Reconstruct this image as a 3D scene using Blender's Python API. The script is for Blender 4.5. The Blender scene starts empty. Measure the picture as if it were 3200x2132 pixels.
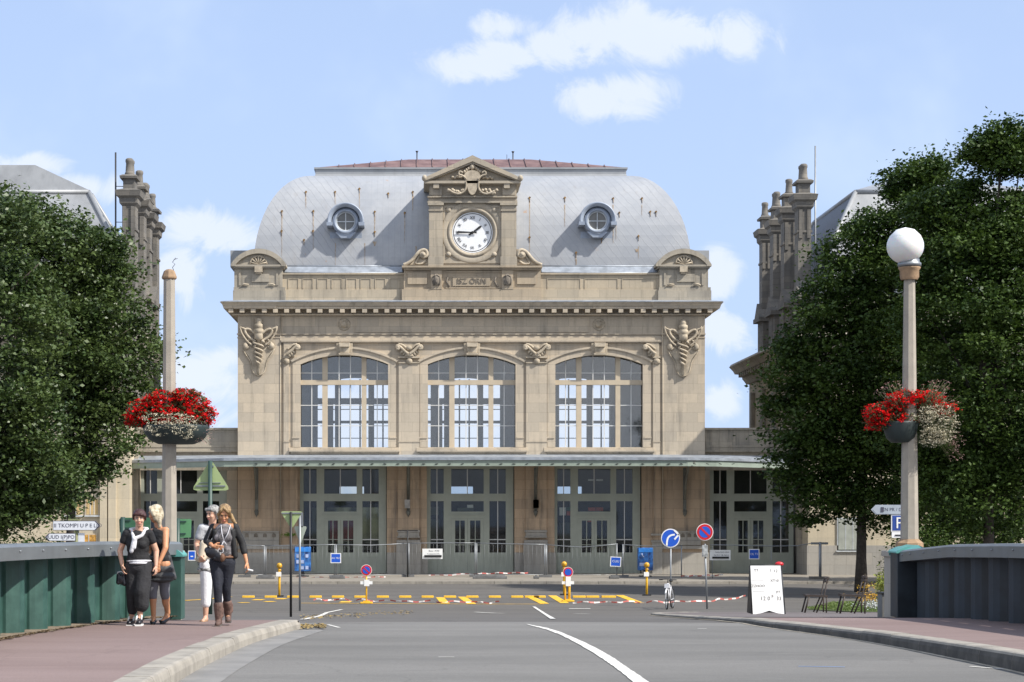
import bpy, bmesh, math, random
import numpy as np
from mathutils import Vector, Matrix, Euler
from mathutils.geometry import tessellate_polygon
R = math.radians
random.seed(7); RNG = np.random.default_rng(7)
SC = bpy.context.scene
COL = SC.collection

# ------------------------------------------------------------------ camera
F0, CX, HY, ZC = 6222.0, 1300.0, 1608.0, 3.2      # measured on the 3200 px wide photograph
cam = bpy.data.cameras.new('camera'); camo = bpy.data.objects.new('camera', cam); COL.objects.link(camo)
camo.location = (0, 0, ZC); camo.rotation_euler = (R(90), 0, 0)
cam.sensor_width = 36; cam.lens = F0 / 3200 * 36
cam.shift_x = (1600 - CX) / 3200; cam.shift_y = (HY - 1066) / 3200
cam.clip_start = 0.5; cam.clip_end = 6000
SC.camera = camo
SC.view_settings.view_transform = 'Standard'; SC.view_settings.look = 'None'
SC.view_settings.gamma = 1; SC.view_settings.exposure = 0.55
SC.view_settings.use_curve_mapping = False

# ------------------------------------------------------------------ sky, clouds and sun
SUN_EL, SUN_AZ = 45.0, 117.0        # azimuth measured from +Y (view direction) clockwise
w = bpy.data.worlds.new('World'); w.cycles.sampling_method = 'MANUAL'; w.cycles.sample_map_resolution = 512; SC.world = w; w.use_nodes = True
NT = w.node_tree; NT.nodes.clear()
class NB:
    """tiny node builder"""
    def __init__(s, nt): s.nt = nt
    def n(s, t, **kw):
        x = s.nt.nodes.new(t)
        for k, v in kw.items(): setattr(x, k, v)
        return x
    def inp(s, sock, v):
        if hasattr(v, 'is_output') or isinstance(v, bpy.types.NodeSocket): s.nt.links.new(v, sock)
        else: sock.default_value = v
    def m(s, op, a, b=None, c=None, clamp=False):
        x = s.n('ShaderNodeMath', operation=op, use_clamp=clamp)
        s.inp(x.inputs[0], a)
        if b is not None: s.inp(x.inputs[1], b)
        if c is not None: s.inp(x.inputs[2], c)
        return x.outputs[0]
    def mr(s, v, a, b, c=0.0, d=1.0, smooth=True):
        x = s.n('ShaderNodeMapRange', interpolation_type='SMOOTHSTEP' if smooth else 'LINEAR')
        s.inp(x.inputs[0], v)
        for i, q in enumerate((a, b, c, d)): s.inp(x.inputs[1 + i], q)
        return x.outputs[0]
    def mix(s, f, a, b, mode='MIX'):
        x = s.n('ShaderNodeMix', data_type='RGBA', blend_type=mode)
        s.inp(x.inputs[0], f); s.inp(x.inputs[6], a); s.inp(x.inputs[7], b)
        return x.outputs[2]
    def noise(s, vec, scale, detail=3, rough=.5, dist=0):
        x = s.n('ShaderNodeTexNoise')
        if vec is not None: s.nt.links.new(vec, x.inputs['Vector'])
        x.inputs['Scale'].default_value = scale; x.inputs['Detail'].default_value = detail
        x.inputs['Roughness'].default_value = rough; x.inputs['Distortion'].default_value = dist
        return x.outputs['Fac']
nb = NB(NT)
sky = nb.n('ShaderNodeTexSky', sky_type='NISHITA'); sky.sun_disc = False
sky.sun_elevation = R(SUN_EL); sky.sun_rotation = R(SUN_AZ)
sky.air_density = 1.0; sky.dust_density = 0.6; sky.ozone_density = 2.2
tc = nb.n('ShaderNodeTexCoord'); sep = nb.n('ShaderNodeSeparateXYZ'); NT.links.new(tc.outputs['Generated'], sep.inputs[0])
dy = nb.m('MAXIMUM', sep.outputs[1], .05)
u = nb.m('DIVIDE', sep.outputs[0], dy); v = nb.m('DIVIDE', sep.outputs[2], dy)
LOBES = [(1500,205,165,50),(1600,165,150,60),(1580,85,110,58),(1700,150,190,62),(1850,110,150,80),(1985,60,60,62),(2010,120,170,85),
         (2180,115,190,62),(2290,120,95,72),(1870,310,150,60),(1980,290,130,68),
         (590,720,120,66),(700,735,130,62),(560,850,90,110),(620,1180,150,90),(560,1290,130,60),(700,1120,60,40),
         (1080,1330,290,190),(1480,1310,290,190),(1880,1320,260,180),(2240,860,70,90),(2230,1040,110,60),(2260,1255,60,60),(110,515,120,42),(250,590,130,50),(-400,345,10,7)]
acc = None
for (x, y, a, b) in LOBES:
    uu = (x - CX) / F0; vv = (HY - y) / F0; a /= F0; b /= F0
    p = nb.m('MULTIPLY', nb.m('SUBTRACT', u, uu), 1 / a); q = nb.m('MULTIPLY', nb.m('SUBTRACT', v, vv), 1 / b)
    d = nb.m('SUBTRACT', 1.0, nb.m('SQRT', nb.m('ADD', nb.m('MULTIPLY', p, p), nb.m('MULTIPLY', q, q))))
    acc = d if acc is None else nb.m('MAXIMUM', acc, d)
cmb = nb.n('ShaderNodeCombineXYZ'); NT.links.new(u, cmb.inputs[0]); NT.links.new(v, cmb.inputs[1])
n1 = nb.noise(cmb.outputs[0], 30, 9, .66, .9); n2 = nb.noise(cmb.outputs[0], 9, 4, .55)
acc = nb.m('ADD', nb.m('ADD', acc, .24), nb.m('MULTIPLY', nb.m('SUBTRACT', n1, .5), 3.0))
cl = nb.mr(acc, -.08, .8)
thin = nb.mr(n2, .44, .78, 0, .42)
low = nb.mr(v, .0, .3, .58, .30, smooth=False)
base = nb.mix(1.0, sky.outputs[0], (1.5, 1.42, 1.42, 1), 'MULTIPLY')
base = nb.mix(nb.m('ADD', low, .40), base, (5.9, 7.7, 11.4, 1))
base = nb.mix(thin, base, (8.2, 9.6, 11.6, 1))
base = nb.mix(nb.m('MULTIPLY', cl, .74), base, (9.5, 10.1, 11.2, 1))
n3 = nb.noise(tc.outputs['Generated'], 2.2, 5, .6)
bk = nb.m('MULTIPLY', nb.mr(sep.outputs[1], .05, -.25), nb.m('MULTIPLY', nb.mr(n3, .38, .58), nb.mr(sep.outputs[2], -.02, .08)))
base = nb.mix(nb.m('MULTIPLY', bk, .7), base, (13.0, 12.8, 12.6, 1))  # extra bright clouds behind the camera, added to fill the shaded front
bg = nb.n('ShaderNodeBackground'); bg.inputs[1].default_value = 0.066
NT.links.new(base, bg.inputs[0])
wo = nb.n('ShaderNodeOutputWorld'); NT.links.new(bg.outputs[0], wo.inputs[0])
sl = bpy.data.lights.new('sun', 'SUN'); sl.energy = 4.3; sl.angle = R(1.0); sl.color = (1, .95, .87)
so = bpy.data.objects.new('sun', sl); COL.objects.link(so); so.location = (60, -40, 80)
sd = Vector((math.sin(R(SUN_AZ)) * math.cos(R(SUN_EL)), math.cos(R(SUN_AZ)) * math.cos(R(SUN_EL)), math.sin(R(SUN_EL))))
so.rotation_euler = sd.to_track_quat('Z', 'Y').to_euler()

# ------------------------------------------------------------------ coordinates
def at(px, py, Y): return Vector(((px - CX) * Y / F0, Y, ZC + (HY - py) * Y / F0))
PROF = [(-500, 1.55), (28, 1.55), (30.5, 1.53), (33, 1.44), (40, 1.117), (50, .653), (60, .22), (67, 0), (72, 0), (5000, 0)]
def prof(Y):
    for (a, za), (b, zb) in zip(PROF, PROF[1:]):
        if Y <= b: return za + (zb - za) * (Y - a) / (b - a)
    return 0.0
def G(px, py, lift=lambda Y: 0.0):
    """pixel to the point where its ray meets the ground"""
    best = None; Y = 15.0
    while Y < 140:
        if HY + (ZC - prof(Y) - lift(Y)) * F0 / Y <= py: break
        Y += .1
    return Vector(((px - CX) * Y / F0, Y, prof(Y) + lift(Y)))

# ------------------------------------------------------------------ mesh builder
class MB:
    def __init__(s): s.v = []; s.f = []; s.m = []; s.s = []; s.mi = 0
    def add(s, vs, fs, smooth=False):
        o = len(s.v); s.v += [tuple(q) for q in vs]
        for f in fs: s.f.append([i + o for i in f]); s.m.append(s.mi); s.s.append(smooth)
    def box(s, x0, x1, y0, y1, z0, z1):
        vs = [(x, y, z) for z in (z0, z1) for y in (y0, y1) for x in (x0, x1)]
        s.add(vs, [(0, 2, 3, 1), (4, 5, 7, 6), (0, 1, 5, 4), (2, 6, 7, 3), (0, 4, 6, 2), (1, 3, 7, 5)])
    def obox(s, c, sx, sy, sz, rot=None):
        rot = rot or Matrix.Identity(3)
        vs = [Vector(c) + rot @ Vector((x * sx / 2, y * sy / 2, z * sz / 2)) for z in (-1, 1) for y in (-1, 1) for x in (-1, 1)]
        s.add(vs, [(0, 2, 3, 1), (4, 5, 7, 6), (0, 1, 5, 4), (2, 6, 7, 3), (0, 4, 6, 2), (1, 3, 7, 5)])
    def bp(s, x0, x1, y0, y1, Y, d):
        """box whose front face covers these photo pixels when it stands at distance Y"""
        a = at(x0, y0, Y); b = at(x1, y1, Y); s.box(a.x, b.x, Y, Y + d, b.z, a.z)
    def prism(s, outer, holes, y0, y1):
        loops = [list(outer)] + [list(h) for h in holes]
        tris = tessellate_polygon([[Vector((x, z, 0)) for x, z in l] for l in loops])
        flat = [p for l in loops for p in l]; n = len(flat)
        vs = [(x, y0, z) for x, z in flat] + [(x, y1, z) for x, z in flat]
        fs = []
        for t in tris:
            a, b, c = [flat[i] for i in t]
            ar = (b[0] - a[0]) * (c[1] - a[1]) - (b[1] - a[1]) * (c[0] - a[0])
            if abs(ar) < 1e-9: continue
            t = tuple(t) if ar > 0 else tuple(t)[::-1]
            fs.append(t); fs.append(tuple(i + n for i in t[::-1]))
        o = 0
        for k, l in enumerate(loops):
            m = len(l)
            area = sum(l[i][0] * l[(i + 1) % m][1] - l[(i + 1) % m][0] * l[i][1] for i in range(m))
            for i in range(m):
                a, b = o + i, o + (i + 1) % m
                q = (a, a + n, b + n, b) if (area > 0) == (k == 0) else (a, b, b + n, a + n)
                fs.append(q)
            o += m
        s.add(vs, fs)
    def pp(s, outer, holes, Y, d):
        cv = lambda l: [(at(x, y, Y).x, at(x, y, Y).z) for x, y in l]
        s.prism(cv(outer), [cv(h) for h in holes], Y, Y + d)
    def tube(s, path, r, n=8, cap=True, smooth=True, up=None):
        P = [Vector(p) for p in path]; k = len(P)
        rr = [r] * k if not isinstance(r, (list, tuple)) else list(r)
        vs = []; prev = None
        for i in range(k):
            t = (P[min(i + 1, k - 1)] - P[max(i - 1, 0)])
            t = t.normalized() if t.length > 1e-9 else Vector((0, 0, 1))
            if prev is None:
                a = Vector((0, 0, 1)) if abs(t.z) < .9 else Vector((0, -1, 0))
                if up: a = Vector(up)
                e = (a - t * a.dot(t)).normalized()
            else: e = (prev - t * prev.dot(t)).normalized()
            prev = e; g = t.cross(e)
            for j in range(n):
                th = 2 * math.pi * (j + .5) / n
                vs.append(P[i] + (e * math.cos(th) + g * math.sin(th)) * rr[i])
        fs = [(i * n + j, i * n + (j + 1) % n, (i + 1) * n + (j + 1) % n, (i + 1) * n + j) for i in range(k - 1) for j in range(n)]
        s.add(vs, fs, smooth)
        if cap:
            o = len(s.v) - len(vs)
            s.f.append([o + j for j in range(n)][::-1]); s.m.append(s.mi); s.s.append(False)
            s.f.append([o + (k - 1) * n + j for j in range(n)]); s.m.append(s.mi); s.s.append(False)
    def lathe(s, prof, c, n=24, axis='z', smooth=True, a0=0, a1=360):
        full = abs(a1 - a0) >= 360; c = Vector(c); vs = []
        m = n if full else n + 1
        for r, h in prof:
            for j in range(m):
                th = R(a0 + (a1 - a0) * j / n)
                if axis == 'z': vs.append(c + Vector((r * math.cos(th), r * math.sin(th), h)))
                else: vs.append(c + Vector((r * math.cos(th), h, r * math.sin(th))))
        fs = []
        for i in range(len(prof) - 1):
            for j in range(n):
                a, b = i * m + j, i * m + (j + 1) % m
                q = (a, b, b + m, a + m)
                fs.append(q if axis == 'z' else q[::-1])
        s.add(vs, fs, smooth)
    def ell(s, c, r, nu=12, nv=8, rot=None):
        rot = rot or Matrix.Identity(3); c = Vector(c); vs = []
        for i in range(nv + 1):
            ph = math.pi * i / nv
            for j in range(nu):
                th = 2 * math.pi * j / nu
                vs.append(c + rot @ Vector((r[0] * math.sin(ph) * math.cos(th), r[1] * math.sin(ph) * math.sin(th), -r[2] * math.cos(ph))))
        fs = [(i * nu + j, i * nu + (j + 1) % nu, (i + 1) * nu + (j + 1) % nu, (i + 1) * nu + j) for i in range(nv) for j in range(nu)]
        s.add(vs, fs, True)
    def text(s, body, size, org, right=(1, 0, 0), up=(0, 0, 1), ext=.004, align='CENTER'):
        cu = bpy.data.curves.new('t', 'FONT'); cu.body = body; cu.size = size; cu.extrude = ext; cu.align_x = align; cu.align_y = 'CENTER'
        cu.resolution_u = 3
        ob = bpy.data.objects.new('t', cu); COL.objects.link(ob)
        dg = bpy.context.evaluated_depsgraph_get(); me = ob.evaluated_get(dg).to_mesh()
        r_ = Vector(right).normalized(); u_ = Vector(up).normalized(); n_ = r_.cross(u_); org = Vector(org)
        s.add([org + r_ * q.co.x + u_ * q.co.y + n_ * q.co.z for q in me.vertices], [tuple(p.vertices) for p in me.polygons])
        ob.evaluated_get(dg).to_mesh_clear(); bpy.data.objects.remove(ob); bpy.data.curves.remove(cu)
    def build(s, name, mats, parent=None, origin=None, bevel=0):
        if not isinstance(mats, (list, tuple)): mats = [mats]
        o = worldloc(parent) if parent else (Vector(origin) if origin is not None else Vector((0, 0, 0)))
        me = bpy.data.meshes.new(name)
        me.from_pydata([(x - o.x, y - o.y, z - o.z) for x, y, z in s.v], [], s.f)
        for m in mats: me.materials.append(m)
        me.polygons.foreach_set('material_index', s.m); me.polygons.foreach_set('use_smooth', s.s)
        me.update()
        ob = bpy.data.objects.new(name, me); COL.objects.link(ob)
        if parent: ob.parent = parent
        else: ob.location = o
        if bevel:
            b = ob.modifiers.new('b', 'BEVEL'); b.width = bevel; b.segments = 2; b.limit_method = 'ANGLE'; b.angle_limit = R(40)
        return ob
def worldloc(o):
    v = Vector((0, 0, 0))
    while o: v += o.location; o = o.parent
    return v
def tag(o, label, cat=None, group=None, kind=None):
    if label: o['label'] = label
    if cat: o['category'] = cat
    if group: o['group'] = group
    if kind: o['kind'] = kind
    return o
def struct(o): o['kind'] = 'structure'; return o
def empty(name, loc, label=None, cat=None, group=None):
    o = bpy.data.objects.new(name, None); COL.objects.link(o); o.location = loc; o.empty_display_size = .2
    return tag(o, label, cat, group)
def copy_tree(o, parent=None, loc=None, label=None, add=None):
    c = o.copy(); COL.objects.link(c); c.parent = parent
    if loc is not None: c.location = loc
    if add is not None: c.location = o.location + Vector(add)
    if label: c['label'] = label
    for ch in [q for q in bpy.data.objects if q.parent == o]: copy_tree(ch, c)
    return c

# ------------------------------------------------------------------ materials
def mat(name, col, rough=.7, metal=0, var=.12, scale=2.5, bump=0.0, bscale=40, col2=None, spec=.5, coat=0, streak=0.0):
    m = bpy.data.materials.new(name); m.use_nodes = True; nt = m.node_tree; b = NB(nt)
    P = nt.nodes['Principled BSDF']; c = b.n('ShaderNodeTexCoord').outputs['Object']
    f = b.noise(c, scale, 5, .6)
    lo = tuple(x * (1 - var) for x in col) + (1,); hi = tuple(min(1, x * (1 + var)) for x in col) + (1,)
    if col2: hi = tuple(col2) + (1,)
    o = b.mix(b.mr(f, .3, .7), lo, hi)
    if streak:
        mp = b.n('ShaderNodeMapping'); mp.inputs['Scale'].default_value = (6, 6, .35); nt.links.new(c, mp.inputs[0])
        st = b.mr(b.noise(mp.outputs[0], 1.0, 4, .6), .48, .75, 0, streak)
        o = b.mix(st, o, tuple(x * .45 for x in col) + (1,))
    b.inp(P.inputs['Base Color'], o); b.inp(P.inputs['Roughness'], b.mr(f, .2, .8, rough * .88, min(1, rough * 1.1)))
    P.inputs['Metallic'].default_value = metal; P.inputs['Specular IOR Level'].default_value = spec
    if coat: P.inputs['Coat Weight'].default_value = coat
    if bump:
        bp = b.n('ShaderNodeBump'); bp.inputs['Strength'].default_value = bump; bp.inputs['Distance'].default_value = .02
        nt.links.new(b.noise(c, bscale, 4, .65), bp.inputs['Height']); nt.links.new(bp.outputs[0], P.inputs['Normal'])
    return m
def stone(name, col, dirt=.35, bw=1.1, bh=.5, joint=.35, var=.13, dscale=.5):
    m = bpy.data.materials.new(name); m.use_nodes = True; nt = m.node_tree; b = NB(nt)
    P = nt.nodes['Principled BSDF']; g = b.n('ShaderNodeNewGeometry').outputs['Position']
    se = b.n('ShaderNodeSeparateXYZ'); nt.links.new(g, se.inputs[0])
    cb = b.n('ShaderNodeCombineXYZ'); nt.links.new(b.m('ADD', se.outputs[0], se.outputs[1]), cb.inputs[0]); nt.links.new(se.outputs[2], cb.inputs[1])
    br = b.n('ShaderNodeTexBrick'); nt.links.new(cb.outputs[0], br.inputs['Vector'])
    br.inputs['Scale'].default_value = 1; br.inputs['Brick Width'].default_value = bw; br.inputs['Row Height'].default_value = bh
    br.inputs['Mortar Size'].default_value = .008; br.inputs['Mortar Smooth'].default_value = .4
    br.inputs['Color1'].default_value = tuple(x * (1 - var * .7) for x in col) + (1,)
    br.inputs['Color2'].default_value = (min(1, col[0] * (1 + var * .7)), min(1, col[1] * (1 + var * .5)), col[2] * (1 + var * .2), 1)
    br.inputs['Mortar'].default_value = tuple(x * (1 - joint) for x in col) + (1,)
    big = b.noise(g, dscale, 5, .6); fine = b.noise(g, 9, 6, .65)
    o = b.mix(b.mr(fine, .3, .7, 0, .22), br.outputs['Color'], tuple(x * .72 for x in col) + (1,))
    mp = b.n('ShaderNodeMapping'); mp.inputs['Scale'].default_value = (3.2, 3.2, .22); nt.links.new(g, mp.inputs[0])
    st = b.m('MULTIPLY', b.mr(b.noise(mp.outputs[0], 1.0, 5, .65), .45, .8), b.mr(big, .35, .65, .25, 1))
    o = b.mix(b.m('MULTIPLY', st, dirt * 1.3), o, (.10, .095, .085, 1))
    o = b.mix(b.m('MULTIPLY', b.mr(big, .5, .75), dirt * .6), o, tuple(x * .6 for x in (col[0] * .9, col[1] * .93, col[2])) + (1,))
    b.inp(P.inputs['Base Color'], o); P.inputs['Roughness'].default_value = .88; P.inputs['Specular IOR Level'].default_value = .25
    bp = b.n('ShaderNodeBump'); bp.inputs['Strength'].default_value = .35; bp.inputs['Distance'].default_value = .02
    hh = b.m('SUBTRACT', b.m('MULTIPLY', fine, .8), b.m('MULTIPLY', br.outputs['Fac'], .9)); nt.links.new(hh, bp.inputs['Height']); nt.links.new(bp.outputs[0], P.inputs['Normal'])
    return m
M_ST = stone('facade_stone', (.50, .435, .345), dirt=.5, var=.15)
M_SG = stone('weathered_stone', (.38, .345, .285), dirt=.85, dscale=.9)
M_SL = stone('shaded_pier_stone', (.50, .38, .27), dirt=.8, var=.16)
M_PL = stone('grey_plinth_stone', (.37, .355, .325), dirt=.5, bw=1.3, bh=.62)
M_TW = stone('tower_stone', (.42, .37, .295), dirt=.5, bw=1.4, bh=.45)
M_WG = stone('wing_stone', (.42, .365, .285), dirt=.6)
M_CH = stone('chimney_stone', (.19, .18, .165), dirt=.9, bw=.8, bh=.33, joint=.5, var=.25)
M_CR = stone('cream_render', (.52, .46, .35), dirt=.3, bw=2.5, bh=1.0, joint=.15)
M_ORN = mat('carved_stone', (.41, .35, .265), .9, var=.3, scale=3, bump=.4, bscale=25)
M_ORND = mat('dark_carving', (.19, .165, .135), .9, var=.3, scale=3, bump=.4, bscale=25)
M_LED = mat('lead_flashing', (.30, .33, .37), .5, metal=.3, var=.2)
M_RED = mat('oxidised_copper_roof', (.16, .085, .078), .7, var=.3, scale=1.3, col2=(.21, .13, .12), streak=.3)
M_SLATE = mat('slate', (.12, .125, .14), .6, var=.2, scale=3, bump=.3)
M_ZN2 = mat('pale_zinc', (.29, .30, .31), .5, metal=.2, var=.12, scale=.8, streak=.2)
M_GRN = mat('grey_green_paint', (.36, .385, .325), .55, var=.08, scale=1.2, streak=.1)
M_GRN2 = mat('canopy_green_paint', (.27, .32, .27), .55, var=.12, scale=1.2, streak=.2)
M_CREAM = mat('cream_window_paint', (.50, .42, .31), .7, var=.06)
M_WHITEB = mat('white_glazing_bar', (.6, .6, .58), .6, var=.05)
M_DKIRON = mat('dark_iron', (.035, .035, .035), .5, var=.2)
M_GALV = mat('galvanised_steel', (.26, .275, .29), .45, metal=.6, var=.12)
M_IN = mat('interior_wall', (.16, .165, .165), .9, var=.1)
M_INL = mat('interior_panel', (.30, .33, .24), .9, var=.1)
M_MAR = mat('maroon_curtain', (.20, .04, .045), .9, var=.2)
M_WH = mat('white_enamel', (.80, .80, .78), .4, var=.03)
M_BK = mat('black_paint', (.012, .012, .013), .5, var=.1)
M_BLU = mat('sign_blue', (.01, .09, .52), .4, var=.05)
M_BLD = mat('blue_booth_plastic', (.02, .06, .30), .4, var=.6, scale=4, col2=(.05, .22, .60))
M_REDS = mat('sign_red', (.55, .012, .02), .4, var=.06)
M_YEL = mat('yellow_paint', (.75, .42, .02), .5, var=.12, scale=6)
M_LAMPC = mat('lamp_concrete', (.34, .305, .255), .85, var=.1, scale=4, bump=.25, bscale=90, streak=.25)
M_BRN = mat('brown_cap_stone', (.30, .20, .12), .85, var=.25, scale=6, bump=.3)
M_SGN = mat('sign_back_green', (.31, .39, .18), .5, var=.08, streak=.12)
M_DGR = mat('dark_green_post', (.025, .06, .05), .45, var=.15)
M_EMR = mat('emerald_panel', (.035, .115, .06), .5, var=.2, scale=4)
def glassmat(name, refl, tint):
    m = bpy.data.materials.new(name); m.use_nodes = True; nt = m.node_tree; b = NB(nt); nt.nodes.clear()
    o = b.n('ShaderNodeOutputMaterial'); t = b.n('ShaderNodeBsdfTransparent'); t.inputs[0].default_value = tint
    g = b.n('ShaderNodeBsdfGlossy'); g.inputs['Roughness'].default_value = .03; g.inputs[0].default_value = (.95, .97, 1, 1)
    d = b.n('ShaderNodeBsdfDiffuse'); d.inputs[0].default_value = (.30, .31, .31, 1)
    lw = b.n('ShaderNodeLayerWeight'); lw.inputs[0].default_value = .25
    mx = b.n('ShaderNodeMixShader'); b.inp(mx.inputs[0], b.m('ADD', b.m('MULTIPLY', lw.outputs[1], .5), refl))
    nt.links.new(t.outputs[0], mx.inputs[1]); nt.links.new(g.outputs[0], mx.inputs[2])
    m2 = b.n('ShaderNodeMixShader'); m2.inputs[0].default_value = .03
    nt.links.new(mx.outputs[0], m2.inputs[1]); nt.links.new(d.outputs[0], m2.inputs[2]); nt.links.new(m2.outputs[0], o.inputs[0])
    return m
M_GL = glassmat('window_glass', .09, (.97, .98, .98, 1))
M_GLD = glassmat('door_glass', .028, (.8, .82, .80, 1))
def zincroof():
    m = bpy.data.materials.new('zinc_roof'); m.use_nodes = True; nt = m.node_tree; b = NB(nt)
    P = nt.nodes['Principled BSDF']; g = b.n('ShaderNodeNewGeometry').outputs['Position']
    se = b.n('ShaderNodeSeparateXYZ'); nt.links.new(g, se.inputs[0]); X, Y, Z = se.outputs
    dx = b.m('ABSOLUTE', b.m('SUBTRACT', X, 2.97))
    # diagonal seams on the outer thirds and beside the tower, upright seams between
    dg = b.m('ADD', b.m('MULTIPLY', X, 1.0), b.m('MULTIPLY', Z, .75)); dg2 = b.m('SUBTRACT', b.m('MULTIPLY', Z, .75), X)
    def lines(val, per, wd): return b.mr(b.m('ABSOLUTE', b.m('SUBTRACT', b.m('FRACT', b.m('DIVIDE', val, per)), .5)), 0, wd, 1, 0)
    wob = b.m('MULTIPLY', b.noise(g, .9, 3), .35)
    d1 = lines(b.m('ADD', dg, wob), .42, .085)
    v1 = lines(b.m('ADD', X, b.m('MULTIPLY', wob, .2)), .31, .05)
    k = b.mr(dx, 5.2, 6.6)
    k2 = b.m('MULTIPLY', b.mr(X, 5.5, 6.5), b.mr(X, 8.2, 9.2, 1, 0)); k = b.m('MAXIMUM', k, k2)
    n = b.noise(g, .55, 5, .6); n2 = b.noise(g, 5, 5, .7)
    L = b.m('MULTIPLY', b.m('ADD', b.m('MULTIPLY', d1, b.m('MULTIPLY', k, .36)), b.m('MULTIPLY', v1, b.m('MULTIPLY', b.m('SUBTRACT', 1.0, k), .26))), b.mr(n, .3, .6, .35, 1))
    o = b.mix(b.mr(n, .3, .7), (.31, .325, .35, 1), (.385, .395, .41, 1))
    o = b.mix(b.mr(n2, .35, .75, 0, .25), o, (.24, .26, .285, 1))
    mp = b.n('ShaderNodeMapping'); mp.inputs['Scale'].default_value = (2.2, 2.2, .22); nt.links.new(g, mp.inputs[0])
    o = b.mix(b.mr(b.noise(mp.outputs[0], 1.2, 5, .7), .55, .8, 0, .35), o, (.27, .245, .22, 1))
    o = b.mix(L, o, (.12, .13, .15, 1))
    ru = b.mr(b.noise(g, 1.6, 3, .5), .71, .76, 0, .7); o = b.mix(b.m('MULTIPLY', ru, b.mr(n2, .45, .6)), o, (.42, .22, .08, 1))
    b.inp(P.inputs['Base Color'], o); P.inputs['Roughness'].default_value = .5; P.inputs['Metallic'].default_value = .15
    bp = b.n('ShaderNodeBump'); bp.inputs['Strength'].default_value = .4; bp.inputs['Distance'].default_value = .03
    nt.links.new(L, bp.inputs['Height']); nt.links.new(bp.outputs[0], P.inputs['Normal'])
    return m
M_ZN = zincroof()
def asphalt(name, c1, c2, spk=.3, crack=.55):
    m = bpy.data.materials.new(name); m.use_nodes = True; nt = m.node_tree; b = NB(nt)
    P = nt.nodes['Principled BSDF']; g = b.n('ShaderNodeNewGeometry').outputs['Position']
    mp = b.n('ShaderNodeMapping'); mp.inputs['Scale'].default_value = (.22, 1, 1); nt.links.new(g, mp.inputs[0])
    n = b.noise(mp.outputs[0], .55, 6, .62); f = b.noise(g, 55, 3, .8); f2 = b.noise(mp.outputs[0], 3.0, 5, .7)
    o = b.mix(b.mr(n, .3, .7), tuple(c1) + (1,), tuple(c2) + (1,))
    o = b.mix(b.mr(f, .35, .65, 0, spk), o, tuple(x * .55 for x in c1) + (1,))
    o = b.mix(b.mr(f2, .55, .75, 0, .25), o, tuple(min(1, x * 1.35) for x in c2) + (1,))
    vo = b.n('ShaderNodeTexVoronoi', feature='DISTANCE_TO_EDGE'); vo.inputs['Scale'].default_value = .35
    wv = b.n('ShaderNodeVectorMath', operation='ADD'); nt.links.new(g, wv.inputs[0])
    nz = b.n('ShaderNodeTexNoise'); nz.inputs['Scale'].default_value = 1.3; nt.links.new(g, nz.inputs['Vector']); nt.links.new(nz.outputs['Color'], wv.inputs[1])
    nt.links.new(wv.outputs[0], vo.inputs['Vector'])
    ck = b.m('MULTIPLY', b.mr(vo.outputs[0], .003, .011, 1, 0), b.mr(b.noise(g, .3, 2), .5, .6, 0, crack))
    o = b.mix(ck, o, tuple(x * .35 for x in c1) + (1,))
    b.inp(P.inputs['Base Color'], o); P.inputs['Roughness'].default_value = .85; P.inputs['Specular IOR Level'].default_value = .3
    bp = b.n('ShaderNodeBump'); bp.inputs['Strength'].default_value = .5; bp.inputs['Distance'].default_value = .006
    nt.links.new(f, bp.inputs['Height']); nt.links.new(bp.outputs[0], P.inputs['Normal'])
    return m
M_AS = asphalt('plaza_asphalt', (.105, .098, .090), (.145, .135, .122), .4)
M_DK = asphalt('bridge_asphalt', (.143, .138, .128), (.205, .197, .183), .4, .18)
M_PK = asphalt('pink_asphalt', (.20, .143, .130), (.25, .185, .170), .35, .12)
M_GP = asphalt('grey_footway', (.135, .115, .110), (.17, .15, .145), .3)
M_KB = mat('kerb_granite', (.29, .265, .225), .85, var=.18, scale=3, bump=.3, bscale=60, streak=.35)
M_PV = asphalt('station_pavement', (.24, .215, .18), (.29, .265, .225), .3)
M_PAINT = mat('worn_road_paint', (.62, .60, .55), .7, var=.1, scale=5)
M_YPAINT = mat('yellow_road_paint', (.72, .42, .03), .7, var=.25, scale=4)
# ------------------------------------------------------------------ ground
YF = 103.7; PVZ = .12
def sheet(name, xs, ys, zf, m, mask=None):
    b = MB(); nx, ny = len(xs), len(ys)
    vs = [(x, y, zf(x, y)) for y in ys for x in xs]
    fs = [(j * nx + i, j * nx + i + 1, (j + 1) * nx + i + 1, (j + 1) * nx + i) for j in range(ny - 1) for i in range(nx - 1)]
    b.add(vs, fs, True); return struct(b.build(name, m))
YS = [-60, -10, 5, 12, 16, 20, 24, 26, 28, 29, 30.5, 32, 33, 34, 36, 38, 40, 43, 46, 50, 53, 56, 60, 63, 67, 69, 71, 73, 75, 80, 90, 110, 150, 300, 800, 3000]
XS = [-3000, -600, -150, -60, -30, -18, -13, -9, -6, -3, 0, 3, 6, 9, 12, 14, 18, 30, 60, 150, 600, 3000]
def gz(x, y):
    f = max(0, min(1, (abs(x - 1.5) - 11) / 5)); p = prof(y)
    return p * (1 - f * (0 if y > 45 else 1))
sheet('ground', XS, YS, lambda x, y: gz(x, y), M_AS)
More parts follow.
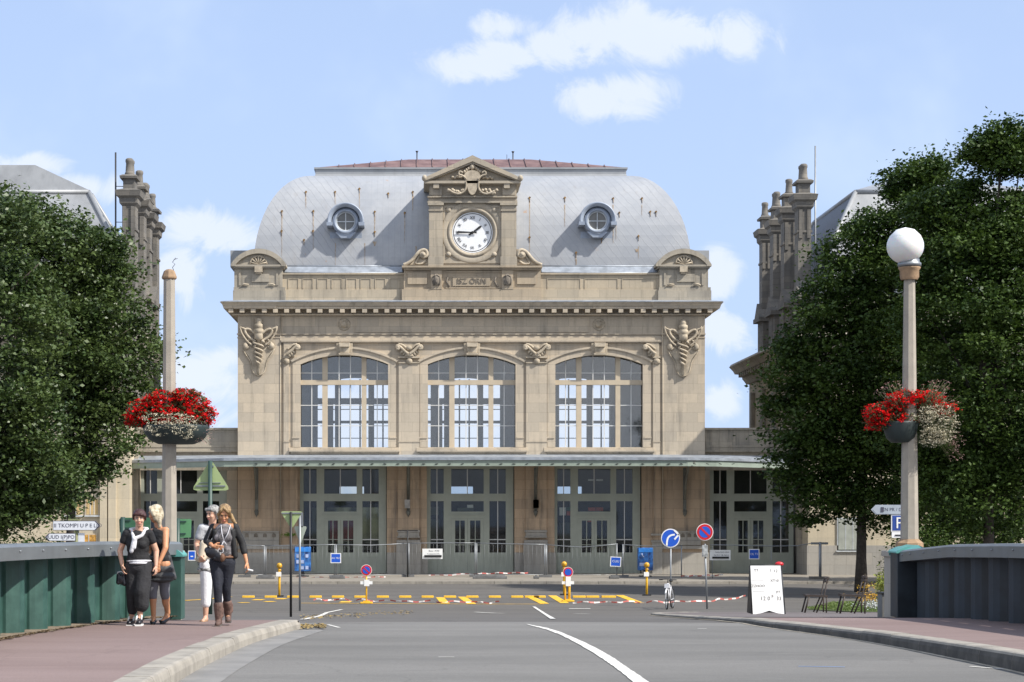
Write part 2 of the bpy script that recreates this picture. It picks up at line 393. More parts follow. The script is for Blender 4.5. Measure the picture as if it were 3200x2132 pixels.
# right and left kerb lines of the bridge, as ground points under the kerb face
LK = [(-2.45, 2), (-2.40, 12)] + [tuple(G(a, b)[:2]) for a, b in ((572, 2123), (691, 2060), (783, 2014), (894, 1981))]
LK += [(-1.66, 28.7)]
RK = [(6.6, 2), (6.45, 14), (6.32, 20.7), (6.16, 22.6), (5.98, 24.8), (5.66, 26.8), (5.30, 28.2), (5.02, 30), (4.98, 33), (5.2, 38), (5.55, 43), (5.95, 49), (6.3, 54), (6.9, 57), (8.2, 59)]
def smooth(pts, it=2):
    for _ in range(it):
        q = [pts[0]]
        for a, b in zip(pts, pts[1:]):
            q += [tuple(np.array(a) * .75 + np.array(b) * .25), tuple(np.array(a) * .25 + np.array(b) * .75)]
        pts = q + [pts[-1]]
    return pts
LKs, RKs = smooth(LK), smooth(RK)
def khL(y): return .185 if y < 20 else .185 - (y - 20) * .0055
def khR(y): return .20 if y < 20.7 else max(.055, .20 - (y - 20.7) * .0118)
# light bridge deck surface over the plaza asphalt
b = MB(); ed = []
for y in np.arange(-10, 31.6, 1.0): ed.append(y)
rows = [(xl, xr) for xl, xr in [(-2.6, 6.9)] * len(ed)]
n = 24; vs = []
for y in ed:
    for i in range(n + 1):
        x = -2.6 + 9.6 * i / n
        yy = y if y < 30 else 30.6 + .9 * math.sin((x + 2) * .45) + (y - 31)
        vs.append((x, yy, prof(yy) + .006))
b.add(vs, [(j * (n + 1) + i, j * (n + 1) + i + 1, (j + 1) * (n + 1) + i + 1, (j + 1) * (n + 1) + i) for j in range(len(ed) - 1) for i in range(n)], True)
struct(b.build('road', M_DK))
def kerb(name, line, kh, side, ww, mats=None):
    """stones along a kerb: face, rounded nose, top; joints every metre"""
    b = MB(); P = [Vector((x, y, 0)) for x, y in line]
    # resample
    L = [0]
    for p, q in zip(P, P[1:]): L.append(L[-1] + (q - p).length)
    def pt(s):
        for i in range(len(L) - 1):
            if s <= L[i + 1] + 1e-6:
                t = (s - L[i]) / (L[i + 1] - L[i] + 1e-9); return P[i].lerp(P[i + 1], t), (P[i + 1] - P[i]).normalized()
        return P[-1], (P[-1] - P[-2]).normalized()
    s = 0.0
    while s < L[-1] - .2:
        e = min(s + 1.0, L[-1]); K = 3; ring = []
        rnd = random.uniform(-.004, .004)
        for k in range(K + 1):
            q, t = pt(s + .004 + (e - s - .008) * k / K); nn = Vector((t.y, -t.x, 0)) * side
            z0 = prof(q.y); h = kh(q.y) + rnd
            ring.append([q + Vector((0, 0, z0 - .12)), q + Vector((0, 0, z0 + h * .55)) + nn * .006, q + Vector((0, 0, z0 + h - .035)) + nn * .02, q + Vector((0, 0, z0 + h - .01)) + nn * .032,
                         q + Vector((0, 0, z0 + h)) + nn * .06, q + Vector((0, 0, z0 + h)) + nn * ww, q + Vector((0, 0, z0 - .12)) + nn * ww])
        m = 7; vs = [v for r in ring for v in r]
        fs = [(i * m + j, i * m + (j + 1) % m, (i + 1) * m + (j + 1) % m, (i + 1) * m + j) for i in range(K) for j in range(m)]
        fs += [tuple(range(m))[::-1], tuple(K * m + j for j in range(m))]
        if side < 0: fs = [f[::-1] for f in fs]
        b.add(vs, fs); s = e
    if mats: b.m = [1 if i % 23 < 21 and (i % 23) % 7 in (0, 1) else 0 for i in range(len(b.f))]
    return struct(b.build(name, mats or M_KB))
kerb('kerb', LKs, khL, -1, .30); kerb('kerb', RKs, khR, 1, .28, [M_KB, mat('shaded_kerb_face', (.085, .08, .072), .9, var=.35, scale=5, streak=.3)])  # right kerb's unlit face: its shade is darkened into the grimy colour
def gutter(line, off0, off1, side, m, lift):
    b = MB(); vs = []
    for i, (x, y) in enumerate(line):
        a = Vector(line[max(i - 1, 0)]); c = Vector(line[min(i + 1, len(line) - 1)]); t = (c - a).normalized(); nn = Vector((t.y, -t.x)) * side
        for o in (off0, off1): q = Vector((x, y)) + nn * o; vs.append((q.x, q.y, prof(q.y) + lift))
    b.add(vs, [(2 * i, 2 * i + 1, 2 * i + 3, 2 * i + 2) for i in range(len(line) - 1)]); return struct(b.build('gutter', m))
gutter([p for p in LKs if p[1] < 28.4], -.02, .42, 1, mat('gutter_concrete', (.205, .198, .186), .85, var=.15, scale=2, bump=.3), .010)
gutter([p for p in RKs if p[1] < 53], -.02, .07, -1, mat('gutter_silt', (.36, .32, .25), .9, var=.3, scale=4), .010)
def strip(name, line, kh, off, outer, m, dz=0, y1=None):
    b = MB(); vs = []; k = 9; pts = [p for p in line if y1 is None or p[1] <= y1]
    for i, (x, y) in enumerate(pts):
        a = Vector(line[max(i - 1, 0)]); c = Vector(line[min(i + 1, len(line) - 1)]); t = (c - a).normalized()
        nn = Vector((t.y, -t.x)) * (1 if off > 0 else -1)
        p0 = Vector((x, y)) + nn * abs(off)
        for j in range(k + 1):
            q = p0.lerp(Vector((outer(y), p0.y)), j / k); vs.append((q.x, q.y, prof(y) + kh(y) - .005 + dz))
    fs = [(i * (k + 1) + j, i * (k + 1) + j + 1, (i + 1) * (k + 1) + j + 1, (i + 1) * (k + 1) + j) for i in range(len(pts) - 1) for j in range(k)]
    b.add(vs, fs, True); return struct(b.build(name, m))
strip('sidewalk', LKs, khL, -.29, lambda y: -6.4, M_PK)
# far end of the left footway, red strip then asphalt taper
b = MB(); za = prof(28.8) + khL(28.7)
b.add([(-1.66, 28.6, za - .008), (-1.95, 31.0, prof(31) + .012), (-6.4, 31.6, prof(31.6) + .012), (-6.4, 28.6, za - .006)], [(0, 1, 2, 3)]); struct(b.build('sidewalk', M_PK))
strip('sidewalk', RKs, khR, .27, lambda y: 10.5, M_PK, y1=33.5)
strip('sidewalk', [p for p in RKs if p[1] > 32.9], khR, .27, lambda y: 13.5, M_GP)
# pavement in front of the station
b = MB(); b.box(-60, 70, 91.8, 140, -.3, PVZ); struct(b.build('pavement', M_PV))
b = MB()
x = -60
while x < 70: b.box(x + .01, x + 1.19, 91.55, 91.79, -.2, PVZ + .006); x += 1.2
struct(b.build('kerb', M_KB))
# dropped kerb and painted lines
def line_px(b, pts, wd, lift=.012, close=False):
    P = [G(*p) for p in pts]
    for p, q in zip(P, P[1:]):
        t = (q - p); t.z = 0; t.normalize(); nn = Vector((-t.y, t.x, 0)) * wd / 2
        K = max(1, int((q - p).length / .8)); vs = []
        for i in range(K + 1):
            c = p.lerp(q, i / K)
            for s_ in (1, -1):
                d = c + nn * s_; vs.append((d.x, d.y, prof(d.y) + lift))
        b.add(vs, [(2 * i, 2 * i + 1, 2 * i + 3, 2 * i + 2) for i in range(K)])
def resa(l, k=6): 
    o = []
    for p, q in zip(l, l[1:]):
        for i in range(k): o.append((p[0] + (q[0] - p[0]) * i / k, p[1] + (q[1] - p[1]) * i / k))
    return o + [l[-1]]
b = MB(); up = [(1646, 1953), (1732, 1970), (1835, 2014), (1912, 2056), (1965, 2094), (2021, 2131), (2060, 2165)]
lo = [(1646, 1954.5), (1724, 1975), (1797, 2010), (1873, 2056), (1927, 2094), (1973, 2131), (2005, 2165)]
U = [G(*p) for p in resa(smooth(up, 1))]; Lw = [G(*p) for p in resa(smooth(lo, 1))]
b.add([(p.x, p.y, prof(p.y) + .013) for p in U] + [(p.x, p.y, prof(p.y) + .013) for p in Lw], [(i, i + 1, len(U) + i + 1, len(U) + i) for i in range(len(U) - 1)])
line_px(b, resa([(1668, 1897), (1728, 1936)], 14), .10)
line_px(b, [(1778, 1903), (1845, 1903)], .28); line_px(b, [(1795, 1919), (1842, 1920)], .16)
line_px(b, [(1485, 1914), (1575, 1918)], .16)
line_px(b, [(945, 1938), (985, 1930), (1020, 1916), (1068, 1906)], .12)
line_px(b, [(1025, 1955), (1060, 1964)], .05); line_px(b, [(3030, 2086), (3140, 2096)], .05)
line_px(b, [(1370, 2057), (1420, 2057)], .035); line_px(b, [(2180, 1967), (2208, 1967)], .05)
struct(b.build('road_marking', M_PAINT))
b = MB(); line_px(b, [(2495, 2086), (2640, 2088)], .03)
struct(b.build('road_marking', mat('blue_marking', (.10, .26, .60), .7)))
b = MB()
xs = list(range(757, 1720, 70))
line_px(b, [(575, 1878), (640, 1874), (720, 1866)], .25)
for a, c in (((1375, 1868), (1392, 1887)), ((1443, 1866), (1475, 1889)), ((1650, 1863), (1702, 1888)), ((1725, 1862), (1765, 1886)), ((1935, 1861), (2000, 1886))): line_px(b, [a, c], .32)
line_px(b, [(940, 1886), (1480, 1889), (1700, 1889)], .16)
for a, c in (((800, 1877), (815, 1874)), ((835, 1880), (850, 1882)), ((870, 1874), (885, 1871)), ((1075, 1884), (1085, 1880)), ((755, 1884), (770, 1885))): line_px(b, [a, c], .4)
struct(b.build('road_marking', M_YPAINT))
M_YB = mat('yellow_block', (.78, .46, .03), .6, var=.15, scale=8)
for x, w_ in [(x, 38) for x in xs] + [(1640, 45), (1790, 40), (1832, 40), (1880, 44)]:
    p = G(x, 1868); q = G(x + w_, 1868); b = MB(); b.box(p.x, q.x, p.y - .1, p.y + .12, p.z - .02, p.z + .075)
    tag(b.build('road_block', M_YB, origin=((p.x + q.x) / 2, p.y, p.z), bevel=.015), 'low yellow block in the row laid across the forecourt road', 'road block', 'row of low yellow blocks across the forecourt')
# leaf litter where the dropped kerb meets the deck
b = MB()
for _ in range(300):
    x = random.uniform(940, 1290); y = 1934 - (x - 940) * .055 + random.gauss(0, 3.5); p = G(x, min(y, 1944))
    a = random.random() * 6.3; s_ = random.uniform(.015, .05); 
    b.add([(p.x + s_ * math.cos(a + k * 2.1), p.y + s_ * 2 * math.sin(a + k * 2.1), p.z + .02 + .01 * k) for k in range(3)], [(0, 1, 2)])
for _ in range(150):
    x = random.uniform(940, 1020); y = 1962 + random.gauss(0, 3); p = G(x, y)
    a = random.random() * 6.3; s_ = random.uniform(.015, .04)
    b.add([(p.x + s_ * math.cos(a + k * 2.1), p.y + s_ * 2 * math.sin(a + k * 2.1), p.z + .02 + .01 * k) for k in range(3)], [(0, 1, 2)])
tag(b.build('leaf_litter', mat('dry_leaves', (.24, .17, .06), .9, var=.4, scale=30)), 'dry yellow leaf litter gathered by the end of the left kerb', 'leaf litter', kind='stuff')

# ------------------------------------------------------------------ station
XC = 2.97
def arc(x0, x1, ys, yt, n=14):
    """pixel points of a segmental arch from (x0,ys) over yt to (x1,ys)"""
    hw = (x1 - x0) / 2; r = ys - yt; Rr = (hw * hw + r * r) / (2 * r); cx = (x0 + x1) / 2; cy = yt + Rr; a = math.asin(min(1, hw / Rr))
    return [(cx + Rr * math.sin(-a + 2 * a * i / n), cy - Rr * math.cos(-a + 2 * a * i / n)) for i in range(n + 1)]
ST = empty('station_building', (XC, YF, PVZ), 'pale stone railway station hall with a curved zinc roof and a clock tower', 'station')
def part(b, name, m, parent=ST, bevel=0): return b.build(name, m, parent, bevel=bevel)
W0, WS = 938.3, 397.9
wins = [W0 + k * WS for k in range(3)]
hole = lambda x: arc(x, x + 275.6, 1137.7, 1108.8)[::-1] + [(x, 1398), (x + 275.6, 1398)]
b = MB(); b.pp([(743, 984), (2203, 984), (2203, 1436), (743, 1436)], [hole(x) for x in wins], YF, .55); part(b, 'upper_wall', M_ST)
# piers of the ground floor
for x0, x1 in ((743, 936), (1209, 1334), (1608, 1733), (2006, 2203)): b = MB(); b.bp(x0, x1, 1436, 1727, YF + .02, .5); part(b, 'pier_wall', M_SL)
for x0, x1 in ((735, 936), (1209, 1337), (1608, 1738), (2006, 2216)): b = MB(); b.bp(x0, x1, 1727, 1797, YF - .03, .5); part(b, 'plinth', M_PL, bevel=.015)
for x0, x1 in ((743, 932), (2045, 2203)): b = MB(); b.bp(x0, x1, 1706, 1716, YF - .12, .2); part(b, 'string_course', M_PL)
for k, (xa, xb) in enumerate(((1244, 1310), (1643, 1708))):
    b = MB(); b.bp(xa, xb, 1437, 1658, YF - .12, .2); part(b, 'pilaster', M_SL)
    b = MB(); b.bp(xa - 3, xb + 2, 1657, 1664, YF - .2, .25); b.bp(xa - 3, xb + 2, 1676, 1681, YF - .2, .25); b.bp(xa, xb, 1664, 1676, YF - .15, .2); b.bp(xa - 5, xb + 4, 1688, 1697, YF - .26, .3)
    b.bp(xa - 6, xb + 5, 1697, 1798, YF - .3, .34); part(b, 'pedestal', M_PL, bevel=.02)
for xa, xb, xc, xd in ((905, 930, 878, 905), (2042, 2066, 2066, 2072)):
    b = MB(); b.bp(xa, xb, 1437, 1706, YF - .08, .15); part(b, 'pilaster', M_SL)
b = MB(); b.bp(2035, 2072, 1668, 1674, YF - .2, .25); b.bp(2035, 2072, 1688, 1696, YF - .2, .25); b.bp(2038, 2070, 1697, 1797, YF - .16, .2); part(b, 'pedestal', M_PL)
# carved ledge on the end piers
for xa, xb in ((757, 872), (2100, 2190)):
    b = MB(); b.bp(xa, xb, 1660, 1664, YF - .16, .2); b.bp(xa, xb, 1664, 1690, YF - .08, .12); b.bp(xa, xb, 1690, 1704, YF - .13, .18)
    part(b, 'ledge', M_PL)
    b = MB()
    for i in range(4):
        x = xa + 14 + i * (xb - xa - 30) / 3
        b.pp(arc(x - 6, x + 6, 1672, 1667, 6)[::-1] + [(x - 6, 1679), (x + 6, 1679)], [], YF - .10, .03)
    part(b, 'carved_niche', M_ORND)
# side and back walls, floor above, ceiling, interior dividing wall
FT = at(0, 984, YF).z
b = MB(); X0, X1 = at(743, 0, YF).x, at(2203, 0, YF).x; YB = 121.0
b = MB(); b.box(X0, X0 + .5, YF + .56, YB, 0, FT); part(b, 'side_wall', M_WG); b = MB(); b.box(X1 - .5, X1, YF + .56, YB, 0, FT); part(b, 'side_wall', M_WG)
cw = lambda l: [(at(x, y, YF).x, at(x, y, YF).z) for x, y in l]
b = MB(); x0w = lambda x: (x - CX) / 60
lowh = [[(at(x, 0, YF).x, z) for x, z in ((x + 12, .2), (x + 260, .2), (x + 260, 3.1), (x + 12, 3.1))] for x in wins]
lowh2 = [[(at(x, 0, YF).x, z) for x, z in ((x + 82, 4.45), (x + 172, 4.45), (x + 172, 4.9), (x + 82, 4.9))] for x in wins]
b.prism([(X0, 0), (X1, 0), (X1, FT), (X0, FT)], [cw(hole(x)) for x in wins] + lowh2, YB, YB + .5); part(b, 'rear_wall', M_IN)
b = MB(); b.box(X0 + .5, X1 - .5, YF + .6, YB, FT - .25, FT - .05); part(b, 'ceiling', M_IN)
for xc in (X0 + 1.2, 1.05, 7.6, X1 - 1.0): b = MB(); b.box(xc - .22, xc + .22, YF + 9, YF + 9.4, 0, FT - .3); part(b, 'interior_column', M_IN)
# windows
def make_window(x, rear=False):
    Y = YF + .30; b = MB()
    for a, c in ((68.9, 85.4), (191.7, 206.7)): b.bp(x + a, x + c, 1103 if not rear else 1103, 1398, Y, .16)
    b.bp(x, x + 275.6, 1188, 1203, Y - .025, .2)
    wn = part(b, 'window', M_CREAM)
    b = MB()
    bars = [(x + 36, 1115, 1188), (x + 121.5, 1106, 1188), (x + 157, 1106, 1188), (x + 240.5, 1115, 1188), (x + 36, 1203, 1397), (x + 121.5, 1203, 1397), (x + 157, 1203, 1397), (x + 240.5, 1203, 1397)]
    for q, a, c in bars: b.bp(q - 1.4, q + 1.4, a, c, Y + .05, .04)
    for yy in ((1166,) if not rear else ()) + (1267, 1331):
        for a, c in ((0, 68.9), (85.4, 191.7), (206.7, 275.6)): b.bp(x + a, x + c, yy - 1.2, yy + 1.2, Y + .053, .034)
    part(b, 'glazing_bars', M_WHITEB if not rear else M_DKIRON, wn)
    b = MB(); b.pp(arc(x, x + 275.6, 1137.7, 1108.8)[::-1] + [(x, 1398), (x + 275.6, 1398)], [], Y + .10, .012); part(b, 'glass', M_GL, wn)
    return wn
wn = make_window(wins[0])
for k in (1, 2): copy_tree(wn, ST, add=(k * WS / 60, 0, 0))
# the rear windows of the hall, seen through the front ones
b = MB(); dY = YB - YF
for x in wins:
    for a, c in ((66, 88), (188, 209)): b.bp(x + a, x + c, 1103, 1398, YF + .1, .16)
    b.bp(x, x + 275.6, 1184, 1206, YF + .07, .2); b.bp(x, x + 275.6, 1266, 1276, YF + .08, .18)
    for q in (0, 36, 121.5, 157, 240.5, 272): b.bp(x + q - 2, x + q + 3.5, 1115, 1398, YF + .15, .06)
    for yy in (1225, 1330, 1385): b.bp(x, x + 275.6, yy - 1.5, yy + 1.5, YF + .16, .05)
    b.bp(x + 36, x + 60, 1206, 1398, YF + .13, .1)
b.v = [(p[0], p[1] + dY, p[2]) for p in b.v]
part(b, 'rear_window_frame', M_IN)
# surrounds, keystones, sills
def surround(x):
    b = MB(); o = arc(x - 31, x + 306.6, 1128, 1083)[::-1] + [(x - 31, 1398), (x + 306.6, 1398)]
    i = arc(x, x + 275.6, 1137.7, 1108.8)[::-1] + [(x, 1398), (x + 275.6, 1398)]
    # drop the shared bottom edge: open ring built as a strip
    oo = arc(x - 24, x + 299.6, 1130, 1090); ii = arc(x + 1, x + 274.6, 1138.5, 1109.8)
    Pf = [(x - 24, 1398)] + oo + [(x + 299.6, 1398)]; Pi = [(x + 1, 1398)] + ii + [(x + 274.6, 1398)]
    def ring(A, B_, Y, d):
        a = [at(p[0], p[1], Y) for p in A]; c = [at(p[0], p[1], Y) for p in B_]; n = len(a)
        vs = [(p.x, Y, p.z) for p in a] + [(p.x, Y, p.z) for p in c] + [(p.x, Y + d, p.z) for p in a] + [(p.x, Y + d, p.z) for p in c]
        fs = []
        for k in range(n - 1): fs += [(k, n + k, n + k + 1, k + 1), (k, k + 1, 2 * n + k + 1, 2 * n + k), (n + k, 3 * n + k, 3 * n + k + 1, n + k + 1)]
        fs += [(0, 2 * n, 3 * n, n), (n - 1, 2 * n - 1, 4 * n - 1, 3 * n - 1)]
        b.add(vs, fs)
    ring(Pf, Pi, YF - .06, .08)
    e1 = arc(x - 31, x + 306.6, 1127, 1083); e2 = arc(x - 25, x + 300.6, 1131, 1089)
    ring(e1[:7], e2[:7], YF - .14, .18); ring(e1[8:], e2[8:], YF - .14, .18)
    e1 = arc(x - 31, x + 306.6, 1131.5, 1088); e2 = arc(x - 25, x + 300.6, 1134, 1092)
    ring(e1[:7], e2[:7], YF - .10, .14); ring(e1[8:], e2[8:], YF - .10, .14)
    b.bp(x - 26, x - 2, 1366, 1370, YF - .1, .1); b.bp(x + 279, x + 301, 1366, 1370, YF - .1, .1)
    return part(b, 'arch_surround', M_ST)
s0 = surround(wins[0])
for k in (1, 2): copy_tree(s0, ST, add=(k * WS / 60, 0, 0))
b = MB(); x = wins[0] + 137.8
b.pp([(x - 26, 1073), (x + 26, 1073), (x + 24, 1111), (x - 24, 1111)], [], YF - .17, .2)
b.pp([(x - 18, 1071), (x + 18, 1071), (x + 16, 1084), (x - 16, 1084)], [], YF - .42, .26)
b.pp([(x - 16, 1084), (x + 16, 1084), (x + 14, 1103), (x - 14, 1103)], [], YF - .30, .14)
b.pp([(x - 19, 1103), (x + 19, 1103), (x + 18, 1109), (x - 18, 1109)], [], YF - .34, .18)
ks = part(b, 'keystone', M_ORN, bevel=.02)
for k in (1, 2): copy_tree(ks, ST, add=(k * WS / 60, 0, 0))
b = MB(); x = wins[0]
b.bp(x - 36, x + 311, 1399, 1405, YF - .12, .14); b.bp(x - 36, x + 311, 1405, 1412, YF - .22, .24); b.bp(x - 30, x + 306, 1412, 1418, YF - .1, .12)
sl_ = part(b, 'sill', M_ST, bevel=.01)
for k in (1, 2): copy_tree(sl_, ST, add=(k * WS / 60, 0, 0))
# pilasters of the upper floor, scroll capitals
def pilaster(xa, xb, half=0):
    b = MB(); b.bp(xa, xb, 1132, 1436, YF - .10, .12); b.bp(xa - 2, xb + 2, 1380, 1382, YF - .13, .1); p = part(b, 'pilaster', M_ST)
    xc = (xa + xb) / 2; b = MB()
    b.bp(xa - 1, xb + 1, 1114, 1119, YF - .20, .22); b.bp(xa - 1, xb + 1, 1132, 1135, YF - .17, .19)
    c = at(xc, 1129, YF - .12); b.lathe([(0.001, -.14), (.10, -.12), (.17, -.04), (.17, .1)], c, 14, 'y')
    sides = (-1, 1) if half == 0 else (half,)
    b.bp(xc - 26 if half <= 0 else xc - 8, xc + 26 if half >= 0 else xc + 8, 1071, 1114, YF - .14, .16)
    for s in sides:
        pts = [(xc + s * 3, 1106), (xc + s * 14, 1098), (xc + s * 25, 1086), (xc + s * 36, 1079), (xc + s * 41, 1085), (xc + s * 36, 1092), (xc + s * 30, 1088)]
        pts = smooth(pts, 2); b.tube([at(x, y, YF - .26) for x, y in pts], .075, 8)
        pts = smooth([(xc + s * 4, 1092), (xc + s * 12, 1086), (xc + s * 20, 1078), (xc + s * 34, 1075)], 1); b.tube([at(x, y, YF - .18) for x, y in pts], .06, 8)
        b.lathe([(.001, -.12), (.13, -.1), (.16, 0), (.16, .1)], at(xc + s * 35, 1085, YF - .22), 12, 'y')
        for i in range(3): b.ell(at(xc + s * (8 + i * 7), 1109 - i * 5, YF - .2), (.07, .07, .13), 8, 6, Euler((0, -s * .7, 0)).to_matrix())
    if half == 0: b.ell(at(xc, 1088, YF - .2), (.16, .12, .13), 12, 8); b.ell(at(xc, 1110, YF - .2), (.2, .1, .08), 10, 6)
    cp = part(b, 'scroll_capital', M_ORN, p); return p
p1 = pilaster(1246, 1311); copy_tree(p1, ST, add=(WS / 60, 0, 0)); pilaster(886, 903, 1); pilaster(2041, 2063, -1)
# corner piers
for x0, x1 in ((743, 878), (2068, 2203)):
    b = MB(); b.bp(x0, x1, 985, 1436, YF - .10, .12); b.bp(x0 - 3, x1 + 2, 1042, 1046, YF - .16, .2); b.bp(x0 - 2, x1 + 1, 1054, 1057, YF - .13, .2); part(b, 'corner_pier', M_ST)
# entablature
b = MB()
b.bp(878, 2068, 1043, 1046, YF - .10, .14); b.bp(878, 2068, 1048.5, 1055, YF - .06, .1); b.bp(878, 2068, 1055, 1062, YF - .10, .14); b.bp(878, 2068, 1062, 1068, YF - .20, .24); b.bp(878, 2068, 1068, 1071, YF - .15, .19)
part(b, 'architrave', M_ST)
b = MB(); b.bp(1108, 1842, 991, 993, YF - .05, .08); b.bp(1108, 1842, 1035, 1038, YF - .05, .08); b.bp(1108, 1111, 993, 1035, YF - .05, .08); b.bp(1839, 1842, 993, 1035, YF - .05, .08)
part(b, 'frieze_panel', M_ST)
for x in (1075.5, 1871.5):
    b = MB(); b.lathe([(.001, -.2), (.12, -.17), (.18, -.09), (.19, -.03), (.26, -.03), (.3, -.06), (.33, 0), (.33, .05)], at(x, 1014, YF), 20, 'y'); part(b, 'roundel', M_ORN)
# cornice
def frustum(b, prof_, x0, x1, y0, y1, cap=True):
    vs = []
    for z, o in prof_: vs += [(x0 - o, y0 - o, z), (x1 + o, y0 - o, z), (x1 + o, y1 + o, z), (x0 - o, y1 + o, z)]
    fs = [(4 * i + j, 4 * i + (j + 1) % 4, 4 * i + 4 + (j + 1) % 4, 4 * i + 4 + j) for i in range(len(prof_) - 1) for j in range(4)]
    if cap: k = 4 * (len(prof_) - 1); fs += [(k, k + 1, k + 2, k + 3), (3, 2, 1, 0)]
    b.add(vs, fs)
def zz(y, o=0): return at(0, y, YF - o).z
b = MB()
frustum(b, [(zz(986, .04), .03), (zz(985, .30), .26), (zz(981, .33), .30), (zz(980, .30), .12), (zz(966, .3), .12), (zz(965.6, .5), .62), (zz(964.5, .66), .66), (zz(960, .66), .66), (zz(959.5, .62), .62), (zz(957, .66), .66), (zz(952, .70), .70), (zz(946, .80), .78), (zz(944, .80), .80), (zz(943.5, .8), .78), (zz(939, .1), -.1)], X0, X1, YF, YB + .5)
part(b, 'cornice', M_ST)
b = MB(); frustum(b, [(zz(943.4, .8) + .004, .815), (zz(942, .8) + .015, .815), (zz(937, .1), .0)], X0, X1, YF, YB + .5); part(b, 'cornice_flashing', M_LED)
for x0, x1 in ((X0, at(872, 0, YF).x), (at(2030, 0, YF).x, X1)):
    b = MB(); frustum(b, [(zz(964, .7), .67), (zz(959, .7), .70), (zz(952, .74), .74), (zz(945, .84), .83), (zz(943.4, .84), .86)], x0 if x0 == X0 else x0 + .8, x1 if x1 == X1 else x1 - .8, YF, YF + .4)
    part(b, 'cornice_break', M_ST)
b = MB(); x = X0 - .42
while x < X1 + .42:
    b.box(x, x + .24, YF - .655, YF - .1, zz(977, .6), zz(966, .6)); x += .577
part(b, 'dentils', M_ST)
# carved corner emblems: torch with wings and twined ribbon
def emblem(xc, y0):
    b = MB(); Y = YF - .10
    P = lambda dx, dy, f=0: at(xc + dx, y0 + dy, Y - f)
    sh = [(-48, 100), (-52, 88), (-50, 76), (-40, 84), (-30, 84), (-20, 96), (20, 96), (30, 84), (40, 84), (50, 76), (52, 88), (48, 100), (34, 116), (24, 132), (20, 150), (20, 168), (12, 178), (0, 182), (-12, 178), (-20, 168), (-20, 150), (-24, 132), (-34, 116)]
    b.pp([(xc + a, y0 + c) for a, c in smooth(sh, 1)][::-1], [], Y - .10, .12)
    b.lathe([(.001, 1.35), (.16, 1.30), (.2, 1.1), (.17, 1.06), (.24, 1.0), (.24, .85), (.2, .82), (.26, .74), (.26, .6), (.21, .56), (.23, .5), (.23, .25), (.1, .2), (.07, -1.55), (.001, -1.6)], P(0, 82, .16), 14)
    for s in (-1, 1):
        wing = [(s * 10, 50), (s * 22, 40), (s * 34, 34), (s * 44, 38), (s * 38, 54), (s * 24, 66), (s * 8, 74)]
        b.tube([P(a, c, .18) for a, c in smooth(wing, 2)], .07, 7)
        b.tube([P(a, c, .2) for a, c in smooth([(s * 40, 36), (s * 56, 30), (s * 58, 22), (s * 56, 42), (s * 46, 60), (s * 34, 76), (s * 20, 86)], 1)], .05, 6)
        b.tube([P(a, c, .14) for a, c in smooth([(s * 26, 66), (s * 40, 80), (s * 48, 92), (s * 38, 98), (s * 30, 90)], 1)], .06, 6)
        b.ell(P(s * 41, 88, .16), (.14, .1, .17), 8, 6)
        b.tube([P(a, c, .1) for a, c in smooth([(s * 49, 98), (s * 40, 116), (s * 26, 134), (s * 22, 156), (s * 16, 174), (0, 181)], 1)], .035, 6)
        pts = []
        for i in range(41):
            t = i / 40; am = (17 - 11 * t) * math.sin(t * math.pi * 5 + .6) * s
            pts.append(P(am, 72 + t * 72, .22 + .10 * math.cos(t * math.pi * 5 + .6) * s))
        b.tube(pts, .055, 7)
    b.ell(P(0, 168, .13), (.07, .06, .10), 8, 6)
    part(b, 'carved_emblem', M_ORN)
emblem(808, 993); emblem(2135, 996)
